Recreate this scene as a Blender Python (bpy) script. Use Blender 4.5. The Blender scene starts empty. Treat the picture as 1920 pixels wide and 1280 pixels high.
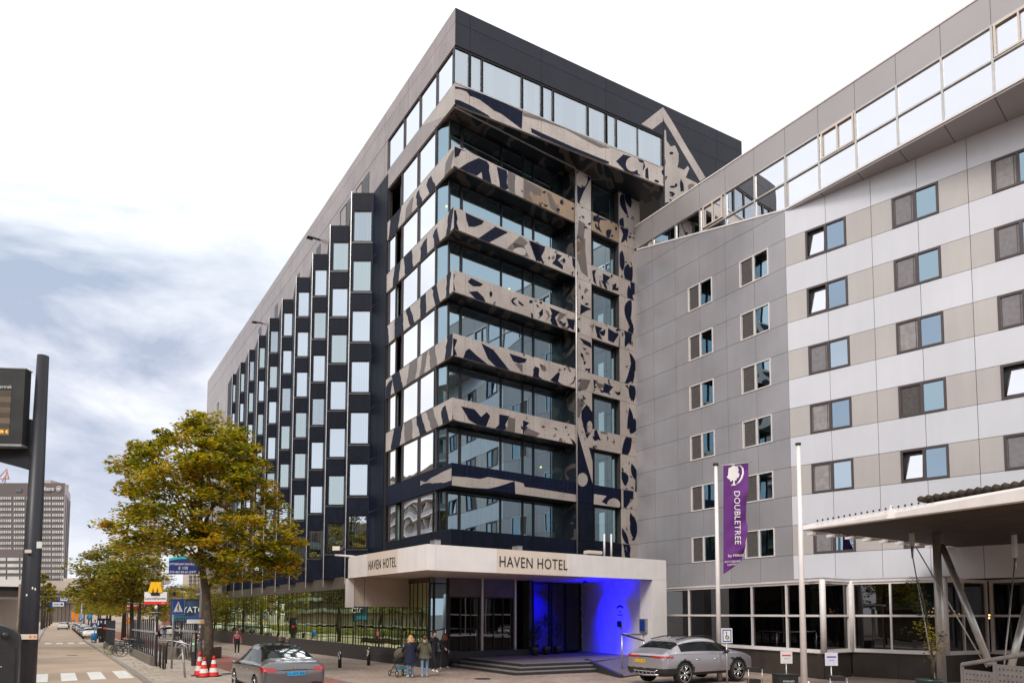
import bpy, bmesh, math, random
from mathutils import Vector, Matrix
from mathutils.bvhtree import BVHTree
R = random.Random(7)
rad = math.radians
sc = bpy.context.scene
C = sc.collection
# ---------------------------------------------------------------- camera model
FL, XP, YP, TH, CH = 1300.0, 1000.0, 1063.0, math.atan(0.0667), 2.6
cT, sT = math.cos(TH), math.sin(TH)
CAM = Vector((0, 0, CH))
def ray(px, py):
    a = (px - XP) / FL; b = (YP - py) / FL
    return Vector((a, cT - b * sT, sT + b * cT))
def atY(px, py, Y):
    r = ray(px, py); return CAM + r * (Y / r.y)
def atZ(px, py, z=0.0):
    r = ray(px, py); return CAM + r * ((z - CH) / r.z)
def gz(y):                                   # the ground falls gently away from the square
    if y < 34: return 0.0
    if y < 84: return -0.55 * (y - 34) / 50
    return -0.55
def atG(px, py, up=0.0):
    z = 0.0
    for i in range(8):
        p = atZ(px, py, z + up); z = gz(p.y)
    return atZ(px, py, z + up)
def dirn(x, y):
    v = Vector((x, y)); return v.normalized()
D1 = dirn(-0.568, 0.823); D2 = dirn(0.785, 0.620); D3 = dirn(0.8687, 0.4955)
NV = dirn(0.823, 0.568)
def uv(u, v, z=None):                        # street frame: u away along the street, v to the right of it
    x = D1.x * u + NV.x * v; y = D1.y * u + NV.y * v
    return Vector((x, y, gz(y) if z is None else z))
class Plane:
    def __init__(s, p0, d, n=None):
        s.p = Vector(p0[:2]); s.d = Vector(d).normalized()
        n = Vector((s.d.y, -s.d.x)) if n is None else Vector(n)
        if n.dot(-s.p) < 0: n = -n
        s.n = n.normalized()
    def hit(s, px, py, off=0.0):
        r = ray(px, py); q = s.p + s.n * off
        k = q.dot(s.n) / (r.x * s.n.x + r.y * s.n.y)
        w = CAM + r * k
        return ((w.xy - s.p).dot(s.d), w.z)
    def t(s, px, py=900, off=0.0): return s.hit(px, py, off)[0]
    def z(s, px, py, off=0.0): return s.hit(px, py, off)[1]
    def w(s, t, z, off=0.0):
        q = s.p + s.d * t + s.n * off
        return Vector((q.x, q.y, z))
# ---------------------------------------------------------------- object helpers
def tag(o, label=None, cat=None, group=None, kind=None):
    if label: o['label'] = label
    if cat: o['category'] = cat
    if group: o['group'] = group
    if kind: o['kind'] = kind
    return o
def empty(name, loc=(0, 0, 0), rz=0, label=None, cat=None, group=None):
    o = bpy.data.objects.new(name, None); C.objects.link(o)
    o.location = loc; o.rotation_euler = (0, 0, rz); o.empty_display_size = .2
    return tag(o, label, cat, group)
def wm(o):
    M = o.matrix_basis.copy()
    return wm(o.parent) @ o.matrix_parent_inverse @ M if o.parent else M
class MB:
    def __init__(s): s.v = []; s.f = []; s.m = []; s.sm = []; s.mats = []
    def mi(s, m):
        if m not in s.mats: s.mats.append(m)
        return s.mats.index(m)
    def face(s, pts, m, smooth=False):
        b = len(s.v); s.v += [tuple(p) for p in pts]
        s.f.append(tuple(range(b, b + len(pts)))); s.m.append(s.mi(m)); s.sm.append(smooth)
    def add(s, vs, fs, m, smooth=False):
        b = len(s.v); s.v += [tuple(p) for p in vs]; k = s.mi(m)
        for f in fs: s.f.append(tuple(b + i for i in f)); s.m.append(k); s.sm.append(smooth)
    def hexa(s, p, m):      # p: 8 points, bottom 4 ccw, top 4
        s.add(p, [(3, 2, 1, 0), (4, 5, 6, 7), (0, 1, 5, 4), (1, 2, 6, 5), (2, 3, 7, 6), (3, 0, 4, 7)], m)
    def box(s, x0, x1, y0, y1, z0, z1, m, M=None):
        p = [Vector(q) for q in ((x0, y0, z0), (x1, y0, z0), (x1, y1, z0), (x0, y1, z0), (x0, y0, z1), (x1, y0, z1), (x1, y1, z1), (x0, y1, z1))]
        if M is not None: p = [M @ q for q in p]
        s.hexa(p, m)
    def pbox(s, P, t0, t1, z0, z1, o0, o1, m):
        s.hexa([P.w(t0, z0, o0), P.w(t1, z0, o0), P.w(t1, z0, o1), P.w(t0, z0, o1),
                P.w(t0, z1, o0), P.w(t1, z1, o0), P.w(t1, z1, o1), P.w(t0, z1, o1)], m)
    def pquad(s, P, t0, t1, z0, z1, o, m):
        s.face([P.w(t0, z0, o), P.w(t1, z0, o), P.w(t1, z1, o), P.w(t0, z1, o)], m)
    def tube(s, pts, rads, m, n=8, cap=True, smooth=True, flat=1.0):
        pts = [Vector(p) for p in pts]
        if not hasattr(rads, '__len__'): rads = [rads] * len(pts)
        rings = []; prev = None
        for i, p in enumerate(pts):
            if i == 0: d = pts[1] - p
            elif i == len(pts) - 1: d = p - pts[-2]
            else: d = pts[i + 1] - pts[i - 1]
            d.normalize()
            a = prev if prev is not None else (Vector((0, 0, 1)) if abs(d.z) < .9 else Vector((1, 0, 0)))
            x = (a - d * a.dot(d)).normalized(); y = d.cross(x); prev = x
            rings.append([p + (x * math.cos(2 * math.pi * k / n) + y * math.sin(2 * math.pi * k / n) * flat) * rads[i] for k in range(n)])
        vs = [q for r in rings for q in r]; fs = []
        for i in range(len(pts) - 1):
            for k in range(n):
                k2 = (k + 1) % n
                fs.append((i * n + k, i * n + k2, (i + 1) * n + k2, (i + 1) * n + k))
        if cap: fs += [tuple(reversed(range(n))), tuple(range((len(pts) - 1) * n, len(pts) * n))]
        s.add(vs, fs, m, smooth)
    def cyl(s, c, r, z0, z1, m, n=16, r1=None):
        s.tube([(c[0], c[1], z0), (c[0], c[1], z1)], [r, r if r1 is None else r1], m, n, smooth=True)
    def ball(s, c, rx, ry, rz, m, nu=12, nv=8, M=None):
        vs = []; fs = []
        for i in range(nv + 1):
            a = math.pi * i / nv
            for k in range(nu):
                b = 2 * math.pi * k / nu
                q = Vector((rx * math.sin(a) * math.cos(b), ry * math.sin(a) * math.sin(b), rz * math.cos(a)))
                if M is not None: q = M @ q
                vs.append(Vector(c) + q)
        for i in range(nv):
            for k in range(nu):
                k2 = (k + 1) % nu
                fs.append((i * nu + k, (i + 1) * nu + k, (i + 1) * nu + k2, i * nu + k2))
        s.add(vs, fs, m, True)
    def prism(s, poly, z0, z1, m):
        n = len(poly); a = sum(poly[i][0] * poly[(i + 1) % n][1] - poly[(i + 1) % n][0] * poly[i][1] for i in range(n))
        if a < 0: poly = poly[::-1]
        vs = [(p[0], p[1], z0) for p in poly] + [(p[0], p[1], z1) for p in poly]
        fs = [tuple(reversed(range(n))), tuple(range(n, 2 * n))] + [(i, (i + 1) % n, n + (i + 1) % n, n + i) for i in range(n)]
        s.add(vs, fs, m)
    def build(s, name, parent=None, bevel=0):
        me = bpy.data.meshes.new(name); me.from_pydata(s.v, [], s.f)
        for m in s.mats: me.materials.append(m)
        me.polygons.foreach_set('material_index', s.m); me.polygons.foreach_set('use_smooth', s.sm)
        me.update()
        o = bpy.data.objects.new(name, me); C.objects.link(o)
        if parent: o.parent = parent; o.matrix_parent_inverse = wm(parent).inverted()
        if bevel:
            b = o.modifiers.new('bevel', 'BEVEL'); b.width = bevel; b.segments = 2; b.limit_method = 'ANGLE'
        return o
def copy_tree(o, parent=None):
    c = o.copy(); C.objects.link(c); c.parent = parent
    for ch in list(o.children): copy_tree(ch, c)
    return c
def text(name, body, loc, size, mat, parent=None, xdir=(1, 0, 0), ext=.012, sx=1.0, spacing=1.0, align='LEFT', up=(0, 0, 1)):
    cu = bpy.data.curves.new(name, 'FONT'); cu.body = body; cu.size = size; cu.extrude = ext
    cu.align_x = align; cu.space_character = spacing; cu.materials.append(mat); cu.resolution_u = 3
    o = bpy.data.objects.new(name, cu); C.objects.link(o)
    X = Vector(xdir).normalized(); Y = Vector(up).normalized(); Zn = X.cross(Y)
    M = Matrix((X, Y, Zn)).transposed().to_4x4(); M.translation = Vector(loc)
    o.matrix_basis = M @ Matrix.Diagonal((sx, 1, 1, 1))
    if parent: o.parent = parent; o.matrix_parent_inverse = wm(parent).inverted()
    return o
# ---------------------------------------------------------------- materials
MATS = {}
def new_mat(name):
    m = bpy.data.materials.new(name); m.use_nodes = True; MATS[name] = m
    nt = m.node_tree; b = nt.nodes['Principled BSDF']; return m, nt, b
def mat(name, col, rough=.5, metal=0, nscale=0, namt=.12, bump=0, bscale=None, spec=.5, coat=0, emit=None, estr=0, vstreak=0, coord='Object', ivar=0):
    m, nt, b = new_mat(name); N = nt.nodes; L = nt.links
    b.inputs['Roughness'].default_value = rough; b.inputs['Metallic'].default_value = metal
    b.inputs['Base Color'].default_value = (*col, 1); b.inputs['Specular IOR Level'].default_value = spec
    if coat: b.inputs['Coat Weight'].default_value = coat; b.inputs['Coat Roughness'].default_value = .05
    if emit: b.inputs['Emission Color'].default_value = (*emit, 1); b.inputs['Emission Strength'].default_value = estr
    tc = N.new('ShaderNodeTexCoord')
    if nscale:
        n = N.new('ShaderNodeTexNoise'); n.inputs['Scale'].default_value = nscale; n.inputs['Detail'].default_value = 6
        L.new(tc.outputs[coord], n.inputs['Vector'])
        r = N.new('ShaderNodeValToRGB'); e = r.color_ramp.elements
        e[0].position = .3; e[1].position = .7
        e[0].color = (*[c * (1 - namt) for c in col], 1); e[1].color = (*[min(1, c * (1 + namt)) for c in col], 1)
        L.new(n.outputs['Fac'], r.inputs['Fac'])
        src = r.outputs['Color']
        if vstreak:
            mp = N.new('ShaderNodeMapping'); mp.inputs['Scale'].default_value = (2.2, 2.2, .25); L.new(tc.outputs[coord], mp.inputs['Vector'])
            n2 = N.new('ShaderNodeTexNoise'); n2.inputs['Scale'].default_value = 1.5; n2.inputs['Detail'].default_value = 5; L.new(mp.outputs[0], n2.inputs['Vector'])
            mr = N.new('ShaderNodeMapRange'); mr.inputs['From Min'].default_value = .35; mr.inputs['From Max'].default_value = .7
            mr.inputs['To Min'].default_value = 1 - vstreak; mr.inputs['To Max'].default_value = 1.0; L.new(n2.outputs['Fac'], mr.inputs['Value'])
            mx = N.new('ShaderNodeVectorMath'); mx.operation = 'SCALE'; L.new(src, mx.inputs[0]); L.new(mr.outputs[0], mx.inputs['Scale'])
            src = mx.outputs[0]
        if ivar:
            g = N.new('ShaderNodeNewGeometry'); mi = N.new('ShaderNodeMapRange'); mi.inputs['To Min'].default_value = 1 - ivar; mi.inputs['To Max'].default_value = 1 + ivar; L.new(g.outputs['Random Per Island'], mi.inputs['Value'])
            mz = N.new('ShaderNodeVectorMath'); mz.operation = 'SCALE'; L.new(src, mz.inputs[0]); L.new(mi.outputs[0], mz.inputs['Scale']); src = mz.outputs[0]
        L.new(src, b.inputs['Base Color'])
        mr2 = N.new('ShaderNodeMapRange'); mr2.inputs['To Min'].default_value = max(0, rough - .08); mr2.inputs['To Max'].default_value = min(1, rough + .1)
        L.new(n.outputs['Fac'], mr2.inputs['Value']); L.new(mr2.outputs[0], b.inputs['Roughness'])
    if bump:
        n = N.new('ShaderNodeTexNoise'); n.inputs['Scale'].default_value = bscale or nscale * 6; n.inputs['Detail'].default_value = 4
        L.new(tc.outputs[coord], n.inputs['Vector'])
        bp = N.new('ShaderNodeBump'); bp.inputs['Strength'].default_value = bump; bp.inputs['Distance'].default_value = .02
        L.new(n.outputs['Fac'], bp.inputs['Height']); L.new(bp.outputs[0], b.inputs['Normal'])
    return m
def perforated(name, col, rough, metal, dark=.6, scale=7.0, coat=.3, dotmix=.5, rz=0.0, spec=.4):
    """pressed metal cladding with rows of small dimples"""
    m, nt, b = new_mat(name); N = nt.nodes; L = nt.links
    b.inputs['Roughness'].default_value = rough; b.inputs['Metallic'].default_value = metal
    b.inputs['Coat Weight'].default_value = coat; b.inputs['Coat Roughness'].default_value = .12
    tc = N.new('ShaderNodeTexCoord')
    mp = N.new('ShaderNodeMapping'); mp.vector_type = 'TEXTURE'; mp.inputs['Rotation'].default_value = (0, 0, rz); L.new(tc.outputs['Object'], mp.inputs['Vector'])
    v = N.new('ShaderNodeTexVoronoi'); v.inputs['Scale'].default_value = scale; v.inputs['Randomness'].default_value = .25; L.new(mp.outputs[0], v.inputs['Vector'])
    mr = N.new('ShaderNodeMapRange'); mr.inputs['From Min'].default_value = .12; mr.inputs['From Max'].default_value = .3; mr.inputs['To Min'].default_value = dark; mr.inputs['To Max'].default_value = 1
    L.new(v.outputs['Distance'], mr.inputs['Value'])
    n = N.new('ShaderNodeTexNoise'); n.inputs['Scale'].default_value = .8; n.inputs['Detail'].default_value = 7; L.new(tc.outputs['Object'], n.inputs['Vector'])
    mr2 = N.new('ShaderNodeMapRange'); mr2.inputs['From Min'].default_value = .3; mr2.inputs['From Max'].default_value = .7; mr2.inputs['To Min'].default_value = .82; mr2.inputs['To Max'].default_value = 1.12
    L.new(n.outputs['Fac'], mr2.inputs['Value'])
    mu = N.new('ShaderNodeMath'); mu.operation = 'MULTIPLY'; L.new(mr.outputs[0], mu.inputs[0]); L.new(mr2.outputs[0], mu.inputs[1])
    g = N.new('ShaderNodeNewGeometry'); mi = N.new('ShaderNodeMapRange'); mi.inputs['To Min'].default_value = .93; mi.inputs['To Max'].default_value = 1.07; L.new(g.outputs['Random Per Island'], mi.inputs['Value'])
    mu2 = N.new('ShaderNodeMath'); mu2.operation = 'MULTIPLY'; L.new(mu.outputs[0], mu2.inputs[0]); L.new(mi.outputs[0], mu2.inputs[1]); mu = mu2; b.inputs['Specular IOR Level'].default_value = spec
    sc_ = N.new('ShaderNodeVectorMath'); sc_.operation = 'SCALE'; sc_.inputs[0].default_value = col; L.new(mu.outputs[0], sc_.inputs['Scale'])
    L.new(sc_.outputs[0], b.inputs['Base Color'])
    bp = N.new('ShaderNodeBump'); bp.inputs['Strength'].default_value = .15; bp.inputs['Distance'].default_value = .01
    L.new(v.outputs['Distance'], bp.inputs['Height']); L.new(bp.outputs[0], b.inputs['Normal'])
    return m
def glass(name, refl=.42, tint=(.85, .95, 1), trans=(.35, .42, .42), wav=.0, rough=.0):
    m = bpy.data.materials.new(name); m.use_nodes = True; nt = m.node_tree; N = nt.nodes; L = nt.links
    N.remove(N['Principled BSDF']); out = N['Material Output']
    g = N.new('ShaderNodeBsdfGlossy'); g.inputs['Color'].default_value = (*tint, 1); g.inputs['Roughness'].default_value = rough
    t = N.new('ShaderNodeBsdfTransparent'); t.inputs['Color'].default_value = (*trans, 1)
    lw = N.new('ShaderNodeLayerWeight'); lw.inputs['Blend'].default_value = .3
    mr = N.new('ShaderNodeMapRange'); mr.inputs['To Min'].default_value = refl; mr.inputs['To Max'].default_value = 1; L.new(lw.outputs['Fresnel'], mr.inputs['Value'])
    mx = N.new('ShaderNodeMixShader'); L.new(mr.outputs[0], mx.inputs[0]); L.new(t.outputs[0], mx.inputs[1]); L.new(g.outputs[0], mx.inputs[2])
    L.new(mx.outputs[0], out.inputs[0])
    if wav:
        tc = N.new('ShaderNodeTexCoord'); n = N.new('ShaderNodeTexNoise'); n.inputs['Scale'].default_value = .45; n.inputs['Detail'].default_value = 1
        L.new(tc.outputs['Object'], n.inputs['Vector']); bp = N.new('ShaderNodeBump'); bp.inputs['Strength'].default_value = wav; bp.inputs['Distance'].default_value = .15
        L.new(n.outputs['Fac'], bp.inputs['Height']); L.new(bp.outputs[0], g.inputs['Normal'])
    MATS[name] = m; return m
def mural(name, light, dark, mid, scale=.9, thr=.11, rough=.4, stretch=(1, 1, .75), fill=.35):
    """painted panel art: light strands and filled shapes around dark cells"""
    m, nt, b = new_mat(name); N = nt.nodes; L = nt.links
    b.inputs['Roughness'].default_value = rough; b.inputs['Specular IOR Level'].default_value = .35
    tc = N.new('ShaderNodeTexCoord'); mp = N.new('ShaderNodeMapping'); mp.inputs['Scale'].default_value = stretch
    L.new(tc.outputs['Object'], mp.inputs['Vector'])
    n1 = N.new('ShaderNodeTexNoise'); n1.inputs['Scale'].default_value = scale * 1.3; n1.inputs['Detail'].default_value = 1.5; L.new(mp.outputs[0], n1.inputs['Vector'])
    ad = N.new('ShaderNodeVectorMath'); ad.operation = 'MULTIPLY_ADD'; L.new(n1.outputs['Color'], ad.inputs[0]); ad.inputs[1].default_value = (1.1, 1.1, 1.1); L.new(mp.outputs[0], ad.inputs[2])
    v = N.new('ShaderNodeTexVoronoi'); v.feature = 'DISTANCE_TO_EDGE'; v.inputs['Scale'].default_value = scale * 1.6; L.new(ad.outputs[0], v.inputs['Vector'])
    v2 = N.new('ShaderNodeTexVoronoi'); v2.inputs['Scale'].default_value = scale * 1.6; L.new(ad.outputs[0], v2.inputs['Vector'])
    sp = N.new('ShaderNodeSeparateColor'); L.new(v2.outputs['Color'], sp.inputs[0])
    e = N.new('ShaderNodeMath'); e.operation = 'LESS_THAN'; e.inputs[1].default_value = thr; L.new(v.outputs['Distance'], e.inputs[0])
    f = N.new('ShaderNodeMath'); f.operation = 'LESS_THAN'; f.inputs[1].default_value = fill; L.new(sp.outputs[0], f.inputs[0])
    c = N.new('ShaderNodeMath'); c.operation = 'LESS_THAN'; c.inputs[1].default_value = .16; L.new(v2.outputs['Distance'], c.inputs[0])
    f2 = N.new('ShaderNodeMath'); f2.operation = 'SUBTRACT'; f2.use_clamp = True; L.new(f.outputs[0], f2.inputs[0]); L.new(c.outputs[0], f2.inputs[1])
    mxm = N.new('ShaderNodeMath'); mxm.operation = 'MAXIMUM'; L.new(e.outputs[0], mxm.inputs[0]); L.new(f2.outputs[0], mxm.inputs[1])
    mx = N.new('ShaderNodeMix'); mx.data_type = 'RGBA'; mx.inputs['A'].default_value = (*dark, 1); mx.inputs['B'].default_value = (*light, 1); L.new(mxm.outputs[0], mx.inputs['Factor'])
    g = N.new('ShaderNodeMath'); g.operation = 'GREATER_THAN'; g.inputs[1].default_value = .86; L.new(sp.outputs[1], g.inputs[0])
    mx2 = N.new('ShaderNodeMix'); mx2.data_type = 'RGBA'; L.new(mx.outputs['Result'], mx2.inputs['A']); mx2.inputs['B'].default_value = (*mid, 1); L.new(g.outputs[0], mx2.inputs['Factor'])
    n3 = N.new('ShaderNodeTexNoise'); n3.inputs['Scale'].default_value = 3; n3.inputs['Detail'].default_value = 8; L.new(tc.outputs['Object'], n3.inputs['Vector'])
    mr = N.new('ShaderNodeMapRange'); mr.inputs['To Min'].default_value = .7; mr.inputs['To Max'].default_value = 1.2; L.new(n3.outputs['Fac'], mr.inputs['Value'])
    s = N.new('ShaderNodeVectorMath'); s.operation = 'SCALE'; L.new(mx2.outputs['Result'], s.inputs[0]); L.new(mr.outputs[0], s.inputs['Scale'])
    L.new(s.outputs[0], b.inputs['Base Color'])
    return m
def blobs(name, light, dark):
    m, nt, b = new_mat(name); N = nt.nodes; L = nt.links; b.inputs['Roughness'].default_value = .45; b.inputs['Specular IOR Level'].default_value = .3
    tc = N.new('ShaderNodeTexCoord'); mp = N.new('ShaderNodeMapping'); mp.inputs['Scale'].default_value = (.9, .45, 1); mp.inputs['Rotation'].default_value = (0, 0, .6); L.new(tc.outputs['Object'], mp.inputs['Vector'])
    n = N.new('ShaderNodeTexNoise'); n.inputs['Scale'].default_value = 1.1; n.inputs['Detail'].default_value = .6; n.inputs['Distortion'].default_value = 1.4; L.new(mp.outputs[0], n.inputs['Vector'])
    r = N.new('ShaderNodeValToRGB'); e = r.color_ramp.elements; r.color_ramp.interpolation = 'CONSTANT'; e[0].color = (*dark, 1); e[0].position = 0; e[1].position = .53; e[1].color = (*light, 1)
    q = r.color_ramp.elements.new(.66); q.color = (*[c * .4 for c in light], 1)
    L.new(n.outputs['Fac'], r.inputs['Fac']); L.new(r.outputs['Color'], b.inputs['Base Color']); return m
def s2l(r, g, b): return tuple(((c / 255 + .055) / 1.055) ** 2.4 if c > 10 else c / 255 / 12.92 for c in (r, g, b))
TAUPE = (.40, .325, .285); NAVY = (.012, .018, .042)
M_taupe = perforated('taupe sky sheen cladding', (.27, .215, .205), .38, .25, .62, 7.0, .2)  # sky reflection on the street side is put into this lighter base colour
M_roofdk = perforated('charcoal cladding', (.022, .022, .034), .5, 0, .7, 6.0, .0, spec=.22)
M_navyclad = mat('navy cladding', (.006, .009, .022), .5, .0, 2, .35, .1, 30, spec=.13, vstreak=.35, ivar=.15)
M_light = perforated('mural taupe', (.42, .365, .33), .42, .1, .68, 5.0, .12)
M_navy = perforated('mural navy', (.004, .007, .022), .5, .0, 3.0, 5.0, .0, spec=.12)
M_grey = perforated('mural grey', (.13, .105, .095), .42, .1, .75, 5.0, .05)
M_tan = perforated('mural bronze', (.28, .19, .115), .42, .15, .75, 5.0, .2)
M_mural = mural('mural mixed', (.36, .28, .235), (.006, .008, .015), (.2, .15, .12), .72, .13, fill=.42)
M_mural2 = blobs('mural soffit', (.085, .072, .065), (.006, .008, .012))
M_black = mat('black frame', (.012, .012, .014), .35, .3, 5, .2)
M_dark = mat('dark interior', (.02, .021, .024), .7, 0, 1.5, .4)
M_darkgap = mat('shadow gap', (.035, .033, .035), .8)
M_winglass = glass('window glass', .5, (.86, .93, 1), (.5, .6, .6), .05)
M_bayglass = glass('bay glass', .62, (.80, .90, 1), (.5, .6, .6), .03)
M_bayglass2 = glass('bay glass clearer', .42, (.78, .90, 1), (.6, .7, .7), .06)
M_bayglass3 = glass('bay glass greenish', .5, (.74, .88, .92), (.5, .6, .58), .1)
M_sideglass = glass('side glass', .5, (.80, .82, .86), (.5, .6, .6), .12)
M_topglass = glass('top strip glass', .78, (.93, .95, 1), (.35, .4, .4), .03)
M_darkglass = glass('dark glass', .42, (.62, .84, .98), (.22, .34, .34), .05)
M_gfglass = glass('ground floor glass', .42, (.85, 1, .65), (.14, .18, .12), .07)
M_blkglass = glass('black glass', .10, (.8, .8, .85), (.10, .10, .10), .05)
M_dtglass = glass('blue glass', .38, (.6, .8, 1), (.2, .25, .27), .03)
M_curtain = mat('sheer curtain', (.66, .74, .72), .9, 0, 3, .1)
M_curtgrn = mat('green grey curtain', (.30, .42, .37), .9, 0, 3, .15)
M_alu = mat('pale aluminium', (.55, .53, .51), .35, .6, 4, .1)
M_white = mat('white cladding', (.80, .755, .735), .38, 0, 1.2, .05, coat=.15, vstreak=.05, ivar=.02)
M_whiteln = mat('white line frame', (.78, .73, .71), .4, 0, 4, .05)
M_cream = mat('cream sign panel', (.70, .60, .52), .4, 0, 2, .03)
M_beige = mat('beige inner panel', (.50, .42, .35), .45, 0, 1, .06)
M_ink = mat('black lettering', (.012, .011, .011), .4)
M_greyp = mat('grey metal panel', (.38, .365, .385), .30, .2, .35, .12, coat=.2, vstreak=.05, ivar=.045)
M_dtroof = mat('warm grey panel', (.40, .37, .37), .38, .3, .3, .08)
M_whitep = mat('pale metal panel', (.63, .63, .67), .35, .15, .3, .05, coat=.1, vstreak=.03, ivar=.025)
M_taupep = mat('taupe metal panel', (.49, .45, .43), .38, .2, .3, .06, vstreak=.05, ivar=.04)
M_brownf = mat('brown window frame', (.075, .058, .058), .45, .2, 3, .1)
M_blind = mat('grey roller blind', (.22, .205, .215), .8, 0, 6, .15)
M_blindd = mat('dark mesh blind', (.085, .077, .073), .8, 0, 8, .2)
M_granite = mat('dark granite', (.035, .032, .032), .42, 0, 2.5, .35, .08, 60, vstreak=.3)
M_granbr = mat('brown granite', (.058, .045, .036), .5, 0, 1.5, .25, .08, 60, vstreak=.2)
M_brsoff = mat('bronze fascia', (.11, .092, .075), .45, .3, 1, .2)
M_step = mat('dark step stone', (.030, .030, .034), .5, 0, 6, .3, .1, 60)
M_tread = mat('grey tread stone', (.20, .18, .175), .5, 0, 5, .2)
M_ramp = mat('ramp paving', (.15, .125, .14), .6, 0, 5, .2)
M_steel = mat('brushed steel', (.5, .48, .46), .3, .8, 6, .15)
M_dsteel = mat('dark steel', (.05, .048, .052), .4, .5, 5, .2)
M_galv = mat('galvanised steel', (.36, .36, .37), .45, .6, 8, .15)
M_rubber = mat('tyre rubber', (.018, .018, .018), .8, 0, 30, .3)
M_chrome = mat('bright alloy', (.7, .69, .68), .2, .9)
M_bark = mat('tree bark', (.085, .062, .043), .9, 0, 9, .45, .6, 25)
# ================================================================ camera, sky, light
cd = bpy.data.cameras.new('camera'); cam = bpy.data.objects.new('camera', cd); C.objects.link(cam); sc.camera = cam
cam.location = CAM; cam.rotation_euler = (math.pi / 2 + TH, 0, 0)
cd.sensor_width = 36; cd.lens = FL / 1920 * 36; cd.shift_x = (960 - XP) / 1920; cd.shift_y = (YP - 640) / 1920
cd.clip_end = 5000; cd.clip_start = .1
w = bpy.data.worlds.new('World'); sc.world = w; w.use_nodes = True
nt = w.node_tree; N = nt.nodes; L = nt.links
bg = N['Background']
SUN_EL, SUN_AZ = 42, 197      # soft sun behind the viewer and to the left (azimuth from +Y clockwise)
sky = N.new('ShaderNodeTexSky'); sky.sky_type = 'NISHITA'; sky.sun_disc = False; sky.sun_elevation = rad(SUN_EL); sky.sun_rotation = rad(SUN_AZ)
tc = N.new('ShaderNodeTexCoord')
nrm = N.new('ShaderNodeVectorMath'); nrm.operation = 'NORMALIZE'; L.new(tc.outputs['Generated'], nrm.inputs[0])
mp = N.new('ShaderNodeMapping'); mp.inputs['Scale'].default_value = (1.0, 1.0, 2.1); L.new(nrm.outputs[0], mp.inputs['Vector'])
n1 = N.new('ShaderNodeTexNoise'); n1.inputs['Scale'].default_value = 3.1; n1.inputs['Detail'].default_value = 10; n1.inputs['Roughness'].default_value = .55; n1.inputs['Distortion'].default_value = .3
L.new(mp.outputs[0], n1.inputs['Vector'])
# thicker grey cloud bank low over the street
def bank(d, r0, r1):
    dp = N.new('ShaderNodeVectorMath'); dp.operation = 'DISTANCE'; L.new(nrm.outputs[0], dp.inputs[0]); dp.inputs[1].default_value = Vector(d).normalized()
    mr = N.new('ShaderNodeMapRange'); mr.interpolation_type = 'SMOOTHSTEP'; mr.inputs['From Min'].default_value = r0; mr.inputs['From Max'].default_value = r1
    mr.inputs['To Min'].default_value = 1; mr.inputs['To Max'].default_value = 0; L.new(dp.outputs['Value'], mr.inputs['Value']); return mr.outputs[0]
b1 = bank((-.60, .97, .50), .06, .36); b2 = bank((-.75, .98, .16), .05, .62)
def math2(op, a, b_, clamp=False):
    n = N.new('ShaderNodeMath'); n.operation = op; n.use_clamp = clamp
    for i, q in enumerate((a, b_)):
        if isinstance(q, (int, float)): n.inputs[i].default_value = q
        else: L.new(q, n.inputs[i])
    return n.outputs[0]
bank_amt = math2('ADD', math2('MULTIPLY', b1, .55), math2('MULTIPLY', b2, .50), True)
nz = N.new('ShaderNodeMapRange'); nz.inputs['From Min'].default_value = .38; nz.inputs['From Max'].default_value = .60; L.new(n1.outputs['Fac'], nz.inputs['Value'])
shade = math2('MULTIPLY', bank_amt, math2('ADD', math2('MULTIPLY', nz.outputs[0], .85), .22), True)
gen = math2('MULTIPLY', nz.outputs[0], .17)
shade = math2('ADD', shade, gen, True)
mx = N.new('ShaderNodeMix'); mx.data_type = 'RGBA'; mx.inputs['A'].default_value = (1.18, 1.18, 1.19, 1); mx.inputs['B'].default_value = (.40, .47, .61, 1); L.new(shade, mx.inputs['Factor'])
sm = N.new('ShaderNodeVectorMath'); sm.operation = 'SCALE'; sm.inputs['Scale'].default_value = .06; L.new(sky.outputs[0], sm.inputs[0])
cl = N.new('ShaderNodeVectorMath'); cl.operation = 'MINIMUM'; L.new(sm.outputs[0], cl.inputs[0]); cl.inputs[1].default_value = (.10, .10, .12)
ad = N.new('ShaderNodeVectorMath'); ad.operation = 'ADD'; L.new(mx.outputs['Result'], ad.inputs[0]); L.new(cl.outputs[0], ad.inputs[1])
L.new(ad.outputs[0], bg.inputs['Color']); bg.inputs['Strength'].default_value = 1.0
sd = bpy.data.lights.new('sun', 'SUN'); sd.energy = 2.1; sd.angle = rad(16); sd.color = (1, .94, .86)
so = bpy.data.objects.new('sun', sd); C.objects.link(so)
az = rad(SUN_AZ); el = rad(SUN_EL)
sv = Vector((math.sin(az) * math.cos(el), math.cos(az) * math.cos(el), math.sin(el)))
so.rotation_euler = sv.to_track_quat('Z', 'Y').to_euler(); so.location = (0, -20, 60)
sc.view_settings.view_transform = 'Standard'; sc.view_settings.look = 'None'; sc.view_settings.exposure = 0; sc.view_settings.gamma = 1
sc.cycles.max_bounces = 8; sc.cycles.glossy_bounces = 4; sc.cycles.transparent_max_bounces = 16; sc.cycles.diffuse_bounces = 3
sc.cycles.caustics_reflective = False; sc.cycles.sample_clamp_indirect = 4
sc.cycles.use_denoising = True
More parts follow.
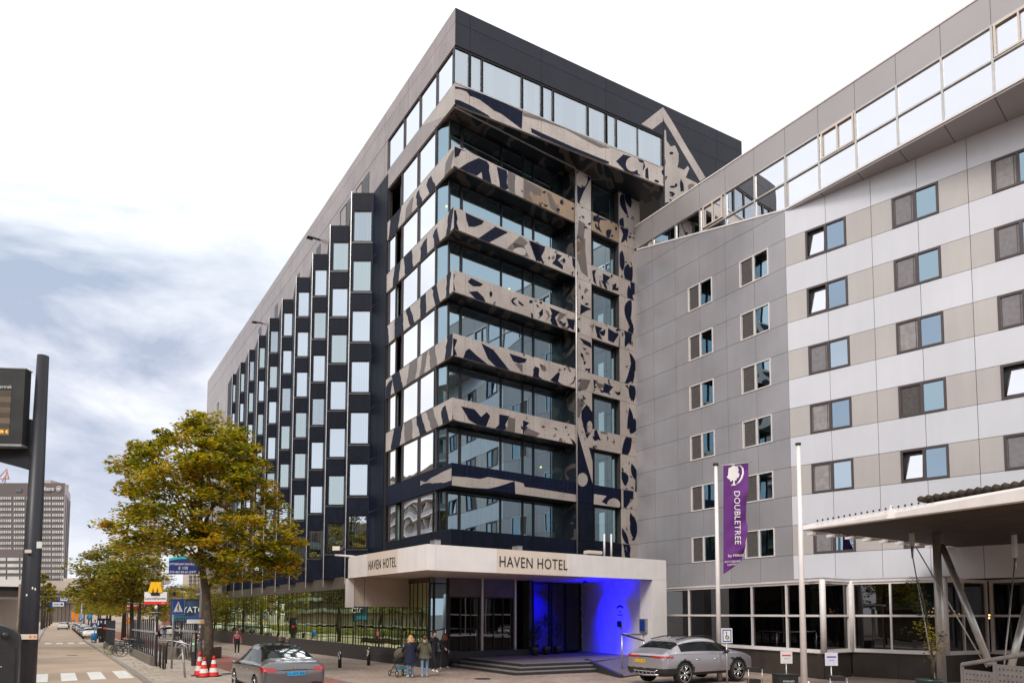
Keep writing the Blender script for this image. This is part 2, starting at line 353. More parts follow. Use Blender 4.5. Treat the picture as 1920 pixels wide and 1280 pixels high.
# ================================================================ ground
def paving(name, col, ang, bw, bh, mort=.75, rough=.75, var=.12, stain=.2):
    m, nt, b = new_mat(name); N = nt.nodes; L = nt.links; b.inputs['Roughness'].default_value = rough
    tc = N.new('ShaderNodeTexCoord'); mp = N.new('ShaderNodeMapping'); mp.inputs['Rotation'].default_value = (0, 0, ang); L.new(tc.outputs['Object'], mp.inputs['Vector'])
    br = N.new('ShaderNodeTexBrick'); br.inputs['Scale'].default_value = 1; br.inputs['Brick Width'].default_value = bw; br.inputs['Row Height'].default_value = bh; br.inputs['Mortar Size'].default_value = .008
    br.inputs['Color1'].default_value = (*[c * (1 - var) for c in col], 1); br.inputs['Color2'].default_value = (*[c * (1 + var) for c in col], 1); br.inputs['Mortar'].default_value = (*[c * mort for c in col], 1)
    L.new(mp.outputs[0], br.inputs['Vector'])
    n = N.new('ShaderNodeTexNoise'); n.inputs['Scale'].default_value = .5; n.inputs['Detail'].default_value = 9; n.inputs['Roughness'].default_value = .65; L.new(tc.outputs['Object'], n.inputs['Vector'])
    mr = N.new('ShaderNodeMapRange'); mr.inputs['From Min'].default_value = .3; mr.inputs['From Max'].default_value = .7; mr.inputs['To Min'].default_value = 1 - stain; mr.inputs['To Max'].default_value = 1 + stain * .5; L.new(n.outputs['Fac'], mr.inputs['Value'])
    s = N.new('ShaderNodeVectorMath'); s.operation = 'SCALE'; L.new(br.outputs['Color'], s.inputs[0]); L.new(mr.outputs[0], s.inputs['Scale']); L.new(s.outputs[0], b.inputs['Base Color'])
    return m
A1 = math.atan2(D1.y, D1.x)
M_road = mat('sandy asphalt', (.45, .335, .245), .85, 0, .28, .17, .3, 60, vstreak=0)
M_walk = paving('sidewalk slabs', (.50, .42, .345), -A1, .6, .3, .8)
M_plaza = paving('square paving', (.37, .28, .225), -A1, .22, .11, .8, .8, .18, .32)
M_bike = mat('red cycle path', (.30, .115, .085), .85, 0, .8, .12, .2, 80)
M_earth = mat('city ground', (.22, .19, .16), .9, 0, .1, .2)
M_kerb = mat('kerb stone', (.30, .26, .23), .8, 0, 3, .2, .2, 40)
M_paint = mat('road paint', (.80, .77, .72), .6, 0, 5, .14)
def ustrip(name, us, v0, v1, dz, m, kind='structure', thick=0):
    """sheet along the street following the ground's fall; v0, v1 numbers or functions of u"""
    mb = MB(); f0 = v0 if callable(v0) else (lambda u: v0); f1 = v1 if callable(v1) else (lambda u: v1)
    for a, b in zip(us[:-1], us[1:]):
        P = [uv(a, f0(a)), uv(a, f1(a)), uv(b, f1(b)), uv(b, f0(b))]
        P = [p + Vector((0, 0, dz)) for p in P]
        mb.face(P[::-1], m)
        if thick:
            for q0, q1 in ((0, 3), (1, 2)):
                mb.face([P[q0], P[q1], P[q1] - Vector((0, 0, thick)), P[q0] - Vector((0, 0, thick))], m)
    o = mb.build(name); tag(o, kind=kind); return o
us = [-60, -20, 0, 10, 20, 25, 30, 35, 40, 45, 50, 55, 60, 65, 70, 75, 80, 90, 100, 110, 130, 160, 200, 300, 500, 900]
# base ground: grid with the same fall
mb = MB(); ys = [-400, -60, -10, 10, 34, 40, 50, 60, 70, 84, 120, 400, 3000]; xs = [-3000, -300, -60, -20, 0, 20, 60, 300, 3000]
for a, b in zip(ys[:-1], ys[1:]):
    for c, d in zip(xs[:-1], xs[1:]):
        mb.face([(c, a, gz(a) - .16), (d, a, gz(a) - .16), (d, b, gz(b) - .16), (c, b, gz(b) - .16)], M_earth)
tag(mb.build('ground'), kind='structure')
ustrip('road', us, -1.3, 3.0, -.10, M_road)
usb = [v for v in us if v >= 104]
def kerbv(u):
    return 3.0 if u < 100 else (3.0 + (u - 100) * .55 if u < 104 else 5.2)
us2 = sorted(set(us + [100, 104]))
ustrip('parking_lane', [100, 104, 130, 160, 200, 300, 500], lambda u: 3.0, lambda u: kerbv(u) , -.104, M_road)
ustrip('sidewalk', us2, lambda u: kerbv(u) + .18, 6.6, .0, M_walk)
ustrip('kerb', us2, kerbv, lambda u: kerbv(u) + .18, .012, M_kerb, thick=.15)
ustrip('cycle_path', us, 6.6, 9.3, -.012, M_bike)
ustrip('cycle_path_kerb', us, 9.3, 9.45, .02, M_kerb, thick=.06)
ustrip('pavement', us, 9.45, 15.6, .0, M_plaza)
ustrip('forecourt', [-60, -20, 0, 10, 20, 25, 30, 35, 40, 45, 50, 60], 15.6, 60, -.004, M_plaza)
ustrip('left_kerb', us, -1.48, -1.3, .012, M_kerb, thick=.15)
ustrip('left_pavement', us, -5.2, -1.48, .0, M_walk)
ustrip('verge', [60, 80, 90, 100, 110, 130, 160, 200, 300, 500], -20, -5.2, .03, mat('grass verge', (.10, .12, .035), .95, 0, 2, .4))
ustrip('far_left_road', us, -30, -20.2, -.10, M_road)
# zebra crossings: each crossing is one painted marking
for nm, (ua, ub) in (('near', (33.8, 38.3)), ('far', (87, 91.5))):
    mb = MB()
    for k in range(5):
        v0 = -.65 + 1.0 * k
        if v0 + .55 > 3: continue
        q = [uv(ua, v0), uv(ua, v0 + .55), uv(ub, v0 + .55), uv(ub, v0)]
        mb.face([p + Vector((0, 0, -.094)) for p in q][::-1], M_paint)
    o = mb.build('zebra_crossing'); tag(o, kind='structure')
# ================================================================ HOTEL with the patterned corner
C0 = Vector((-3.87, 32.5))
PL = Plane(C0, D1); PF = Plane(C0, D2); PT = Plane(C0, D3)
hotel = empty('hotel_building', (C0.x, C0.y, 0), 0, 'tall dark hotel with patterned corner balconies and a zigzag side of small windows', 'hotel')
ZR, ZJ, ZWT, ZWB, ZOB = 32.6, 31.85, 30.6, 28.72, 27.56      # roof, joint, top window head, sill, overhang underside
FH = 3.15
BB = [24.4 - FH * k for k in range(7)]                        # band undersides
BT = [z + 1.1 for z in BB]
tR = PL.t(816, 300)                                          # recess depth as seen along the street side
tEndL = PL.t(388, 760) 
tP0, tP1, tW1, tEnd = PF.t(1080, 700), PF.t(1110, 700), PF.t(1163, 700), PF.t(1192, 700)
tT1246 = PT.t(1246, 330); tTend = PT.t(1391, 280)
print('plan', tR, tEndL, tP0, tP1, tW1, tEnd, tT1246, tTend)
recess = 1.55
PG_ = Plane(C0 - PF.n * recess, D2)                           # balcony glazing line
# ---- core (dark, closes the building behind glass)
mb = MB()
a = PL.w(1.9, 0, -1.1); 
core = [PL.w(3.3, 0, -1.1).xy, PF.w(tEnd, 0, -3.2).xy, PF.w(tEnd, 0, -24).xy, PL.w(tEndL - .4, 0, -16).xy, PL.w(tEndL - .4, 0, -.6).xy]
mb.prism([tuple(p) for p in core], 4.9, 32.2, M_dark)
mb.build('core_wall', hotel)
# interior floor slabs
mb = MB()
for z in BB + [ZOB]:
    mb.prism([tuple(p) for p in (PL.w(1.2, 0, -.35).xy, PF.w(tEnd, 0, -1.7).xy, PF.w(tEnd, 0, -4).xy, PL.w(12, 0, -4).xy, PL.w(tEndL - 1, 0, -2).xy, PL.w(tEndL - 1, 0, -.35).xy)], z + .2, z + .9, M_dark)
mb.build('floor_slabs', hotel)
# ---- top storey: roof, parapet and window strip
def panels(mb, P, ts, z0, z1, m, off=0.0, th=.06, gap=.018):
    for a, b in zip(ts[:-1], ts[1:]):
        mb.pbox(P, a + gap / 2, b - gap / 2, z0 + gap / 2, z1 - gap / 2, off - th, off, m)
mb = MB()
mb.prism([tuple(p) for p in (PL.w(.25, 0, -.25).xy, PT.w(tTend, 0, -.25).xy, PT.w(tTend, 0, -14).xy, PL.w(tEndL, 0, -16).xy, PL.w(tEndL, 0, -.1).xy)], ZR - .35, ZR - .05, M_dsteel)
mb.build('roof', hotel)
jt = [PT.t(x, 150) for x in (849, 881, 1015, 1136, 1243, 1342)] + [tTend]
jt[0] = 0
mb = MB(); mb.pbox(PT, 0.06, tTend, ZWT - .02, ZR - .06, -.3, -.05, M_darkgap)
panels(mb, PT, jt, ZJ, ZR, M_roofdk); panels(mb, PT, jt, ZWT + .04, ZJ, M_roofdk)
mb.build('front_parapet', hotel)
tl = [0, PL.t(816, 60)] ; step = 3.3
while tl[-1] + step < tEndL: tl.append(tl[-1] + step)
tl.append(tEndL)
mb = MB(); mb.pbox(PL, .06, tEndL, ZWT - .02, ZR - .06, -.3, -.05, M_darkgap)
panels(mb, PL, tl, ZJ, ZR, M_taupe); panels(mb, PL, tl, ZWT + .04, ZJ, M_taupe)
# far end cladding of the street side between and below windows
tO = PL.t(430, 800)
tB = PL.t(722, 600)
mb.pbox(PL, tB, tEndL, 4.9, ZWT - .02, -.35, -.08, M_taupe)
rows = [4.95] + [z for z in reversed([28.6 - 3.15 * k for k in range(8)])] + [ZWT + .02]
tl2 = [t for t in tl if t > tB]; tl2 = [tB] + tl2
for za, zb in zip(rows[:-1], rows[1:]):
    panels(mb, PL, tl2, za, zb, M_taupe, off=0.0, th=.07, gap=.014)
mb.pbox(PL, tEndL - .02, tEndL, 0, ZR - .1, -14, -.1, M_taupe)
mb.build('street_wall', hotel)
def window_box(P, t0, t1, z0, z1, off, fr, gl, name='window', mull=(), fw=.05, depth=.10, curtain=None, cw=None, cz=.18, refl=None):
    """a framed window; returns the frame object with pane and curtain children"""
    mb = MB(); o0, o1 = off - depth, off
    mb.pbox(P, t0, t0 + fw, z0, z1, o0, o1, fr); mb.pbox(P, t1 - fw, t1, z0, z1, o0, o1, fr)
    mb.pbox(P, t0 + fw, t1 - fw, z1 - fw, z1, o0, o1, fr); mb.pbox(P, t0 + fw, t1 - fw, z0, z0 + fw, o0, o1, fr)
    for x, wd in mull: mb.pbox(P, x - wd / 2, x + wd / 2, z0 + fw, z1 - fw, o0, o1, fr)
    f = mb.build(name, hotel_now)
    xs = [t0 + fw] + [x for x, wd in mull] + [t1 - fw]
    mb = MB()
    for a, b in zip(xs[:-1], xs[1:]): mb.pquad(P, a, b, z0 + fw, z1 - fw, off - depth * .6, gl)
    mb.build('pane', f)
    if curtain:
        mb = MB()
        for (a, b, cm) in curtain: wavy(mb, P, a, b, z0 + .02, z1 - .02, off - cz, cm)
        mb.build('curtain', f)
    return f
def wavy(mb, P, a, b, z0, z1, off, m, wl=.16, amp=.035):
    n = max(2, int((b - a) / (wl / 4))); vs = []; fs = []
    for i in range(n + 1):
        t = a + (b - a) * i / n; o = off - .05 + amp * math.sin(t / wl * 2 * math.pi + math.sin(t * 3))
        vs += [P.w(t, z0, o), P.w(t, z1, o)]
    for i in range(n): fs.append((2 * i, 2 * i + 2, 2 * i + 3, 2 * i + 1))
    mb.add(vs, fs, m, True)
hotel_now = hotel
# top window strip, front
edges = [(853.7, 879), (884, 902.5), (906.7, 977.5), (982, 1014.5), (1019.5, 1036), (1040, 1101), (1105, 1135), (1140, 1154.5), (1158, 1196), (1197.5, 1241)]
yy = lambda x: 120 + (x - 850) * .42
for i, (a, b) in enumerate(edges):
    ta, tb = PT.t(a, yy(a)), PT.t(b, yy(b)); W = tb - ta
    cur = [(ta + .05, ta + W * .3, M_curtain), (tb - W * .25, tb - .05, M_curtain)] if W > 1 else ([(ta + .05, tb - .05, M_curtain)] if i % 3 == 1 else None)
    window_box(PT, ta - .05, tb + .05, ZWB, ZWT, -.03, M_black, M_winglass, curtain=cur)
mb = MB()
mb.pbox(PT, 0.02, PT.t(1243, 290), ZWB - .05, ZWB, -.2, .02, M_alu)
mb.build('sill', hotel)
for a, b in ((818.5, 848), (787, 817.5), (757.5, 786), (727.5, 756.5)):
    y0 = lambda x: 120 + (849 - x) * 1.45
    ta, tb = sorted((PL.t(a, y0(a)), PL.t(b, y0(b))))
    window_box(PL, ta, tb, ZWB, ZWT, -.02, M_brownf, M_sideglass, fw=.03, curtain=[(ta + .1, ta + .5, M_curtain)])
# lower windows on the street side, storeys 9 .. 3 (sill = band top)
colsL = [(783.5, 816, 0), (752, 782.5, 0), (741.5, 751.5, 1), (727, 741, 0)]
def yl(x, z):      # pixel row of height z on the street wall at column x
    r = ray(x, 600); q = PL.p; k = q.dot(PL.n) / (r.x * PL.n.x + r.y * PL.n.y)
    Y = r.y * k; tt = (z - CH) / Y
    return YP - FL * (tt * cT - sT) / (cT + tt * sT)
zrows = [(BT[k], (BB[k - 1] if k else ZOB)) for k in range(7)]
mbD = MB()
for k, (za, zb) in enumerate(zrows):
    for a, b, dk in colsL:
        if k == 0 and dk == 0 and a < 730: continue
        ta, tb = sorted((PL.t(a, yl(a, (za + zb) / 2)), PL.t(b, yl(b, (za + zb) / 2))))
        if dk: mbD.pbox(PL, ta + .04, tb - .02, za + .03, zb - .03, -.4, -.3, M_black); continue
        window_box(PL, ta + .02, tb - .02, za + .02, zb - .04, -.02, M_brownf, M_sideglass, fw=.035,
                   curtain=[(ta + .1, ta + .45, M_curtain if k < 4 else M_curtgrn)] if (k + int(a)) % 2 else None)
mbD.build('ventilation_slot', hotel)
# windows and slots near the roof on the far street wall
mb = MB(); 
for x, ya, yb in ((670, 300, 350), (640, 375, 410)):
    t0_, t1_ = PL.t(x + 10, ya), PL.t(x + 23, ya)
    ta, tb = sorted((t0_, t1_)); ztop = PL.z(x + 10, ya); 
    window_box(PL, tb, tb + (tb - ta) * .9, 28.2, 30.3, .03, M_brownf, M_winglass, fw=.03)
    mb.pbox(PL, ta, tb - .1, 28.2, 30.3, -.1, .015, M_black)
for x in (598, 560, 520, 490):
    t_ = PL.t(x, 600); mb.pbox(PL, t_, t_ + 1.0, 28.3, 30.0, -.1, .015, M_black)
mb.build('wall_slot', hotel)
for (xa, xb, ya, yb) in ((398, 411.5, 740, 812), (399, 407, 738, 800)):
    pass
tq = sorted((PL.t(390, 790), PL.t(397, 790)))
for z0 in (22.6, 19.4, 16.3, 13.1):
    window_box(PL, tq[0], tq[1], z0, z0 + 2.0, .03, M_brownf, M_winglass, fw=.08)
    tq2 = PL.t(411, 730); window_box(PL, tq2, tq2 + .9, z0 + 3.0, z0 + 5.2, .03, M_black, M_darkglass, fw=.08)
# two wall lights sticking out near the roof
for (x, y) in ((587, 446), (482, 604)):
    t_, z_ = PL.hit(x, y, .5); mb = MB(); mb.pbox(PL, t_ - .06, t_ + .06, z_ - .05, z_ + .05, -.02, .75, M_dsteel); mb.pbox(PL, t_ - .2, t_ + .2, z_ - .1, z_ - .04, .5, .95, M_dsteel); mb.build('wall_light', hotel)
# ---- zigzag bays (each turned towards the square), ten of them
ax = [696, 650, 610, 577.5, 547, 521, 497, 477.5, 460, 444, 430]
def Lpt(x, y=640):
    t = PL.t(x, y); return PL.w(t, 0).xy
bw = []
proto = None
ZBT, ZBB = 28.5, 4.85
NB = []
for k in range(10):
    Bp = Lpt(ax[k]); A = Vector(((ax[k + 1] - XP) / FL * Bp.y / .9905, Bp.y)); Bn = Lpt(ax[k + 1])
    if k == 0: Bp = Lpt(696)
    NB.append((A, Bp, Bn))
    wid = Bp.x - A.x
    mb = MB()
    rows_ = [ZBB] + [25.42 - 3.15 * j for j in range(6, -1, -1)] + [27.35, ZBT]
    # front cladding around the windows (0.08 thick), with a return to the next bay
    x0, x1 = A.x, Bp.x; y = Bp.y
    mb.box(x0 + .02, x1, y + .12, y + .35, ZBB, ZBT, M_navyclad)
    wa, wb = x0 + wid * .16, x0 + wid * .999
    if k == 0: wa, wb = x0 + wid * .11, x0 + wid * .93
    mb.box(x0, wa, y, y + .12, ZBB, ZBT, M_navyclad); mb.box(wb, x1, y, y + .12, ZBB, ZBT, M_navyclad)
    prev = ZBB
    for j in range(6, -1, -1):
        zb = 25.42 - 3.15 * j; zt = zb + 1.9
        mb.box(wa, wb, y, y + .12, prev + .0, zb - .05, M_navyclad); prev = zt + .04
        mb.box(x0 - .0, x1, y - .035, y - .002, zb - .16, zb - .05, M_dsteel)
    mb.box(wa, wb, y, y + .12, prev, ZBT, M_navyclad)
    mb.prism([(A.x, A.y + .001), (Bp.x, Bp.y + .01), (Bn.x, Bn.y)], ZBT - .12, ZBT, M_dsteel)
    mb.prism([(A.x, A.y + .001), (Bp.x, Bp.y + .01), (Bn.x, Bn.y)], ZBB, ZBB + .12, M_navyclad)
    mb.face([(A.x, A.y, ZBB), (A.x, A.y, ZBT), (Bn.x, Bn.y, ZBT), (Bn.x, Bn.y, ZBB)], M_navyclad)
    bay = mb.build('zigzag_bay', hotel)
    mb = MB(); mb.box(x0 - .028, x0 + .012, y - .06, y + .04, ZBB - .5, ZBT + .06, M_alu); mb.build('corner_fin', bay)
    for j in range(7):
        zb = 25.42 - 3.15 * j; zt = zb + 1.9
        if k == 0 and j == 0: zb += 0
        mbw = MB(); f_ = .022
        for (p, q, r_, s_) in ((wa, wa + f_, zb, zt), (wb - f_, wb, zb, zt), (wa + f_, wb - f_, zt - f_, zt), (wa + f_, wb - f_, zb, zb + f_)):
            mbw.box(p, q, y + .01, y + .11, r_, s_, M_black)
        fo = mbw.build('bay_window', hotel)
        mbw = MB(); mbw.face([(wa + f_, y + .05, zb + f_), (wb - f_, y + .05, zb + f_), (wb - f_, y + .05, zt - f_), (wa + f_, y + .05, zt - f_)], R.choice((M_bayglass, M_bayglass, M_bayglass2, M_bayglass3)))
        mbw.build('pane', fo)
        mbw = MB(); Pq = Plane((0, y), (1, 0)); cl_ = R.choice((0, 1, 2)); W_ = wb - wa
        if cl_ != 1: wavy(mbw, Pq, wa + W_ * (.6 if cl_ else .72), wb - .04, zb, zt, -.075, M_curtain, amp=.012)
        wavy(mbw, Pq, wa + .04, wa + W_ * (.25, .95, .4)[cl_], zb, zt, -.075, M_curtain, amp=.012)
        mbw.build('curtain', fo)
# return wall between the first bay and the street wall glazing, navy running out of the pattern
Bp = NB[0][1]; e = PL.w(PL.t(724, 600), 0, .02).xy
PR = Plane(Bp, (e - Bp)); lenR = (e - Bp).length
mb = MB(); mb.pbox(PR, 0, lenR, ZBB, ZBT, -.2, -.03, M_darkgap)
zz = [ZBB] + [BB[k] for k in range(6, -1, -1)] + [ZBT]
for a, b in zip(zz[:-1], zz[1:]): panels(mb, PR, [0, lenR * .5, lenR], a, b, M_navyclad, th=.03)
mb.build('bay_return', hotel)
# ---- patterned bands. Panel art is laid out in metres along each band and painted in flat shapes 4 mm proud
def zc(ox, oy, pts, s=.25): return [(ox + x * s, oy + y * s) for x, y in pts]
def art(mb, P, ox, oy, pts, m, lay=1, off=0.0, z0=None, z1=None, t0=None, t1=None):
    q = []
    for (x, y) in zc(ox, oy, pts):
        t, z = P.hit(x, y, off)
        if z0 is not None: z = max(z, z0 + .01)
        if z1 is not None: z = min(z, z1 - .01)
        if t0 is not None: t = max(t, t0)
        if t1 is not None: t = min(t, t1)
        q.append(P.w(t, z, off + .004 * lay))
    a = sum(((q[i] - q[0]).cross(q[(i + 1) % len(q)] - q[0])).dot(Vector((P.n.x, P.n.y, 0))) for i in range(len(q)))
    if a < 0: q = q[::-1]
    mb.face(q, m)
def ell(x, y, rx, ry, n=14, rot=0.0):
    return [(x + rx * math.cos(2 * math.pi * i / n) * math.cos(rot) - ry * math.sin(2 * math.pi * i / n) * math.sin(rot),
             y + rx * math.cos(2 * math.pi * i / n) * math.sin(rot) + ry * math.sin(2 * math.pi * i / n) * math.cos(rot)) for i in range(n)]
def leafshape(mb, P, t, z, L_, W_, rot, m, lay, box, bend=.0):
    """leaf / crescent painted on a panel, clipped to its band"""
    n = 7; up_, dn = [], []
    for i in range(n + 1):
        f = i / n; s_ = (f - .5) * L_; h_ = W_ * math.sin(math.pi * f) ** .8; c_ = bend * L_ * (1 - (2 * f - 1) ** 2)
        for lst, q in ((up_, c_ + h_ * .5), (dn, c_ - h_ * .5)): lst.append((t + s_ * math.cos(rot) - q * math.sin(rot), z + s_ * math.sin(rot) + q * math.cos(rot)))
    pts = dn + up_[-2:0:-1]
    t0, t1, z0, z1 = box
    pts = [(min(max(a, t0), t1), min(max(b, z0), z1)) for a, b in pts]
    q = [P.w(a, b, .004 * lay) for a, b in pts]
    mb.face(q, m)
def scatter(mb, P, box, n, rng, dark=True, big=False):
    t0, t1, z0, z1 = box
    for i in range(n):
        L_ = rng.uniform(.14, .34) * (2.6 if big else 1); W_ = L_ * rng.uniform(.22, .5)
        leafshape(mb, P, rng.uniform(t0, t1), rng.uniform(z0, z1), L_, W_, rng.uniform(0, 3.14), M_navy if rng.random() < .75 else M_grey, 5 if not big else 3, box, rng.uniform(-.35, .35))
A_, B_, C_, D_ = (700, 160), (740, 440), (740, 740), (960, 80)
N_, Lt, G_, T_ = M_navy, M_light, M_grey, M_tan
SH = {  # band index -> list of (view, polygon, material, layer)
 0: [(A_, [(590,450),(700,495),(660,488),(640,530),(600,540),(585,528)], N_, 1),
     (A_, [(645,628),(710,580),(790,545),(850,570),(870,600),(868,640),(880,700),(885,760),(818,720),(812,650),(775,680),(712,655)], N_, 1),
     (A_, [(925,610),(1000,640),(1006,680),(1000,730),(1016,775),(990,800),(950,790),(945,720)], N_, 1),
     (A_, [(1010,640),(1066,675),(1060,740),(1062,815),(1015,790),(1004,730),(1006,680)], G_, 1),
     (A_, [(1125,700),(1200,740),(1900,1050),(1880,1200),(1500,1030),(1120,850)], T_, 1),
     (A_, [(1130,705),(1200,745),(1262,785),(1255,830),(1205,818),(1180,790),(1165,812),(1200,872),(1130,848)], G_, 2),
     (A_, [(1300,800),(1330,815),(1400,960),(1380,965),(1330,920)], G_, 2),
     (A_, ell(1412,875,13,20), N_, 2), (A_, ell(1385,935,14,13), N_, 2), (A_, ell(1495,925,10,10), N_, 2), (A_, ell(1530,985,10,18), N_, 2),
     (A_, [(1590,930),(1650,960),(1640,1020),(1600,1060),(1560,1040)], G_, 2), (A_, ell(1660,1000,14,24), N_, 3),
     (A_, [(1690,985),(1760,1015),(1700,1010),(1690,1060),(1720,1110),(1680,1080)], N_, 2), (A_, ell(1820,1075,8,14), N_, 2), (A_, ell(1790,1130,10,8), N_, 2)],
 1: [(A_, [(583,925),(620,940),(632,1000),(625,1030),(642,1090),(583,1078)], N_, 1),
     (A_, [(690,955),(830,1018),(815,1042),(760,1062),(715,1060),(700,1015)], N_, 1),
     (A_, [(915,1060),(1012,1102),(870,1190),(790,1150)], N_, 1), (A_, [(1100,1130),(1130,1150),(1160,1180),(1080,1260),(1000,1225)], G_, 1),
     (A_, [(1165,1165),(1240,1200),(1250,1260),(1280,1330),(1225,1310),(1200,1250)], N_, 1),
     (B_, ell(935,130,52,34), Lt, 2), (B_, [(890,60),(970,85),(1010,170),(960,175),(900,130)], G_, 1),
     (B_, [(1020,45),(1130,92),(1118,130),(1085,190),(1062,205),(1030,110)], N_, 1),
     (B_, [(1212,140),(1255,158),(1222,190),(1262,232),(1262,262),(1180,215),(1205,185)], N_, 1),
     (B_, ell(1268,195,13,19), N_, 2), (B_, ell(1366,292,10,15), N_, 2), (B_, [(1330,160),(1355,185),(1355,260),(1335,230)], N_, 1),
     (B_, [(1480,270),(1510,262),(1500,300),(1515,385),(1490,350)], N_, 1), (B_, [(1560,290),(1620,320),(1590,350),(1570,395),(1562,340)], N_, 1), (B_, [(1630,370),(1680,410),(1660,420),(1640,412)], N_, 1)],
 2: [(B_, [(414,284),(452,300),(425,340),(447,380),(455,422),(428,412),(414,395)], N_, 1),
     (B_, [(548,350),(575,325),(665,372),(640,388),(600,388),(585,385),(562,368)], N_, 1),
     (B_, [(555,428),(620,423),(668,470),(682,512),(605,492)], N_, 1), (B_, ell(722,445,11,22), N_, 1),
     (B_, [(885,475),(920,470),(888,498),(925,538),(885,520),(872,498)], N_, 1), (B_, [(925,490),(972,530),(955,535),(930,515)], N_, 1),
     (B_, [(930,590),(955,600),(975,620),(940,608)], N_, 1), (B_, [(975,605),(990,608),(1000,632),(982,625)], N_, 1), (B_, ell(1022,502,14,12), N_, 1),
     (B_, [(740,505),(760,500),(752,545),(738,540)], G_, 1), (B_, [(1020,585),(1035,590),(1040,630),(1025,640)], N_, 1),
     (B_, [(1080,588),(1112,552),(1112,600),(1072,652),(1088,610)], N_, 1), (B_, [(1128,560),(1150,575),(1165,610),(1130,670),(1150,610)], G_, 1),
     (B_, [(1162,545),(1242,580),(1202,620),(1228,692),(1180,690),(1166,640),(1182,600)], N_, 1),
     (B_, [(1240,580),(1290,598),(1240,640),(1300,725),(1260,712),(1215,640)], G_, 1),
     (B_, [(1290,625),(1352,640),(1342,720),(1305,690)], N_, 1), (B_, [(1430,700),(1460,670),(1500,668),(1480,730),(1440,760)], G_, 1),
     (B_, [(1500,680),(1560,700),(1530,730),(1560,790),(1520,770)], N_, 1), (B_, [(1600,700),(1680,750),(1640,810),(1600,790)], N_, 1)],
 3: [(B_, [(414,768),(470,788),(447,850),(468,900),(448,944),(414,930)], N_, 1),
     (B_, [(535,868),(560,853),(610,900),(700,1008),(620,985),(515,945),(522,900)], N_, 1),
     (B_, [(650,812),(740,862),(862,1052),(758,1018),(700,930)], N_, 1), (B_, [(860,890),(992,932),(978,958),(930,965),(888,948)], N_, 1),
     (B_, [(900,965),(960,972),(958,1050),(935,1005)], G_, 1), (B_, [(1050,985),(1085,1000),(1080,1060),(1110,1105),(1035,1080)], N_, 1),
     (B_, [(1085,965),(1130,985),(1140,1020),(1100,1010)], G_, 1), (B_, [(1225,1030),(1240,1040),(1225,1100),(1262,1150),(1200,1128),(1165,1090),(1205,1050)], N_, 1),
     (B_, [(1350,1060),(1380,1068),(1345,1110),(1300,1140),(1340,1100)], N_, 1), (B_, [(1490,1085),(1520,1095),(1500,1130),(1495,1160)], N_, 1), (B_, [(1570,1110),(1640,1140),(1600,1190),(1560,1180)], N_, 1)],
 4: [(C_, [(497,85),(600,108),(648,165),(690,128),(716,158),(686,240),(684,290),(618,272),(560,190)], N_, 1), (C_, [(592,102),(660,112),(648,165)], Lt, 2),
     (C_, [(408,130),(440,182),(472,248),(408,228)], N_, 1), (C_, [(785,145),(862,160),(830,222),(842,282),(815,312),(752,296),(782,225)], N_, 1),
     (C_, [(850,165),(905,178),(900,332),(818,312),(845,240)], G_, 1), (C_, [(962,190),(1010,208),(980,240),(970,345),(962,340)], N_, 1),
     (C_, [(975,240),(1060,275),(1090,290),(1060,330),(1030,355),(975,345)], G_, 2), (C_, ell(1205,370,14,22), G_, 1), (C_, ell(1245,345,14,24), G_, 1),
     (C_, [(1310,320),(1345,345),(1362,420),(1335,400),(1330,350)], N_, 1), (C_, ell(1305,385,16,9), N_, 1), (C_, [(1100,240),(1130,236),(1120,250)], N_, 1), (C_, [(1190,245),(1215,250),(1220,272)], N_, 1)],
 5: [(C_, [(405,606),(530,616),(640,630),(700,615),(800,632),(900,646),(780,685),(700,702),(620,698),(560,716),(480,705),(405,698)], Lt, 1),
     (C_, [(900,645),(965,662),(975,690),(1040,697),(1490,766),(1490,838),(1300,818),(1040,768),(905,748)], Lt, 1)],
 6: [],
}
tL = tR
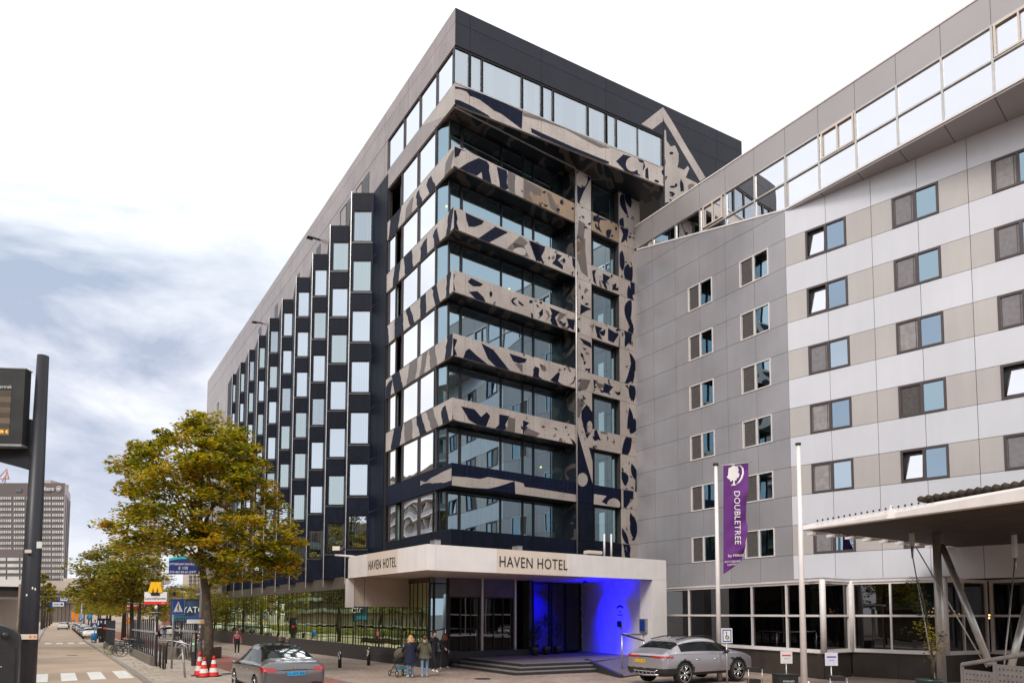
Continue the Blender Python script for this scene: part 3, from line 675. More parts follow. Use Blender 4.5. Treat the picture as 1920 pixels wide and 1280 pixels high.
for k in range(7):
    zb, zt = BB[k], BT[k]
    base = N_ if k >= 5 else Lt
    if k == 6: base = M_navyclad
    jx = [0, PF.t(873, 500), PF.t(1000, 500), tP0, tP1]
    mb = MB(); panels(mb, PF, jx[:4], zb, zt, base, th=.12, gap=.016)
    mb.pbox(PF, .12, tP0, zb + .02, zt - .02, -.30, -.12, M_darkgap)
    for (vw, pts, m, lay) in SH[k]:
        art(mb, PF, vw[0], vw[1], pts, m, lay, 0.0, zb, zt, .015, tP0 - .01 if True else None)
    if k < 5: scatter(mb, PF, (tP0 * .52, tP0 - .02, zb + .02, zt - .02), 9, random.Random(300 + k))
    # soffit over the recessed glazing
    s = [PL.w(.02, zb, -.02), PF.w(tP0, zb, -.02), PF.w(tP0, zb, -1.8), PL.w(tR + .3, zb, -.02)]
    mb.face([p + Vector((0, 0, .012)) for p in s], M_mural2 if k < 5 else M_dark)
    s = [p + Vector((0, 0, zt - zb - .02)) for p in s]; mb.face(s[::-1], M_dsteel)
    # underside strip and joints
    mb.build('balcony_band', hotel)
    # street side band
    tj = [0, tR, PL.t(752, yl(752, zb)), PL.t(723, yl(723, zb))]
    mb = MB(); panels(mb, PL, tj, zb, zt, base if k >= 5 else M_light, th=.12, gap=.016)
    mb.pbox(PL, .12, tj[-1], zb + .02, zt - .02, -.35, -.12, M_darkgap)
    tm = tj[-1]; rr = random.Random(40 + k)
    if k < 5:      # slanting dark stripes and wedges
        x = .15 + rr.random() * .4
        while x < tm - .5:
            wd = rr.uniform(.35, .8) * (1 + .12 * x); sl = rr.uniform(-.5, .7); n = 5
            Lf = [(x + sl * i / n + rr.uniform(-.05, .05), zb + (zt - zb) * i / n) for i in range(n + 1)]
            Rt = [(x + wd + sl * i / n * rr.uniform(.7, 1.1) + rr.uniform(-.05, .05), zb + (zt - zb) * i / n) for i in range(n + 1)]
            if rr.random() < .35: Rt = Rt[:4] + [((Lf[-1][0] + Rt[3][0]) / 2, zb + .85)]; Lf = Lf[:5]
            q = [(min(max(a, .015), tm - .03), min(max(z, zb + .012), zt - .012)) for a, z in Lf + Rt[::-1]]
            pts = [PL.w(a, z, .004) for a, z in q]
            mb.face(pts, rr.choice((M_navy, M_navy, M_grey))); x += wd + rr.uniform(.45, 1.1)
    elif k == 5:
        n = 12; top = []; bot = []
        for i in range(n + 1):
            f = i / n; t_ = .015 + f * 3.4
            top.append(PL.w(t_, zt - .25 - .05 * f + rr.uniform(-.02, .02) - .3 * f * f, .004)); bot.append(PL.w(t_, zb + .25 + .5 * f * f + rr.uniform(-.03, .03), .004))
        mb.face(top + bot[::-1], Lt)
    mb.build('side_band', hotel)
# balcony glazing, set back
xs_ = [816, 841, 864, 940, 981, 1001, 1062, 1075]
REC = 1.0
glz = Plane(C0 - PF.n * REC, D2)
tX = glz.t(841, 700); X2 = glz.w(tX, 0).xy; X1 = PL.w(tR - .03, 0, -.02).xy
gch = Plane(X1, X2 - X1); Lch = (X2 - X1).length
tt = [glz.t(x, 700) for x in xs_]
for k in range(7):
    za, zb = BT[k] - .35, (BB[k - 1] if k else ZOB)
    window_box(gch, 0.0, Lch - .05, za, zb - .02, 0, M_black, M_darkglass, name='corner_glazing', fw=.06, curtain=[(.1, Lch * .55, M_curtgrn)], cz=.2)
    ms = [(tt[2], .12), (tt[3], .08), (tt[4], .08), (tt[5], .10)]
    cur = [(tX + .1, tt[2] - .1, M_curtgrn), (tt[4] + .1, tt[5], M_curtgrn)]
    if k in (0, 3, 4, 5, 6): cur.append((tt[6] - 1.0, tt[6], M_curtgrn))
    if k in (2, 3): cur.append((tt[5] + .1, tt[6], M_curtgrn))
    if k in (1, 5, 6): cur.append((tt[3] - 1.2, tt[3] - .1, M_curtgrn))
    window_box(glz, tX - .05, tt[6] + .1, za, zb - .02, 0, M_black, M_darkglass, name='balcony_glazing', mull=ms, fw=.09, curtain=cur, cz=.25)
    mb = MB(); mb.pbox(glz, tt[6] + .1, PF.t(1081, 700) + .25, za, zb, -.3, 0, M_black); mb.build('glazing_jamb', hotel)
# cheek wall of the balconies beside the pilaster
mb = MB(); e0 = PF.w(tP0 + .02, 0, -.02).xy; e1 = PF.w(tP0 + .02, 0, -1.6).xy
PC = Plane(e0, (e1 - e0), (-D2.x, -D2.y)); PC.n = -D2
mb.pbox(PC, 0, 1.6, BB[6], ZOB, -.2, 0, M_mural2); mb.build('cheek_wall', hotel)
# pilaster, right hand window column and edge strip
mb = MB(); mb.pbox(PF, tP0 + .03, tP1, BB[6], ZOB - .01, -.5, -.06, M_darkgap)
zj = sorted([BB[6]] + BB + BT + [ZOB])
tr = random.Random(5)
for k in range(7):
    for (a, b) in ((BB[k], BT[k]), (BT[k], BB[k - 1] if k else ZOB)):
        panels(mb, PF, [tP0 + .03, tP1], a, b, M_light if k < 5 else (M_navy if k == 5 else M_navyclad), th=.06)
ps = [(A_, [(1480,690),(1515,650),(1520,890),(1500,880)], N_, 1), (A_, [(1525,640),(1630,690),(1630,760),(1600,800),(1555,895),(1530,880)], N_, 1), (A_, ell(1562,705,45,62), Lt, 2), (A_, [(1580,790),(1632,700),(1632,800),(1580,920),(1545,880)], Lt, 3),
      (A_, [(1540,1010),(1590,1040),(1575,1180),(1560,1270),(1530,1150)], G_, 1), (A_, ell(1538,1210,22,60), T_, 2), (B_, [(1365,0),(1430,30),(1430,120),(1450,320),(1400,280),(1370,180)], G_, 1), (B_, ell(1380,90,18,45), T_, 2), (B_, ell(1365,290,9,16), N_, 2),
      (B_, [(1395,520),(1480,560),(1440,570),(1390,600)], N_, 1), (B_, ell(1432,420,10,22,rot=.3), G_, 1), (B_, ell(1408,470,8,16), N_, 1), (B_, ell(1440,520,14,8), N_, 1), (B_, [(1340,630),(1400,620),(1385,640)], N_, 1), (B_, ell(1380,720,10,10), N_, 1),
      (B_, [(1385,770),(1470,810),(1478,850),(1420,820)], N_, 1), (B_, ell(1405,905,9,20,rot=-.4), N_, 1), (B_, ell(1445,890,18,8,rot=.5), G_, 1), (B_, ell(1425,960,8,14), N_, 1), (B_, ell(1440,1010,14,8), N_, 1),
      (B_, [(1400,1080),(1470,1090),(1440,1160),(1360,1170)], G_, 1), (C_, [(1370,20),(1430,60),(1400,110),(1385,180),(1368,160)], G_, 1), (C_, [(1400,120),(1440,70),(1485,130),(1485,270),(1440,330),(1400,200)], N_, 1), (C_, ell(1462,240,22,45), Lt, 2),
      (C_, [(1368,280),(1390,300),(1480,600),(1486,690),(1420,560),(1366,340)], N_, 1), (C_, ell(1392,500,16,32), N_, 1), (C_, [(1366,170),(1400,180),(1486,500),(1486,665),(1440,520),(1375,290)], Lt, 3), (C_, ell(1408,635,40,52), Lt, 2)]
for (vw, pts, m, lay) in ps: art(mb, PF, vw[0], vw[1], pts, m, lay, 0.0, BB[6], ZOB, tP0 + .04, tP1 - .01)
scatter(mb, PF, (tP0 + .05, tP1 - .02, BB[4], ZOB - .1), 34, random.Random(7))
mb.build('pilaster', hotel)
mb = MB(); q = PF.w(tP0 - .02, 0, .06); mb.tube([(q.x, q.y, BB[6] + .3), (q.x, q.y, ZOB)], .045, M_alu, 8); mb.build('rainwater_pipe', hotel)
for k in range(7):
    zb, zt = BB[k], BT[k]
    mb = MB(); panels(mb, PF, [tP1, tW1], zb, zt, Lt if k < 5 else (M_navy if k == 5 else M_navyclad), th=.10)
    mb.pbox(PF, tP1, tW1, zb + .02, zt - .02, -.5, -.10, M_darkgap)
    for (vw, pts, m, lay) in SH[k]:
        if k == 5 and m is not None: continue
        if max(p[0] for p in pts) * .25 + vw[0] > 1110: art(mb, PF, vw[0], vw[1], pts, m, lay, 0.0, zb, zt, tP1 + .01, tW1 - .01)
    if k == 5:
        for pts, m, lay in (([(1495,742),(1590,757),(1552,800),(1612,892),(1540,890),(1492,840)], Lt, 1), (ell(1642,822,50,48), Lt, 1), ([(1705,775),(1760,790),(1740,850),(1700,880)], Lt, 1)):
            art(mb, PF, 740, 740, pts, m, lay, 0, zb, zt, tP1 + .01, tW1 - .01)
    if k < 5: scatter(mb, PF, (tP1 + .02, tW1 - .02, zb + .02, zt - .02), 3, random.Random(60 + k), big=True); scatter(mb, PF, (tP1 + .02, tW1 - .02, zb + .02, zt - .02), 5, random.Random(80 + k))
    mb.build('front_band', hotel)
    za, zc_ = BT[k], (BB[k - 1] if k else ZOB)
    tm_ = PF.t(1121, 700)
    window_box(PF, tP1 + .02, tW1 - .02, za + .02, zc_ - .02, -.35, M_black, M_darkglass, name='front_window', mull=[(tm_, .08)], fw=.07,
               curtain=[(tP1 + .1, tm_ - .05, M_curtgrn), (tW1 - .75, tW1 - .15, M_curtgrn)] if k != 0 else [(tP1 + .1, tm_, M_curtgrn)], cz=.2)
mb = MB()
mb.pbox(PF, tW1, tEnd + .5, BB[6], ZOB - .01, -.5, -.06, M_darkgap)
re_ = random.Random(515)
for k in range(7):
    for (a, b) in ((BB[k], BT[k]), (BT[k], BB[k - 1] if k else ZOB)):
        panels(mb, PF, [tW1, tEnd + .5], a, b, Lt, th=.06)
        bx5 = (tW1 + .02, tEnd + .45, a + .02, b - .02)
        for i in range(3 if b - a > 1.5 else 2):
            leafshape(mb, PF, re_.uniform(tW1 + .1, tEnd - .1), re_.uniform(a, b), re_.uniform(.9, 1.9), re_.uniform(.35, .65), re_.uniform(1.1, 2.1), M_navy, 1 + i, bx5, re_.uniform(-.2, .2))
        scatter(mb, PF, bx5, 5, re_)
mb.build('edge_strip', hotel)
# ---- overhanging top storey: band, soffit and the piece that comes down beside the neighbour
mb = MB(); jb = [0] + [PT.t(x, y) for x, y in ((880, 200), (1015, 260), (1136, 300))] + [tT1246]
panels(mb, PT, jb, ZOB, ZWB - .05, Lt, th=.12); mb.pbox(PT, .12, tT1246, ZOB + .02, ZWB - .06, -.35, -.12, M_darkgap)
tsh = [(A_, [(597,2),(720,32),(860,72),(960,112),(1120,197),(1113,330),(1060,290),(1000,245),(960,215),(905,190),(860,155),(800,110),(760,92),(722,80),(700,48),(650,30),(600,22)], N_, 1),
       (A_, [(596,100),(650,115),(730,152),(800,190),(860,225),(880,246),(720,186),(597,136)], N_, 1),
       (A_, [(1120,200),(1260,242),(1500,350),(1780,472),(1700,470),(1600,418),(1440,330),(1262,268),(1124,232)], G_, 1),
       (A_, [(1182,320),(1262,358),(1500,465),(1765,573),(1768,590),(1740,600),(1500,505),(1262,395),(1186,355)], N_, 1),
       (D_, [(835,838),(900,858),(985,885),(1000,930),(960,1000),(900,985),(845,962),(780,890)], N_, 1), (D_, ell(905,912,52,56), Lt, 2), (D_, [(930,890),(985,905),(975,1000),(945,985)], Lt, 3),
       (D_, [(1000,950),(1020,935),(1026,1028),(1000,1012)], N_, 1), (D_, ell(1085,1040,20,9,rot=.4), N_, 1), (D_, [(1120,960),(1140,950),(1140,1000),(1125,985)], N_, 1)]
for (vw, pts, m, lay) in tsh: art(mb, PT, vw[0], vw[1], pts, m, lay, 0, ZOB, ZWB - .05, .015, tT1246)
mb.build('overhang_band', hotel)
mb = MB(); panels(mb, PL, [0] + [PL.t(x, 240) for x in (817, 757)] + [PL.t(722, 280)], ZOB, ZWB - .02, Lt, th=.12)
mb.pbox(PL, .12, PL.t(722, 280), ZOB + .02, ZWB - .04, -.35, -.12, M_darkgap)
t5, t6 = PL.t(817, 240), PL.t(722, 280)
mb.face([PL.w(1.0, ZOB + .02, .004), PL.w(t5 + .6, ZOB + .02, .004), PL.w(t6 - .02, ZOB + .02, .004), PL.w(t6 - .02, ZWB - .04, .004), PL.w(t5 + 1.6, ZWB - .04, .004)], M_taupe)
mb.build('overhang_side_band', hotel)
mb = MB()
soff = [PL.w(.05, ZOB, -.05), PT.w(tT1246 + 1.2, ZOB, -.05), PF.w(tEnd + .6, ZOB, -.4), PF.w(0, ZOB, -2.0), PL.w(1.9, ZOB, -.05)]
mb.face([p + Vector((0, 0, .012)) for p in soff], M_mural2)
a_, b_ = PL.w(.15, ZOB, -.1), PF.w(tP0, ZOB, .02)
d_ = (b_ - a_); n_ = Vector((-d_.y, d_.x, 0)).normalized() * .03
mb.hexa([a_ - n_ - Vector((0, 0, .05)), b_ - n_ - Vector((0, 0, .05)), b_ + n_ - Vector((0, 0, .05)), a_ + n_ - Vector((0, 0, .05)), a_ - n_, b_ - n_, b_ + n_, a_ + n_], M_alu)
mb.build('overhang_soffit', hotel)
# right part of the front: navy wall with chevron
mb = MB(); zlow = 20.0
jr = [PT.t(1243, 300), PT.t(1292, 300), PT.t(1342, 320), tTend]
mb.pbox(PT, tT1246 - .02, tTend, zlow, ZWT + .05, -.4, -.07, M_darkgap)
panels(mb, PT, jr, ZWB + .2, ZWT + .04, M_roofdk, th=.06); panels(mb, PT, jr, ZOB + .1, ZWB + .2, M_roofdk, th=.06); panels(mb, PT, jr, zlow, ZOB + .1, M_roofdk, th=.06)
dsh = [([(970,612),(1132,485),(1132,560),(1132,590),(1052,652)], Lt, 1), ([(1132,485),(1200,590),(1310,780),(1452,1014),(1410,1042),(1290,840),(1190,670),(1140,590),(1132,560)], Lt, 2),
       ([(1142,655),(1155,660),(1158,735),(1190,780),(1222,772),(1250,830),(1250,890),(1240,935),(1290,955),(1318,925),(1330,945),(1302,1012),(1380,1050),(1400,1062),(1290,1132),(1200,1192),(1148,1200)], Lt, 1),
       (ell(1195,830,15,11), N_, 2), ([(1265,1020),(1285,1060),(1290,1112),(1265,1120),(1258,1060)], N_, 2), (ell(1200,1130,24,10,rot=.4), N_, 2), (ell(1205,1082,22,9), N_, 2), (ell(1230,1070,10,14), N_, 2),
       ([(1146,860),(1152,900),(1146,930)], N_, 2), ([(1148,1000),(1165,1005),(1150,1040)], N_, 2), (ell(1345,1080,26,22), G_, 2)]
for pts, m, lay in dsh:
    art(mb, PT, 960, 80, pts, m, lay, 0, zlow, None, None, None)
scatter(mb, PT, (PT.t(1246, 330) + .05, PT.t(1300, 330), 26.2, 28.2), 12, random.Random(4))
mb.build('gable_wall', hotel)

mb = MB(); M_lamp0 = mat('added warm lamp', (1, .7, .35), .5, emit=(1, .62, .25), estr=7)  # glowing balls added behind the balcony glass to brighten the dark recesses
for (k, f_) in ((1, .06), (2, .55), (5, .82), (3, .9)): mb.ball(glz.w(tt[6] * f_, BT[k] + .9, -.5), .06, .06, .06, M_lamp0, 8, 6)
mb.build('added_lamp', hotel)
# ================================================================ hotel ground floor, canopy, entrance
GW = Vector((-7.7, 37.3)); PW = Plane(GW, D1)                 # street glazing wall
tN = PW.t(805, 1150); Ncor = PW.w(tN, 0).xy
PE = Plane(Ncor, D2)
zS = 0.42                                                     # landing height
# granite base with glazing above, along the street
tl_end = PW.t(398, 1150)
mb = MB(); n = int((tl_end - tN) / 2.4)
for i in range(n):
    a = tN + (tl_end - tN) * i / n; b = tN + (tl_end - tN) * (i + 1) / n; g = gz(PW.w(a, 0).y)
    mb.pbox(PW, a + .006, b - .006, g - .7, .74, -.3, 0, M_granite)
mb.build('stone_base', hotel)
mb = MB(); mb.pbox(PW, tN, tl_end, 4.15, 4.9, -.3, -.02, M_brsoff)
mb.pbox(PW, tN, tl_end, .66, 4.9, -6, -5.8, M_dark); mb.face([PW.w(tN, 4.88, -.1), PW.w(tl_end + 8, 4.88, -.1), PW.w(tl_end + 8, 4.88, -8), PW.w(tN, 4.88, -8)], M_brsoff)
mb.pbox(PW, tN, tl_end, .4, .74, -5.8, -.3, M_dark)
mb.build('fascia', hotel)
# soffit under the overhanging upper storeys
mb = MB()
mb.prism([tuple(p) for p in (PL.w(0, 0, -.02).xy, PF.w(tEnd + 1, 0, -.05).xy, PF.w(tEnd, 0, -9).xy, PL.w(tEndL, 0, -9).xy, PL.w(tEndL, 0, -.02).xy)], 4.92, 5.0, M_brsoff)
mb.build('upper_storey_soffit', hotel)
# glazing bays with closely set fins
k = 0; t = tN + .08; bays = []
rg = random.Random(3)
while t < tl_end - .5:
    wd = rg.choice((1.35, 1.35, .9)) * (1 if t < tN + 22 else 1.6)
    bays.append((t, min(t + wd, tl_end))); t += wd
for (a, b) in bays:
    ms = []; x = a + rg.uniform(.25, .5)
    while x < b - .25: ms.append((x, .03)); x += rg.uniform(.45, .9)
    cur = [(a + .1, a + rg.uniform(.25, .5), M_curtgrn)] if rg.random() < .5 else None
    window_box(PW, a, b - .005, .74, 4.15, -.03, M_black, M_gfglass, name='street_window', mull=ms, fw=.035, depth=.03, curtain=cur, cz=.5)
# pale poles inside / reflected fins
mb = MB()
for i in range(8):
    q = PW.w(tN + 6 + i * 2.1, 0, -.75); mb.tube([(q.x, q.y, .7), (q.x, q.y, 4.1)], .05, M_cream, 6)
mb.build('inner_columns', hotel)
# end block of the street side
mb = MB(); mb.pbox(PW, tl_end, tEndL - 4, -.9, 4.9, -12, 0, M_brsoff); mb.pbox(PW, tl_end + .01, tEndL - 4, 2.0, 2.06, -.1, .004, M_darkgap); mb.build('end_wall', hotel)
# ---- entrance front
Rt = Vector((6.8, 35.4)); Q = Vector((-4.15, 27.0)); Lf = Vector((-8.94, 33.4))
PB = Plane(Rt, D1); tB2 = 6.9; BB2 = PB.w(tB2, 0).xy        # blue-lit side wall end
t1, t2, t3 = PE.t(842, 1150), PE.t(903, 1150), PE.t(965, 1150)
window_box(PE, 0.02, t1, .70, 4.6, -.03, M_black, M_darkglass, name='corner_glazing', mull=[(.3, .08)], fw=.08)
mb = MB(); mb.pbox(PE, 0, t1 - .02, -.2, .70, -.3, .02, M_granite); mb.build('stone_base', hotel)
mb = MB(); mb.pbox(PE, t1, t3, 3.45, 4.9, -.35, 0.02, M_brsoff); mb.pbox(PE, t1, t3, 4.4, 4.402, -.3, .03, M_dsteel)
mb.build('door_header', hotel)
for a, b in ((t1 + .05, t2 - .04), (t2 + .04, t3 - .04)):
    f = window_box(PE, a, b, zS + .05, 3.45, -.05, M_black, M_blkglass, name='entrance_door', mull=[((a + b) / 2 - .25, .05), ((a + b) / 2 + .35, .03)], fw=.06)
    mb = MB(); mb.pbox(PE, (a + b) / 2 - .9, (a + b) / 2 + .6, 1.5, 1.54, -.02, .03, M_steel); mb.build('push_bar', f)
mb = MB()
for x in (t2, t3): mb.pbox(PE, x - .06, x + .06, zS, 4.85, -.15, .08, M_steel)
mb.build('door_post', hotel)
# recessed glazed wall behind the planters
e1 = PE.w(t3 + .06, 0).xy; PK = Plane(e1, BB2 - e1); LK = (BB2 - e1).length
f = window_box(PK, 0.05, LK * .50, zS, 4.75, 0, M_black, M_blkglass, name='lobby_window', mull=[(LK * .25, .06)], fw=.08)
f = window_box(PK, LK * .52, LK - .05, zS, 4.75, 0, M_black, M_blkglass, name='lobby_door', mull=[(LK * .74, .10)], fw=.1)
mb = MB()
for z in (1.3, 2.3, 2.9, 3.5): mb.ball(PK.w(LK - .12, z, .06), .04, .04, .04, M_steel, 8, 6)
mb.build('door_stud', f)
mb = MB(); mb.pbox(PE, .9, t3 + .5, zS - .3, 4.9, -4.6, -4.4, M_dark); mb.pbox(PK, 0, LK + 9, zS - .3, 4.9, -3.3, -3.1, M_dark)
mb.face([PE.w(0, zS, 0), PE.w(10, zS, 0), PE.w(12, zS, -6), PE.w(0, zS, -6)], M_dark); mb.build('lobby_wall', hotel)
# small warm lobby lamps
M_lamp = mat('warm lamp', (1, .6, .25), .5, emit=(1, .5, .18), estr=6)
mb = MB(); mb.ball(PK.w(1.4, 3.9, -.8), .28, .28, .06, M_lamp, 10, 6); mb.build('pendant_lamp', hotel)
# ---- canopy
cano = empty('entrance_canopy', (Q.x, Q.y, 0), 0, 'white angular canopy over the steps carrying the black hotel name on two sides', 'canopy')
PQL = Plane(Q, Lf - Q); PQR = Plane(Q, Rt - Q); LQ = (Lf - Q).length; RQ = (Rt - Q).length
zc0, zc1 = 4.30, 5.32
mb = MB()
js = [0, PQL.t(782, 1050), PQL.t(745, 1050), PQL.t(688, 1060), LQ]
mb.pbox(PQL, 0.1, LQ, zc0 + .02, zc1 - .02, -.35, -.05, M_darkgap); mb.pbox(PQR, 0.1, RQ, zc0 + .02, zc1 - .02, -.35, -.05, M_darkgap)
for a, b in zip(js[:-1], js[1:]): mb.pbox(PQL, a + .005, b - .005, zc0, zc1, -.05, 0, M_cream if abs(a - js[2]) < .01 else M_white)
jr_ = [0, PQR.t(817, 1050), PQR.t(932, 1050), PQR.t(1062, 1060), PQR.t(1070, 1060), PQR.t(1168, 1060), RQ]
for a, b in zip(jr_[:-1], jr_[1:]): mb.pbox(PQR, a + .005, b - .005, zc0, zc1, -.05, 0, M_cream if abs(a - jr_[2]) < .01 else M_white)
mb.build('fascia', cano)
mb = MB(); pl = [Q, Rt, Rt + (BB2 - Rt) * 1.0, PE.w(0, 0, -1).xy + Vector((0, 1)), Lf + Vector((4.2, 3.4)), Lf]
pin = [tuple(p) for p in (PQL.w(.06, 0, -.06).xy, PQR.w(RQ - .05, 0, -.06).xy, BB2, PE.w(t3, 0, -.6).xy, Ncor + Vector((.3, 1.2)), PW.w(tN + 9.2, 0, -.3).xy, PQL.w(LQ - .06, 0, -.06).xy)]
mb.prism(pin, zc0 + .06, zc0 + .14, M_beige); mb.prism(pin, zc1 - .12, zc1 - .05, M_dsteel); mb.build('ceiling', cano)
mb = MB()       # hanging end box on the left
PH = Plane(Lf, D2); 
mb.pbox(PH, .0, .32, 2.9, zc0 - .005, -.3, 0, M_white); mb.pbox(PH, .325, 3.4, 2.95, zc0 + .05, -.28, -.03, M_beige)
mb.pbox(PH, .86, .875, 2.96, zc0, -.03, -.02, M_darkgap); mb.build('hanging_panel', cano)
mb = MB()       # right hand pier and side wall
mb.pbox(PQR, RQ - 1.02, RQ, -.1, zc0 - .01, -.9, -.001, M_white); mb.build('pier', cano)
mb = MB(); e = PQR.w(RQ - 1.02, 0, -.9).xy; e = PQR.w(RQ - 1.02, 0, -.05).xy
PS = Plane(e, BB2 - e, -D2); PS.n = -Vector((PS.d.y, -PS.d.x)); LS = (BB2 - e).length
if PS.n.dot(Vector((-1, 0))) < 0: PS.n = -PS.n
for a, b in zip([0, .9, 1.75, 3.4, 5.1], [.9, 1.75, 3.4, 5.1, LS]): mb.pbox(PS, a + .006, b - .006, .1, zc0 + .07, -.2, 0, M_white)
mb.build('side_wall', cano)
mb = MB()
q = PS.w(3.0, 3.05, .01)
M_inkb = M_ink
for i in range(9):
    an = math.pi * (.2 + .6 * i / 8); mb.pbox(PS, 2.9 + .34 * math.cos(an) - .035, 2.9 + .34 * math.cos(an) + .035, 2.75 + .2 * math.sin(an), 2.86 + .2 * math.sin(an), .002, .012, M_ink)
mb.pbox(PS, 2.82, 2.98, 2.68, 2.74, .002, .012, M_ink); mb.pbox(PS, 2.68, 3.12, 2.5, 2.56, .002, .012, M_ink); mb.build('wall_lettering', cano)
mb = MB(); mb.pbox(PS, 2.78, 3.04, 1.9, 2.2, .0, .12, M_ink); mb.build('wall_box', cano)
a = PQL.w(PQL.t(743.5, 1050), 0, .02)
p = PQL.w(PQL.t(691, 1062), zc0 + .28, .012); text('lettering', 'HAVEN HOTEL', p, .60, M_ink, cano, xdir=-Vector((PQL.d.x, PQL.d.y, 0)), ext=.004, sx=.62, spacing=1.2)
p = PQR.w(PQR.t(935, 1058), zc0 + .27, .012); text('lettering', 'HAVEN HOTEL', p, .66, M_ink, cano, xdir=Vector((PQR.d.x, PQR.d.y, 0)), ext=.004, sx=.80, spacing=1.09)
mb = MB()
for (x, y) in ((810, 1074), (862, 1080), (975, 1083)):
    t_, z_ = PQR.hit(x, y); q = PQR.w(t_, zc0 + .04, -1.2); mb.cyl((q.x, q.y), .09, zc0 + .02, zc0 + .065, M_steel, 12)
mb.build('downlight', cano)
# things on the canopy roof
for (x, lab, h_) in ((1133, 'left white pole of two standing on the entrance canopy roof', .95), (1146, 'right white pole of two standing on the entrance canopy roof', .98)):
    t_, _ = PQR.hit(x, 1010, -1.3); q = PQR.w(t_, 0, -1.3); mb = MB(); mb.cyl((q.x, q.y), .05, zc1 - .06, zc1 + h_ + .3, M_whiteln, 10); mb.cyl((q.x, q.y), .09, zc1 - .06, zc1, M_whiteln, 10)
    tag(mb.build('roof_pole'), lab, 'pole', 'poles on the canopy roof')
t_, _ = PQR.hit(1112, 1040, -.8); mb = MB(); mb.pbox(PQR, t_ - .45, t_ + .45, zc1 + .12, zc1 + .3, -1.0, -.6, M_cream); mb.pbox(PQR, t_ - .4, t_ - .3, zc1 - .06, zc1 + .12, -.85, -.75, M_dsteel); mb.pbox(PQR, t_ + .3, t_ + .4, zc1 - .06, zc1 + .12, -.85, -.75, M_dsteel)
tag(mb.build('roof_lamp', None, .03), 'cream floodlight box lying on the entrance canopy roof', 'floodlight')
for x, lab in ((821, 'grey fixing box on the canopy edge near its corner'), (975, 'grey fixing box on the canopy edge above the hotel name')):
    t_, _ = PQR.hit(x, 1010, -.1); mb = MB(); mb.pbox(PQR, t_ - .13, t_ + .13, zc1 - .02, zc1 + .2, -.5, -.1, M_galv); mb.pbox(PQR, t_ - .15, t_ + .15, zc1 + .2, zc1 + .22, -.52, -.08, M_dsteel)
    tag(mb.build('fixing_box'), lab, 'box')
# camera arm at the left end of the canopy
ca = empty('security_camera', tuple(PQL.w(LQ - .3, zc1 - .04, -.2)), 0, 'white security camera on a long arm at the left end of the canopy', 'camera')
p0 = PQL.w(LQ - .3, zc1 + .02, -.2); p1 = atY(628, 1040, p0.y); mb = MB(); mb.tube([p0, p1], .05, M_whiteln, 8); mb.build('arm', ca)
mb = MB(); mb.box(p1.x - .1, p1.x + .25, p1.y - .1, p1.y + .1, p1.z + .22, p1.z + .42, M_whiteln); mb.tube([p1, p1 + Vector((0, 0, .25))], .04, M_dsteel, 6); mb.tube([p1 + Vector((.1, 0, .1)), p1 + Vector((.45, 0, .35))], .09, M_dsteel, 8); mb.build('camera_body', ca)
# ---- steps and ramp
S = Vector((-.75, 29.5))
def inter(p, d, q, e):
    den = d.x * e.y - d.y * e.x; k = ((q.x - p.x) * e.y - (q.y - p.y) * e.x) / den; return p + d * k
dl = D1; dr = dirn(3.53, 1.8)
nl = Vector((dl.y, -dl.x)); nr = Vector((-dr.y, dr.x))
if nl.dot(Vector((1, 0))) < 0: nl = -nl
steps = empty('entrance_steps', (S.x, S.y, 0), 0, 'dark stone steps of three levels with pale nosings below the canopy', 'steps')
RE = Vector((2.9, 31.4))
for i in range(3):
    d_ = .42 * i; z0_, z1_ = (.14 * i - (.05 if i == 0 else 0)), .14 * (i + 1)
    c_ = inter(S + nl * d_, dl, S + nr * d_, dr)
    pl_ = inter(c_, dl, PE.p + PE.n * .0, PE.d); pl2 = inter(c_, dr, RE, dirn(2.26 - 2.9, 33.8 - 31.4))
    poly = [tuple(c_), tuple(pl2)] + ([tuple(PS.w(0.2, 0, .01).xy)] if i == 2 else [tuple(pl2 + dirn(-.6, 2.4) * 2)]) + ([tuple(PS.w(LS, 0).xy)] if i == 2 else []) + [tuple(PE.w(t3 + .2, 0, .0).xy), tuple(pl_)]
    if i == 2: poly = [tuple(c_), tuple(pl2), tuple(PS.w(1.5, 0, .01).xy), tuple(BB2), tuple(PK.w(0, 0, .05).xy), tuple(PE.w(t1, 0, -.3).xy), tuple(pl_)]
    mb = MB(); mb.prism(poly, z0_, z1_ - .03, M_step)
    mb.prism(poly, z1_ - .028, z1_, M_tread if i < 2 else M_ramp)
    for (pa, pb, nn) in ((c_, pl_, nl), (c_, pl2, nr)):
        d0 = (pb - pa).normalized()
        mb.prism([tuple(pa + nn * .03 + d0 * .05), tuple(pb + nn * .03), tuple(pb + nn * .10), tuple(pa + nn * .10 + d0 * .12)], z1_ + .001, z1_ + .006, M_alu)
    mb.build('step', steps)
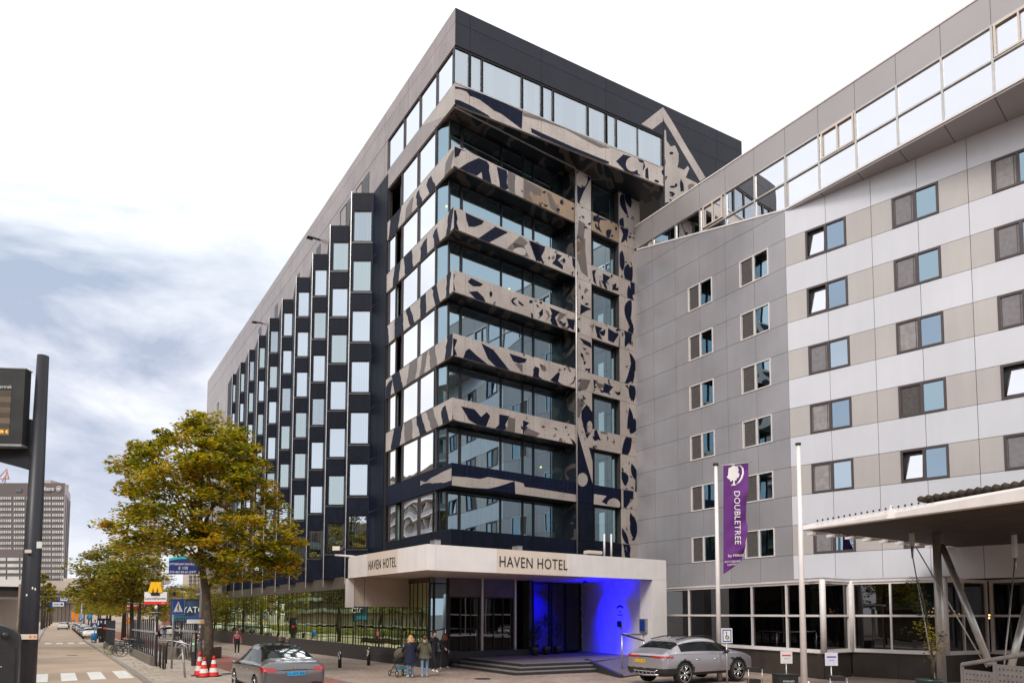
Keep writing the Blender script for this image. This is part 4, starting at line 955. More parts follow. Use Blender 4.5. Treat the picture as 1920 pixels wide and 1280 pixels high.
# ramp beside the steps towards the silver car
ra, rb = inter(S + nl * .84, dl, S + nr * .84, dr), None
r0 = RE + dirn(-.6, 2.4) * 1.6; r1 = Vector((3.4, 27.9)); 
ramp = MB(); A0 = Vector((r0.x, r0.y, .415)); A1_ = Vector((PS.w(1.3, 0, .01).x, PS.w(1.3, 0, .01).y, .415)); B0 = Vector((3.6, 28.6, .03)); B1 = Vector((7.6, 33.8, .03))
ramp.face([A0, B0, B1, A1_], M_ramp); ramp.face([A0, A0 - Vector((0, 0, .5)), B0 - Vector((0, 0, .1)), B0], M_step); ramp.build('ramp', steps)
mb = MB(); q = B0 - A0; nn = Vector((-q.y, q.x, 0)).normalized() * .09
mb.hexa([A0 - nn - Vector((0, 0, .4)), B0 - nn - Vector((0, 0, .12)), B0 + nn - Vector((0, 0, .12)), A0 + nn - Vector((0, 0, .4)), A0 - nn + Vector((0, 0, .07)), B0 - nn + Vector((0, 0, .07)), B0 + nn + Vector((0, 0, .07)), A0 + nn + Vector((0, 0, .07))], M_step)
mb.build('ramp_kerb', steps)
# handrail by the ramp
hr = empty('ramp_handrail', tuple(atY(1166, 1230, 31)), 0, 'steel handrail at the foot of the ramp in front of the blue lit wall', 'handrail')
p1 = atY(1166, 1188, 31); p2 = atY(1207, 1189, 32.6); p3 = atY(1207, 1200, 29.6)
mb = MB()
for p in (p1, p2): mb.tube([(p.x, p.y, .05), tuple(p)], .04, M_steel, 8)
mb.build('post', hr); mb = MB(); mb.tube([p1, p2], .04, M_steel, 8); mb.tube([p1, p3], .04, M_dsteel, 8); mb.build('rail', hr)
# boxes on the pier wall
bx = empty('wall_cabinet', (6, 34.6, 2), 0, 'small grey box with a blue door on the pier beside the blue light', 'wall box')
q = atY(1202, 1173, 34.2); mb = MB(); mb.pbox(PS, .30, .85, q.z - .35, q.z + .35, 0, .2, M_galv); mb.build('cabinet', bx); mb = MB(); mb.pbox(PS, .4, .8, q.z - .25, q.z + .3, .2, .215, mat('blue sticker', (.02, .06, .3), .4)); mb.build('door', bx)
q = atY(1204, 1190, 34.2); M_red = mat('signal red', (.55, .02, .02), .4, 0, 4, .1)
sg = empty('warning_sign', (6, 34.4, 1.5), 0, 'small white sign with red border under the grey wall box', 'sign')
mb = MB(); mb.pbox(PS, .22, .72, q.z - .32, q.z + .3, .0, .02, M_red); mb.build('border', sg); mb = MB(); mb.pbox(PS, .28, .66, q.z - .25, q.z + .23, .02, .026, M_whiteln); mb.pbox(PS, .36, .58, q.z + .02, q.z + .12, .026, .03, M_ink); mb.build('face', sg)
# blue uplighter on the side wall (a lit lamp of the place)
def arealamp(loc, tgt, e, sz, col, spread=70):
    ld = bpy.data.lights.new('blue_spot', 'SPOT'); ld.energy = e; ld.color = col; ld.spot_size = rad(spread); ld.spot_blend = .75; ld.shadow_soft_size = sz
    o = bpy.data.objects.new('blue_spot_light', ld); C.objects.link(o); o.location = loc
    o.rotation_euler = (Vector(loc) - Vector(tgt)).to_track_quat('Z', 'Y').to_euler(); return o
w0 = PS.w(3.7, 4.15, 1.7); w1 = PS.w(3.7, 2.5, 0)
arealamp(w0, w1, 2300, .12, (.0, .0, 1.0), 82)
w0 = PS.w(3.4, 2.9, 1.2); arealamp(w0, PS.w(3.2, zc0, 1.2), 620, .1, (0, 0, 1.0), 150)
arealamp(PS.w(4.6, 4.1, 3.2), PK.w(LK * .55, 1.8, 0), 120, .1, (0, 0, 1.0), 60)
mb = MB(); q = PS.w(3.7, zc0, 1.7); mb.cyl((q.x, q.y), .1, zc0 - .12, zc0 + .05, M_dsteel, 12); mb.build('spotlight', cano)
# ================================================================ neighbouring pale metal hotel on the right
J = PF.w(tEnd - .02, 0).xy
PG = Plane(J, -D1)
tK = PG.t(1476, 600); K = PG.w(tK, 0).xy
DB = dirn(.7266, -.687); PBd = Plane(K, DB)
nb = empty('metal_hotel_building', (K.x, K.y, 0), 0, 'long grey and white metal panelled hotel with a slanting glazed top storey on the right', 'hotel')
hotel_now = nb
dz = 1.305
# horizontal joint heights measured at the fold
Zj = [PG.z(1476, y) for y in (499, 552.5, 606, 658, 712, 766, 820, 875, 931, 986, 1042, 1090)]
zf = Zj[3]; stepz = (Zj[0] - Zj[8]) / 8
print('joint step', stepz, Zj[:3], tK)
Z = lambda k: Zj[0] - stepz * k            # k = 0 is the joint at y 499; k negative above
zroofG = PG.z(1187, 430); zroof = PG.z(1410, 279); print('roof', zroofG, zroof, PG.z(1600, 152))
zroof = (zroofG + zroof) / 2
zgt = (PG.z(1200, 463) + PG.z(1412, 330)) / 2
vx = [1187, 1225, 1267, 1313, 1362, 1416, 1476]
tv = [PG.t(x, 600) for x in vx]; tv[0] = 0
zlowG = 3.95
ztopj = [PG.z(x, y) for x, y in ((1200, 466), (1266, 447), (1361, 422), (1472, 392))]
tsl = [PG.t(x, y) for x, y in ((1200, 466), (1266, 447), (1361, 422), (1472, 392))]
def slz(t):
    a, b = (tsl[0], ztopj[0]), (tsl[-1], ztopj[-1]); return a[1] + (b[1] - a[1]) * (t - a[0]) / (b[0] - a[0])
tR2 = PG.t(1935, -70)
mb = MB()     # backing
mb.prism([tuple(PG.w(.05, 0, -.2).xy), tuple(PG.w(tK - .0, 0, -.2).xy), tuple(PG.w(tK, 0, -4).xy), tuple(PG.w(0.05, 0, -12).xy)], zlowG, zgt - .05, M_darkgap)
mb.prism([tuple(PG.w(tK - .3, 0, -.35).xy), tuple(PBd.w(14, 0, -.2).xy), tuple(PBd.w(14, 0, -12).xy), tuple(PG.w(tK - .3, 0, -12).xy)], zlowG, zgt - .4, M_darkgap)
mb.build('core_wall', nb)
# windows of the flat grey part
winG = [(1292.5, 1338), (1390.5, 1445.5)]
wt = [sorted((PG.t(a, 700), PG.t(b, 700))) for a, b in winG]
print('win t', wt, [ (Z(k)) for k in range(-2, 12)])
rowsA = [PG.z(1292.5, y) for y in (544, 584)]; rowsB = [PG.z(1390.5, y) for y in (492.5, 537.5)]; print(rowsA, rowsB)
mb = MB(); 
kmax = int((Z(0) - zlowG) / stepz)
kk = 0
lines = [Z(k) for k in range(kmax + 1, -8, -1)]
lines = [z for z in lines if z > zlowG + .3]; lines = [zlowG] + lines
def gpanel(mb, a, b, z0, z1, m):
    """panel clipped under the sloping glazing line"""
    g = .016; a += g / 2; b -= g / 2; z0 += g / 2; z1 -= g / 2
    ta, tb = slz(a) - .06, slz(b) - .06
    if z0 > max(ta, tb) - .02: return
    za, zb = min(z1, ta), min(z1, tb)
    if za >= z1 - 1e-6 and zb >= z1 - 1e-6: mb.pbox(PG, a, b, z0, z1, -.05, 0, m); return
    pts = [(a, z0), (b, z0), (b, max(zb, z0 + .01)), (a, max(za, z0 + .01))]
    P0 = [PG.w(t, z, -.05) for t, z in pts]; P1 = [PG.w(t, z, 0) for t, z in pts]
    if za < z1 < zb or zb < z1 < za or True:
        tc_ = tsl[0] + (z1 + .06 - ztopj[0]) / (ztopj[-1] - ztopj[0]) * (tsl[-1] - tsl[0])
        if a < tc_ < b and zb >= z1: pts = [(a, z0), (b, z0), (b, z1), (tc_, z1), (a, max(za, z0 + .01))]
    P0 = [PG.w(t, z, -.05) for t, z in pts]; P1 = [PG.w(t, z, 0) for t, z in pts]; n = len(pts)
    mb.face(P1, m)
    for i in range(n): mb.face([P0[i], P0[(i + 1) % n], P1[(i + 1) % n], P1[i]], m)
isw = lambda k: True
zwr = []
for i, (z0, z1) in enumerate(zip(lines[:-1], lines[1:])):
    mid = (z0 + z1) / 2; kf = (Z(0) - mid) / stepz; kr = math.floor(kf) if kf >= 0 else -1
    row_win = kf >= -1 and (round(kf + .5) % 2 == 0 or False)
    zwr.append((z0, z1, kf))
rowidx = lambda kf: int(math.floor(kf)) + 1        # 0: above joint 499 (446-499), 1: below ...
for z0, z1, kf in zwr:
    r_ = rowidx(kf); win = (r_ % 2 == 0) and 0 <= r_ <= 10
    for a, b in zip(tv[:-1], tv[1:]):
        segs = [(a, b)]
        if win:
            for (wa, wb) in wt:
                ns = []
                for (p, q) in segs:
                    if wb <= p or wa >= q: ns.append((p, q)); continue
                    if wa > p: ns.append((p, wa))
                    if wb < q: ns.append((wb, q))
                segs = ns
        for (p, q) in segs:
            if q - p > .03: gpanel(mb, p, q, z0, z1, M_greyp)
mb.build('grey_panels', nb)
wr_ = random.Random(88); M_dtglass2 = glass('pale blue glass', .5, (.72, .86, 1), (.2, .25, .27), .08); M_blindl = mat('pale blind', (.30, .28, .28), .8, 0, 5, .2)
def hwin(P, a, b, z0, z1, fr, k, tilt=False, fwid=.06, blind=None, gl=None):
    m_ = (a + b) / 2; gl = gl or wr_.choice((M_dtglass, M_dtglass, M_dtglass2, M_darkglass)); blind = blind or wr_.choice((M_blind, M_blind, M_blindd, M_blindl))
    mb = MB(); o0, o1 = -.15, .03
    for p, q, r_, s_ in ((a, a + fwid, z0, z1), (b - fwid, b, z0, z1), (a + fwid, b - fwid, z0, z0 + fwid), (a + fwid, b - fwid, z1 - fwid, z1), (m_ - fwid * .6, m_ + fwid * .6, z0 + fwid, z1 - fwid)):
        mb.pbox(P, p, q, r_, s_, o0, o1, fr)
    f = mb.build('window', nb)
    mb = MB(); mb.pquad(P, m_ + fwid * .6, b - fwid, z0 + fwid, z1 - fwid, -.03, gl); mb.build('pane', f)
    mb = MB()
    if tilt:      # sash tilted inwards at the top
        zz0, zz1 = z0 + fwid + .02, z1 - fwid - .04; q = [P.w(a + fwid + .04, zz0, -.02), P.w(m_ - fwid, zz0, -.02), P.w(m_ - fwid, zz1 - .1, -.115), P.w(a + fwid + .22, zz1 - .1, -.115)]
        mb.face(q, M_topglass); 
        mb.tube([q[0], q[3]], .035, fr, 4); mb.tube([q[3], q[2]], .035, fr, 4); mb.tube([q[0], q[1]], .035, fr, 4)
        mb.pquad(P, a, m_, z0, z1, -.14, M_dark)
    else:
        mb.pquad(P, a + fwid, m_ - fwid * .6, z0 + fwid, z1 - fwid, -.02, blind or M_blind)
        mb.pbox(P, a + fwid + .03, a + fwid + .05, z0 + fwid + .03, z1 - fwid - .03, -.02, -.005, fr); mb.pbox(P, m_ - fwid - .05, m_ - fwid - .03, z0 + fwid + .03, z1 - fwid - .03, -.02, -.005, fr)
    mb.build('sash', f)
    return f
for ci, (wa, wb) in enumerate(wt):
    for z0, z1, kf in zwr:
        r_ = rowidx(kf)
        if (r_ % 2 == 0) and 0 <= r_ <= 10:
            if ci == 0 and r_ < 0: continue
            hwin(PG, wa, wb, z0 + .01, z1 - .01, M_whiteln, r_, fwid=.05, blind=M_blindd, gl=M_darkglass)
# ---- folded pale part
vB = [1476, 1556, 1643, 1732, 1830, 1945, 2080]
tvB = [PBd.t(x, 700) for x in vB]; tvB[0] = 0
while tvB[-1] < 13: tvB.append(tvB[-1] + (tvB[-1] - tvB[-2]))
wB = [(1519, 1597), (1686, 1776), (1880, 1985)]
wtB = [sorted((PBd.t(a, 780), PBd.t(b, 780))) for a, b in wB]
mbw, mbt = MB(), MB()
linesB = [Z(k) for k in range(kmax + 1, -12, -1)]; linesB = [zlowG] + [z for z in linesB if z > zlowG + .3]
tiltset = {(0, 0), (0, 2), (1, 8), (2, 6)}
for z0, z1 in zip(linesB[:-1], linesB[1:]):
    if z0 > zgt: break
    kf = (Z(0) - (z0 + z1) / 2) / stepz; r_ = rowidx(kf)
    if z1 > zgt - .1: z1 = zgt - .1
    white = (r_ % 2 != 0)
    for a, b in zip(tvB[:-1], tvB[1:]):
        segs = [(a, b)]
        if not white:
            for ci, (wa, wb) in enumerate(wtB):
                if False: continue
                ns = []
                for (p, q) in segs:
                    if wb <= p or wa >= q: ns.append((p, q)); continue
                    if wa > p: ns.append((p, wa))
                    if wb < q: ns.append((wb, q))
                segs = ns
        for (p, q) in segs:
            if q - p > .03: (mbw if white else mbt).pbox(PBd, p + .009, q - .009, z0 + .009, z1 - .009, -.05, 0, M_whitep if white else M_taupep)
    if not white and z0 < zgt - 2:
        for ci, (wa, wb) in enumerate(wtB):
            if r_ < -2 and ci == 0: continue
            hwin(PBd, wa, wb, z0 + .01, z1 - .01, M_brownf, r_, tilt=(ci, r_) in tiltset, fwid=.09)
mbw.build('pale_panelling', nb); mbt.build('taupe_panelling', nb)
# ---- slanting top storey: parapet panels, glazing, soffit
vtop = [1187, 1224, 1266, 1312, 1360, 1414, 1472, 1534, 1603, 1680, 1764, 1858, 1962, 2090]
ytop = lambda x: 463 + (x - 1200) * -.633
tt_ = [PG.t(x, ytop(x)) for x in vtop]; tt_[0] = 0
tmax = tt_[-1]
mb = MB(); panels(mb, PG, tt_, zgt + .07, zroof, M_dtroof, th=.05); mb.pbox(PG, 0.02, tmax, zgt + .08, zroof - .02, -.4, -.06, M_darkgap); mb.build('parapet', nb)
mb = MB(); mb.pbox(PG, 0, tmax, zroof + .0, zroof + .07, -.5, .03, M_whiteln); mb.build('coping', nb)
mb = MB(); mb.prism([tuple(p) for p in (PG.w(.1, 0, -.3).xy, PG.w(tmax, 0, -.3).xy, PG.w(tmax, 0, -14).xy, PG.w(.1, 0, -14).xy)], zroof - .4, zroof - .1, M_dsteel); mb.build('roof', nb)
zsill = ztopj[-1]
# frame members
mb = MB(); fw = .06
mb.pbox(PG, tsl[0] - .3, tmax, zgt, zgt + .07, -.12, .03, M_alu)
for t_ in tt_[1:]:
    zb_ = slz(t_) if t_ < tsl[-1] else zsill
    if t_ > tsl[0] - .1: mb.pbox(PG, t_ - .04, t_ + .04, zb_, zgt, -.12, .025, M_alu)
def beam(t0, z0, t1, z1, h=.07):
    mb.face([PG.w(t0, z0, .028), PG.w(t1, z1, .028), PG.w(t1, z1 + h, .028), PG.w(t0, z0 + h, .028)], M_whiteln)
    mb.face([PG.w(t0, z0, .028), PG.w(t1, z1, .028), PG.w(t1, z1, -.12), PG.w(t0, z0, -.12)], M_whiteln)
beam(tsl[0] - .25, slz(tsl[0] - .25) - .06, tsl[-1], slz(tsl[-1]) - .06, .08); beam(tsl[-1], zsill - .06, tmax, zsill - .06, .08)
zmid = (PG.z(1470, 343) + PG.z(1762, 172)) / 2; tmid = tsl[0] + (zmid - ztopj[0]) / (ztopj[-1] - ztopj[0]) * (tsl[-1] - tsl[0])
mb.pbox(PG, tmid, tmax, zmid - .035, zmid + .035, -.1, .022, M_alu)
mb.build('glazing_frame', nb)
mb = MB()
mb.face([PG.w(tsl[0] - .2, zgt, -.05), PG.w(tsl[0] - .2, slz(tsl[0] - .2), -.05), PG.w(tsl[-1], zsill, -.05), PG.w(tmax, zsill, -.05), PG.w(tmax, zgt, -.05)], M_topglass)
mb.build('glazing', nb)
for (x0, x1) in ((1318, 1354), (1539, 1600), (1862, 1958)):     # opening lights in the strip
    a, b = sorted((PG.t(x0, ytop(x0)), PG.t(x1, ytop(x1)))); za = max(zmid + .03, slz(b) if b < tsl[-1] else 0)
    mb = MB(); zb0 = max(za, slz(a) + .15 if a < tsl[-1] else 0)
    for p, q, r_, s_ in ((a, a + .07, zb0, zgt), (b - .07, b, zb0, zgt), (a + .07, b - .07, zb0, zb0 + .07), (a + .07, b - .07, zgt - .07, zgt), ((a + b) / 2 - .03, (a + b) / 2 + .03, zb0 + .07, zgt - .07)): mb.pbox(PG, p, q, r_, s_, -.04, .05, M_cream)
    mb.build('opening_light', nb)
mb = MB()     # soffit of the overhang
mb.prism([tuple(p) for p in (PG.w(tK - .05, 0, -.02).xy, PG.w(tmax, 0, -.02).xy, PBd.w(13.5, 0, -.3).xy, PBd.w(-.1, 0, -.3).xy)], zsill - .14, zsill - .07, M_dtroof)
for t_ in tt_[6:]:
    q = PG.w(t_, 0, -.03).xy; dd = dirn(.72, .69) ; q2 = q + dd * 4
    nn = Vector((-dd.y, dd.x)) * .012
    mb.prism([tuple(q - nn), tuple(q2 - nn), tuple(q2 + nn), tuple(q + nn)], zsill - .146, zsill - .1401, M_ink)
mb.build('soffit', nb)
mb = MB(); mb.prism([tuple(p) for p in (PG.w(.3, 0, -1.6).xy, PG.w(tmax, 0, -1.6).xy, PG.w(tmax, 0, -10).xy, PG.w(.3, 0, -10).xy)], ztopj[0], zgt, M_dark); mb.build('top_room_wall', nb)
mb = MB()
for (x, y) in ((1452, 352), (1732, 156), (1575, 265), (1895, 62)):     # ceiling lights behind the glass
    t_, z_ = PG.hit(x, y, -.6)
    s_ = .45
    for (a, b, c, d) in ((t_ - s_, t_ + s_, -.2, -.26), (t_ - s_, t_ + s_, -1.1, -1.16)): mb.pbox(PG, a, b, zgt - .22, zgt - .2, min(c, d), max(c, d), M_whiteln)
mb.build('ceiling_light_frame', nb)
# ---- ground floor: white framed ribbon windows over brown granite
g1, g2 = Vector((7.07, 38.0)), Vector((11.67, 28.0))
def atd(px, Y): return Vector(((px - XP) / FL * Y * 1.003, Y))
pts = [Vector((7.07 - .0, 38.0)), g2, atd(1592, 29.3), atd(1768, 26.9), atd(1850, 28.0), atd(2000, 25.5)]
zb_, zm_, zt_ = 1.05, 2.52, 3.92
for i, (p, q) in enumerate(zip(pts[:-1], pts[1:])):
    P = Plane(p, q - p); Lh = (q - p).length
    nrm_ = Vector((-P.d.y, P.d.x)); 
    if nrm_.dot(Vector((-.6, -.8))) < 0: nrm_ = -nrm_
    P.n = nrm_
    if i == 0:
        ms = [P.t(x, 1150) for x in (1291, 1346, 1409, 1474)]
    elif i == 2: ms = [P.t(x, 1150) for x in (1670,)]
    elif i == 3: ms = [P.t(x, 1150) for x in (1808,)]
    elif i == 4: ms = [Lh * .5]
    else: ms = []
    f = window_box(P, 0.04, Lh - .04, zb_, zt_, 0, M_whiteln, M_blkglass, name='ribbon_window', mull=[(m, .075) for m in ms], fw=.10, depth=.14)
    mb = MB(); 
    xs = [0.14] + ms + [Lh - .14]
    for a, b in zip(xs[:-1], xs[1:]): mb.pbox(P, a + .04, b - .04, zm_ - .05, zm_ + .04, -.1, .004, M_whiteln)
    mb.build('transom', f)
    mb = MB(); n = max(1, round(Lh / 1.6))
    for j in range(n): mb.pbox(P, Lh * j / n + .004, Lh * (j + 1) / n - .004, -.6, zb_ - .06, -.3, -.03, M_granbr)
    mb.build('granite_base', nb)
    mb = MB(); mb.pbox(P, 0, Lh, zb_ - .05, zb_, -.2, .06, M_whiteln); mb.pbox(P, 0, Lh, zt_, zt_ + .08, -.6, .05, M_whiteln); mb.build('sill', nb)
for q in (pts[1], pts[2], pts[3]):
    mb = MB(); mb.cyl((q.x, q.y), .12, zb_ - .05, zt_ + .05, M_whiteln, 12); mb.build('corner_post', nb)
mb = MB(); inner = [tuple(p) for p in pts] + [(24, 30), (24, 42), (9, 41)]
mb.prism(inner, zt_ + .09, zt_ + .14, M_dtroof)
inn = [tuple(p + Vector((.8, 1.4)) * 2.2) for p in pts]
mb.prism(inn + [(24, 34), (24, 42), (12, 42)], -.5, zt_, M_dark)
mb.build('ground_floor_block', nb)
mb = MB()
for p, n_ in ((atY(1755, 1144, 29.2), 7), (atY(1820, 1150, 29.6), 5)):
    for j in range(n_): q = p + Vector((R.uniform(-.9, .9), R.uniform(-.2, .2), R.uniform(-.2, .1))); mb.ball(q, .035, .035, .035, M_lamp, 6, 4)
mb.build('table_lights', nb)
# ================================================================ vehicles
def paint(name, col, metal=.6, rough=.28):
    m, nt, b = new_mat(name); b.inputs['Base Color'].default_value = (*col, 1); b.inputs['Metallic'].default_value = metal; b.inputs['Roughness'].default_value = rough
    b.inputs['Coat Weight'].default_value = .8; b.inputs['Coat Roughness'].default_value = .04
    N = nt.nodes; L = nt.links; tc = N.new('ShaderNodeTexCoord'); n = N.new('ShaderNodeTexNoise'); n.inputs['Scale'].default_value = 1.2; n.inputs['Detail'].default_value = 6; L.new(tc.outputs['Object'], n.inputs['Vector'])
    mr = N.new('ShaderNodeMapRange'); mr.inputs['To Min'].default_value = rough - .05; mr.inputs['To Max'].default_value = rough + .12; L.new(n.outputs['Fac'], mr.inputs['Value']); L.new(mr.outputs[0], b.inputs['Roughness'])
    return m
P_grey = paint('grey car paint', (.15, .14, .145)); P_silver = paint('silver car paint', (.43, .41, .45)); P_white = paint('white car paint', (.75, .74, .72), 0)
P_black = paint('black car paint', (.015, .015, .017), .2); P_blue = paint('dark blue car paint', (.02, .035, .08), .3)
M_carglass = mat('car glass', (.010, .013, .014), .06, 0, spec=.12)
M_tail = mat('tail light red', (.35, .008, .012), .2, coat=.8)
M_taild = mat('smoked tail light', (.10, .006, .01), .15, coat=.8)
M_plastic = mat('black trim plastic', (.02, .02, .021), .55, 0, 8, .2)
M_wheelwell = mat('wheel arch lining', (.006, .006, .006), .9)
def patch(me_src, name, pred, m, parent, off=.006):
    bm = bmesh.new(); bm.from_mesh(me_src); bm.faces.ensure_lookup_table()
    kill = [f for f in bm.faces if not pred(f.calc_center_median(), f.normal, f.material_index)]
    bmesh.ops.delete(bm, geom=kill, context='FACES')
    bm.normal_update()
    for v in bm.verts: v.co += v.normal * off
    for f in bm.faces: f.material_index = 0; f.smooth = True
    if not bm.faces: bm.free(); return None
    me = bpy.data.meshes.new(name); bm.to_mesh(me); bm.free(); me.materials.clear(); me.materials.append(m)
    o = bpy.data.objects.new(name, me); C.objects.link(o); o.parent = parent; o.matrix_parent_inverse = wm(parent).inverted(); return o
def car_shell(st, body_m, wheels, wr_, lvl=3, glassroof=False, roofr=(-1, 1), rearglass=(-1.9, -1.2), shield=(.5, 1.3), side=(-1.5, 1.1)):
    """loft of cross sections -> subdivided -> wheel arches cut. st rows: y, w, zb, zs, zr, wr"""
    n = len(st); rings = []
    for (y, w, zb, zs, zr, wr) in st:
        zm = zb + (zs - zb) * .55
        half = [(0, zb), (w * .84, zb), (w * .985, zb + .10), (w, zm), (w * .975, zs), (w * .955, zs + .02), (wr + (w * .955 - wr) * .12, zs + (zr - zs) * .86), (wr * .9, zr - .015), (wr * .5, zr), (0, zr + .008)]
        ring = [(x, y, z) for x, z in half] + [(-x, y, z) for x, z in half[-2:0:-1]]
        rings.append(ring)
    m_ = len(rings[0]); vs = [p for r in rings for p in r]; fs = []; mi = []
    def mtl(i, k):
        kk = k if k < 9 else m_ - 1 - k
        y0, y1 = sorted((st[i][0], st[i + 1][0])); yc = (y0 + y1) / 2
        if kk == 5 and side[0] - .01 <= y0 and y1 <= side[1] + .01: return 1
        if kk in (6, 7, 8):
            if rearglass[0] - .01 <= y0 and y1 <= rearglass[1] + .01 and kk >= 6: return 1
            if shield[0] - .01 <= y0 and y1 <= shield[1] + .01 and kk >= 6: return 1
            if glassroof and kk >= 7 and rearglass[0] <= yc <= shield[1]: return 1
        if kk in (0, 1) : return 2
        return 0
    for i in range(n - 1):
        for k in range(m_):
            k2 = (k + 1) % m_
            fs.append((i * m_ + k, i * m_ + k2, (i + 1) * m_ + k2, (i + 1) * m_ + k)[::-1]); mi.append(mtl(i, k))
    fs.append(tuple(range(m_))); mi.append(0); fs.append(tuple(reversed(range((n - 1) * m_, n * m_)))); mi.append(0)
    me = bpy.data.meshes.new('shell'); me.from_pydata(vs, [], fs)
    for m in (body_m, M_carglass, M_plastic, M_wheelwell): me.materials.append(m)
    me.polygons.foreach_set('material_index', mi)
    bm = bmesh.new(); bm.from_mesh(me); bmesh.ops.recalc_face_normals(bm, faces=bm.faces)
    cl = bm.edges.layers.float.get('crease_edge') or bm.edges.layers.float.new('crease_edge')
    for e in bm.edges:
        k = {v.index % m_ for v in e.verts}
        if len(k) == 1 and list(k)[0] in (4, m_ - 4): e[cl] = .35
    bm.to_mesh(me); bm.free()
    o = bpy.data.objects.new('shell', me); C.objects.link(o)
    s = o.modifiers.new('s', 'SUBSURF'); s.levels = s.render_levels = lvl
    cut = MB()
    for (wx, wy, rr) in wheels:
        cut.tube([(wx - .34, wy, wr_ + .0), (wx + .34, wy, wr_ + .0)], rr, M_wheelwell, 28, smooth=False)
    co = cut.build('cut'); b = o.modifiers.new('b', 'BOOLEAN'); b.operation = 'DIFFERENCE'; b.object = co; b.solver = 'EXACT'
    dg = bpy.context.evaluated_depsgraph_get(); me2 = bpy.data.meshes.new_from_object(o.evaluated_get(dg), preserve_all_data_layers=False, depsgraph=dg)
    names = [x.name if x else '' for x in me2.materials]
    bpy.data.objects.remove(o); bpy.data.objects.remove(co)
    for p in me2.polygons:
        c = p.center; 
        for (wx, wy, rr) in wheels:
            d = math.hypot(c.y - wy, c.z - wr_)
            if d < rr + .004 and abs(abs(c.x) - abs(wx)) < .5 and p.material_index != 1: p.material_index = 3; p.use_smooth = False; break
        else: p.use_smooth = True
    while len(me2.materials) < 4: me2.materials.append(M_wheelwell)
    me2.materials[3] = M_wheelwell
    return me2
def finish_shell(me, root, glass_name='window_glass'):
    bm = bmesh.new(); bm.from_mesh(me)
    bm2 = bm.copy()
    bmesh.ops.delete(bm, geom=[f for f in bm.faces if f.material_index == 1], context='FACES')
    bmesh.ops.delete(bm2, geom=[f for f in bm2.faces if f.material_index != 1], context='FACES')
    for v in bm2.verts: v.co -= v.normal * .008
    mb_, mg = bpy.data.meshes.new('body'), bpy.data.meshes.new(glass_name); bm.to_mesh(mb_); bm2.to_mesh(mg); bm.free(); bm2.free()
    for m in me.materials: mb_.materials.append(m); mg.materials.append(m)
    ob = bpy.data.objects.new('body', mb_); C.objects.link(ob); ob.parent = root
    og = bpy.data.objects.new(glass_name, mg); C.objects.link(og); og.parent = root
    return ob, og
def wheel(root, x, y, r, side, spokes=5, rim_m=None, wd=.22, fork=True, rimr=.72):
    rim_m = rim_m or M_chrome; s = 1 if side > 0 else -1
    w = empty('wheel', (x, y, r)); w.parent = root
    mb = MB(); n = 32
    prof = [(rimr * r, -wd / 2), (r * .94, -wd / 2), (r, -wd / 2 + .04), (r, wd / 2 - .04), (r * .94, wd / 2), (rimr * r, wd / 2)]
    vs = []; fs = []
    for i in range(n):
        a = 2 * math.pi * i / n
        for (q, o) in prof: vs.append((o, q * math.cos(a), q * math.sin(a)))
    k = len(prof)
    for i in range(n):
        i2 = (i + 1) % n
        for j in range(k - 1): fs.append((i * k + j, i2 * k + j, i2 * k + j + 1, i * k + j + 1))
    mb.add(vs, fs, M_rubber, True); t = mb.build('tyre'); t.parent = w
    mb = MB(); R1 = rimr * r
    mb.tube([(s * -.02, 0, 0), (s * (wd / 2 - .10), 0, 0)], R1 * .98, M_plastic, 24, smooth=False)
    for i in range(n):      # lip ring
        a, b = 2 * math.pi * i / n, 2 * math.pi * (i + 1) / n
        q = [(s * wd / 2, R1 * .92 * math.cos(a), R1 * .92 * math.sin(a)), (s * wd / 2, R1 * .92 * math.cos(b), R1 * .92 * math.sin(b)), (s * (wd / 2), R1 * 1.01 * math.cos(b), R1 * 1.01 * math.sin(b)), (s * (wd / 2), R1 * 1.01 * math.cos(a), R1 * 1.01 * math.sin(a))]
        mb.face(q, rim_m)
    for i in range(spokes):
        for da in ((-.16, .16) if fork else (0,)):
            a = 2 * math.pi * i / spokes + .3; a2 = a + da
            p0 = Vector((s * (wd / 2 - .03), R1 * .12 * math.cos(a), R1 * .12 * math.sin(a))); p1 = Vector((s * (wd / 2 - .005), R1 * .95 * math.cos(a2), R1 * .95 * math.sin(a2)))
            mb.tube([p0, p1], [r * .05, r * .038], rim_m, 5)
    mb.tube([(s * (wd / 2 - .06), 0, 0), (s * (wd / 2 - .01), 0, 0)], r * .14, rim_m, 12)
    q = mb.build('rim'); q.parent = w
    return w
def plate(root, body, x, y, z, wd, hg, face_m, txt_m, nrm=(0, -1, 0), tsz=.1):
    mb = MB(); mb.box(x - wd / 2, x + wd / 2, y - .012, y, z, z + hg, face_m); o = mb.build('number_plate'); o.parent = root
    t = text('plate_number', body, (x, y - .013, z + hg * .14), tsz, txt_m, None, ext=.001, align='CENTER'); t.parent = o
    return o
def mirror(root, x, y, z, m, s):
    mb = MB(); mb.ball((x + s * .13, y, z), .11, .07, .075, m, 12, 8); mb.tube([(x - s * .04, y + .02, z - .06), (x + s * .08, y + .01, z - .02)], .025, M_plastic, 6)
    o = mb.build('wing_mirror'); o.parent = root; return o
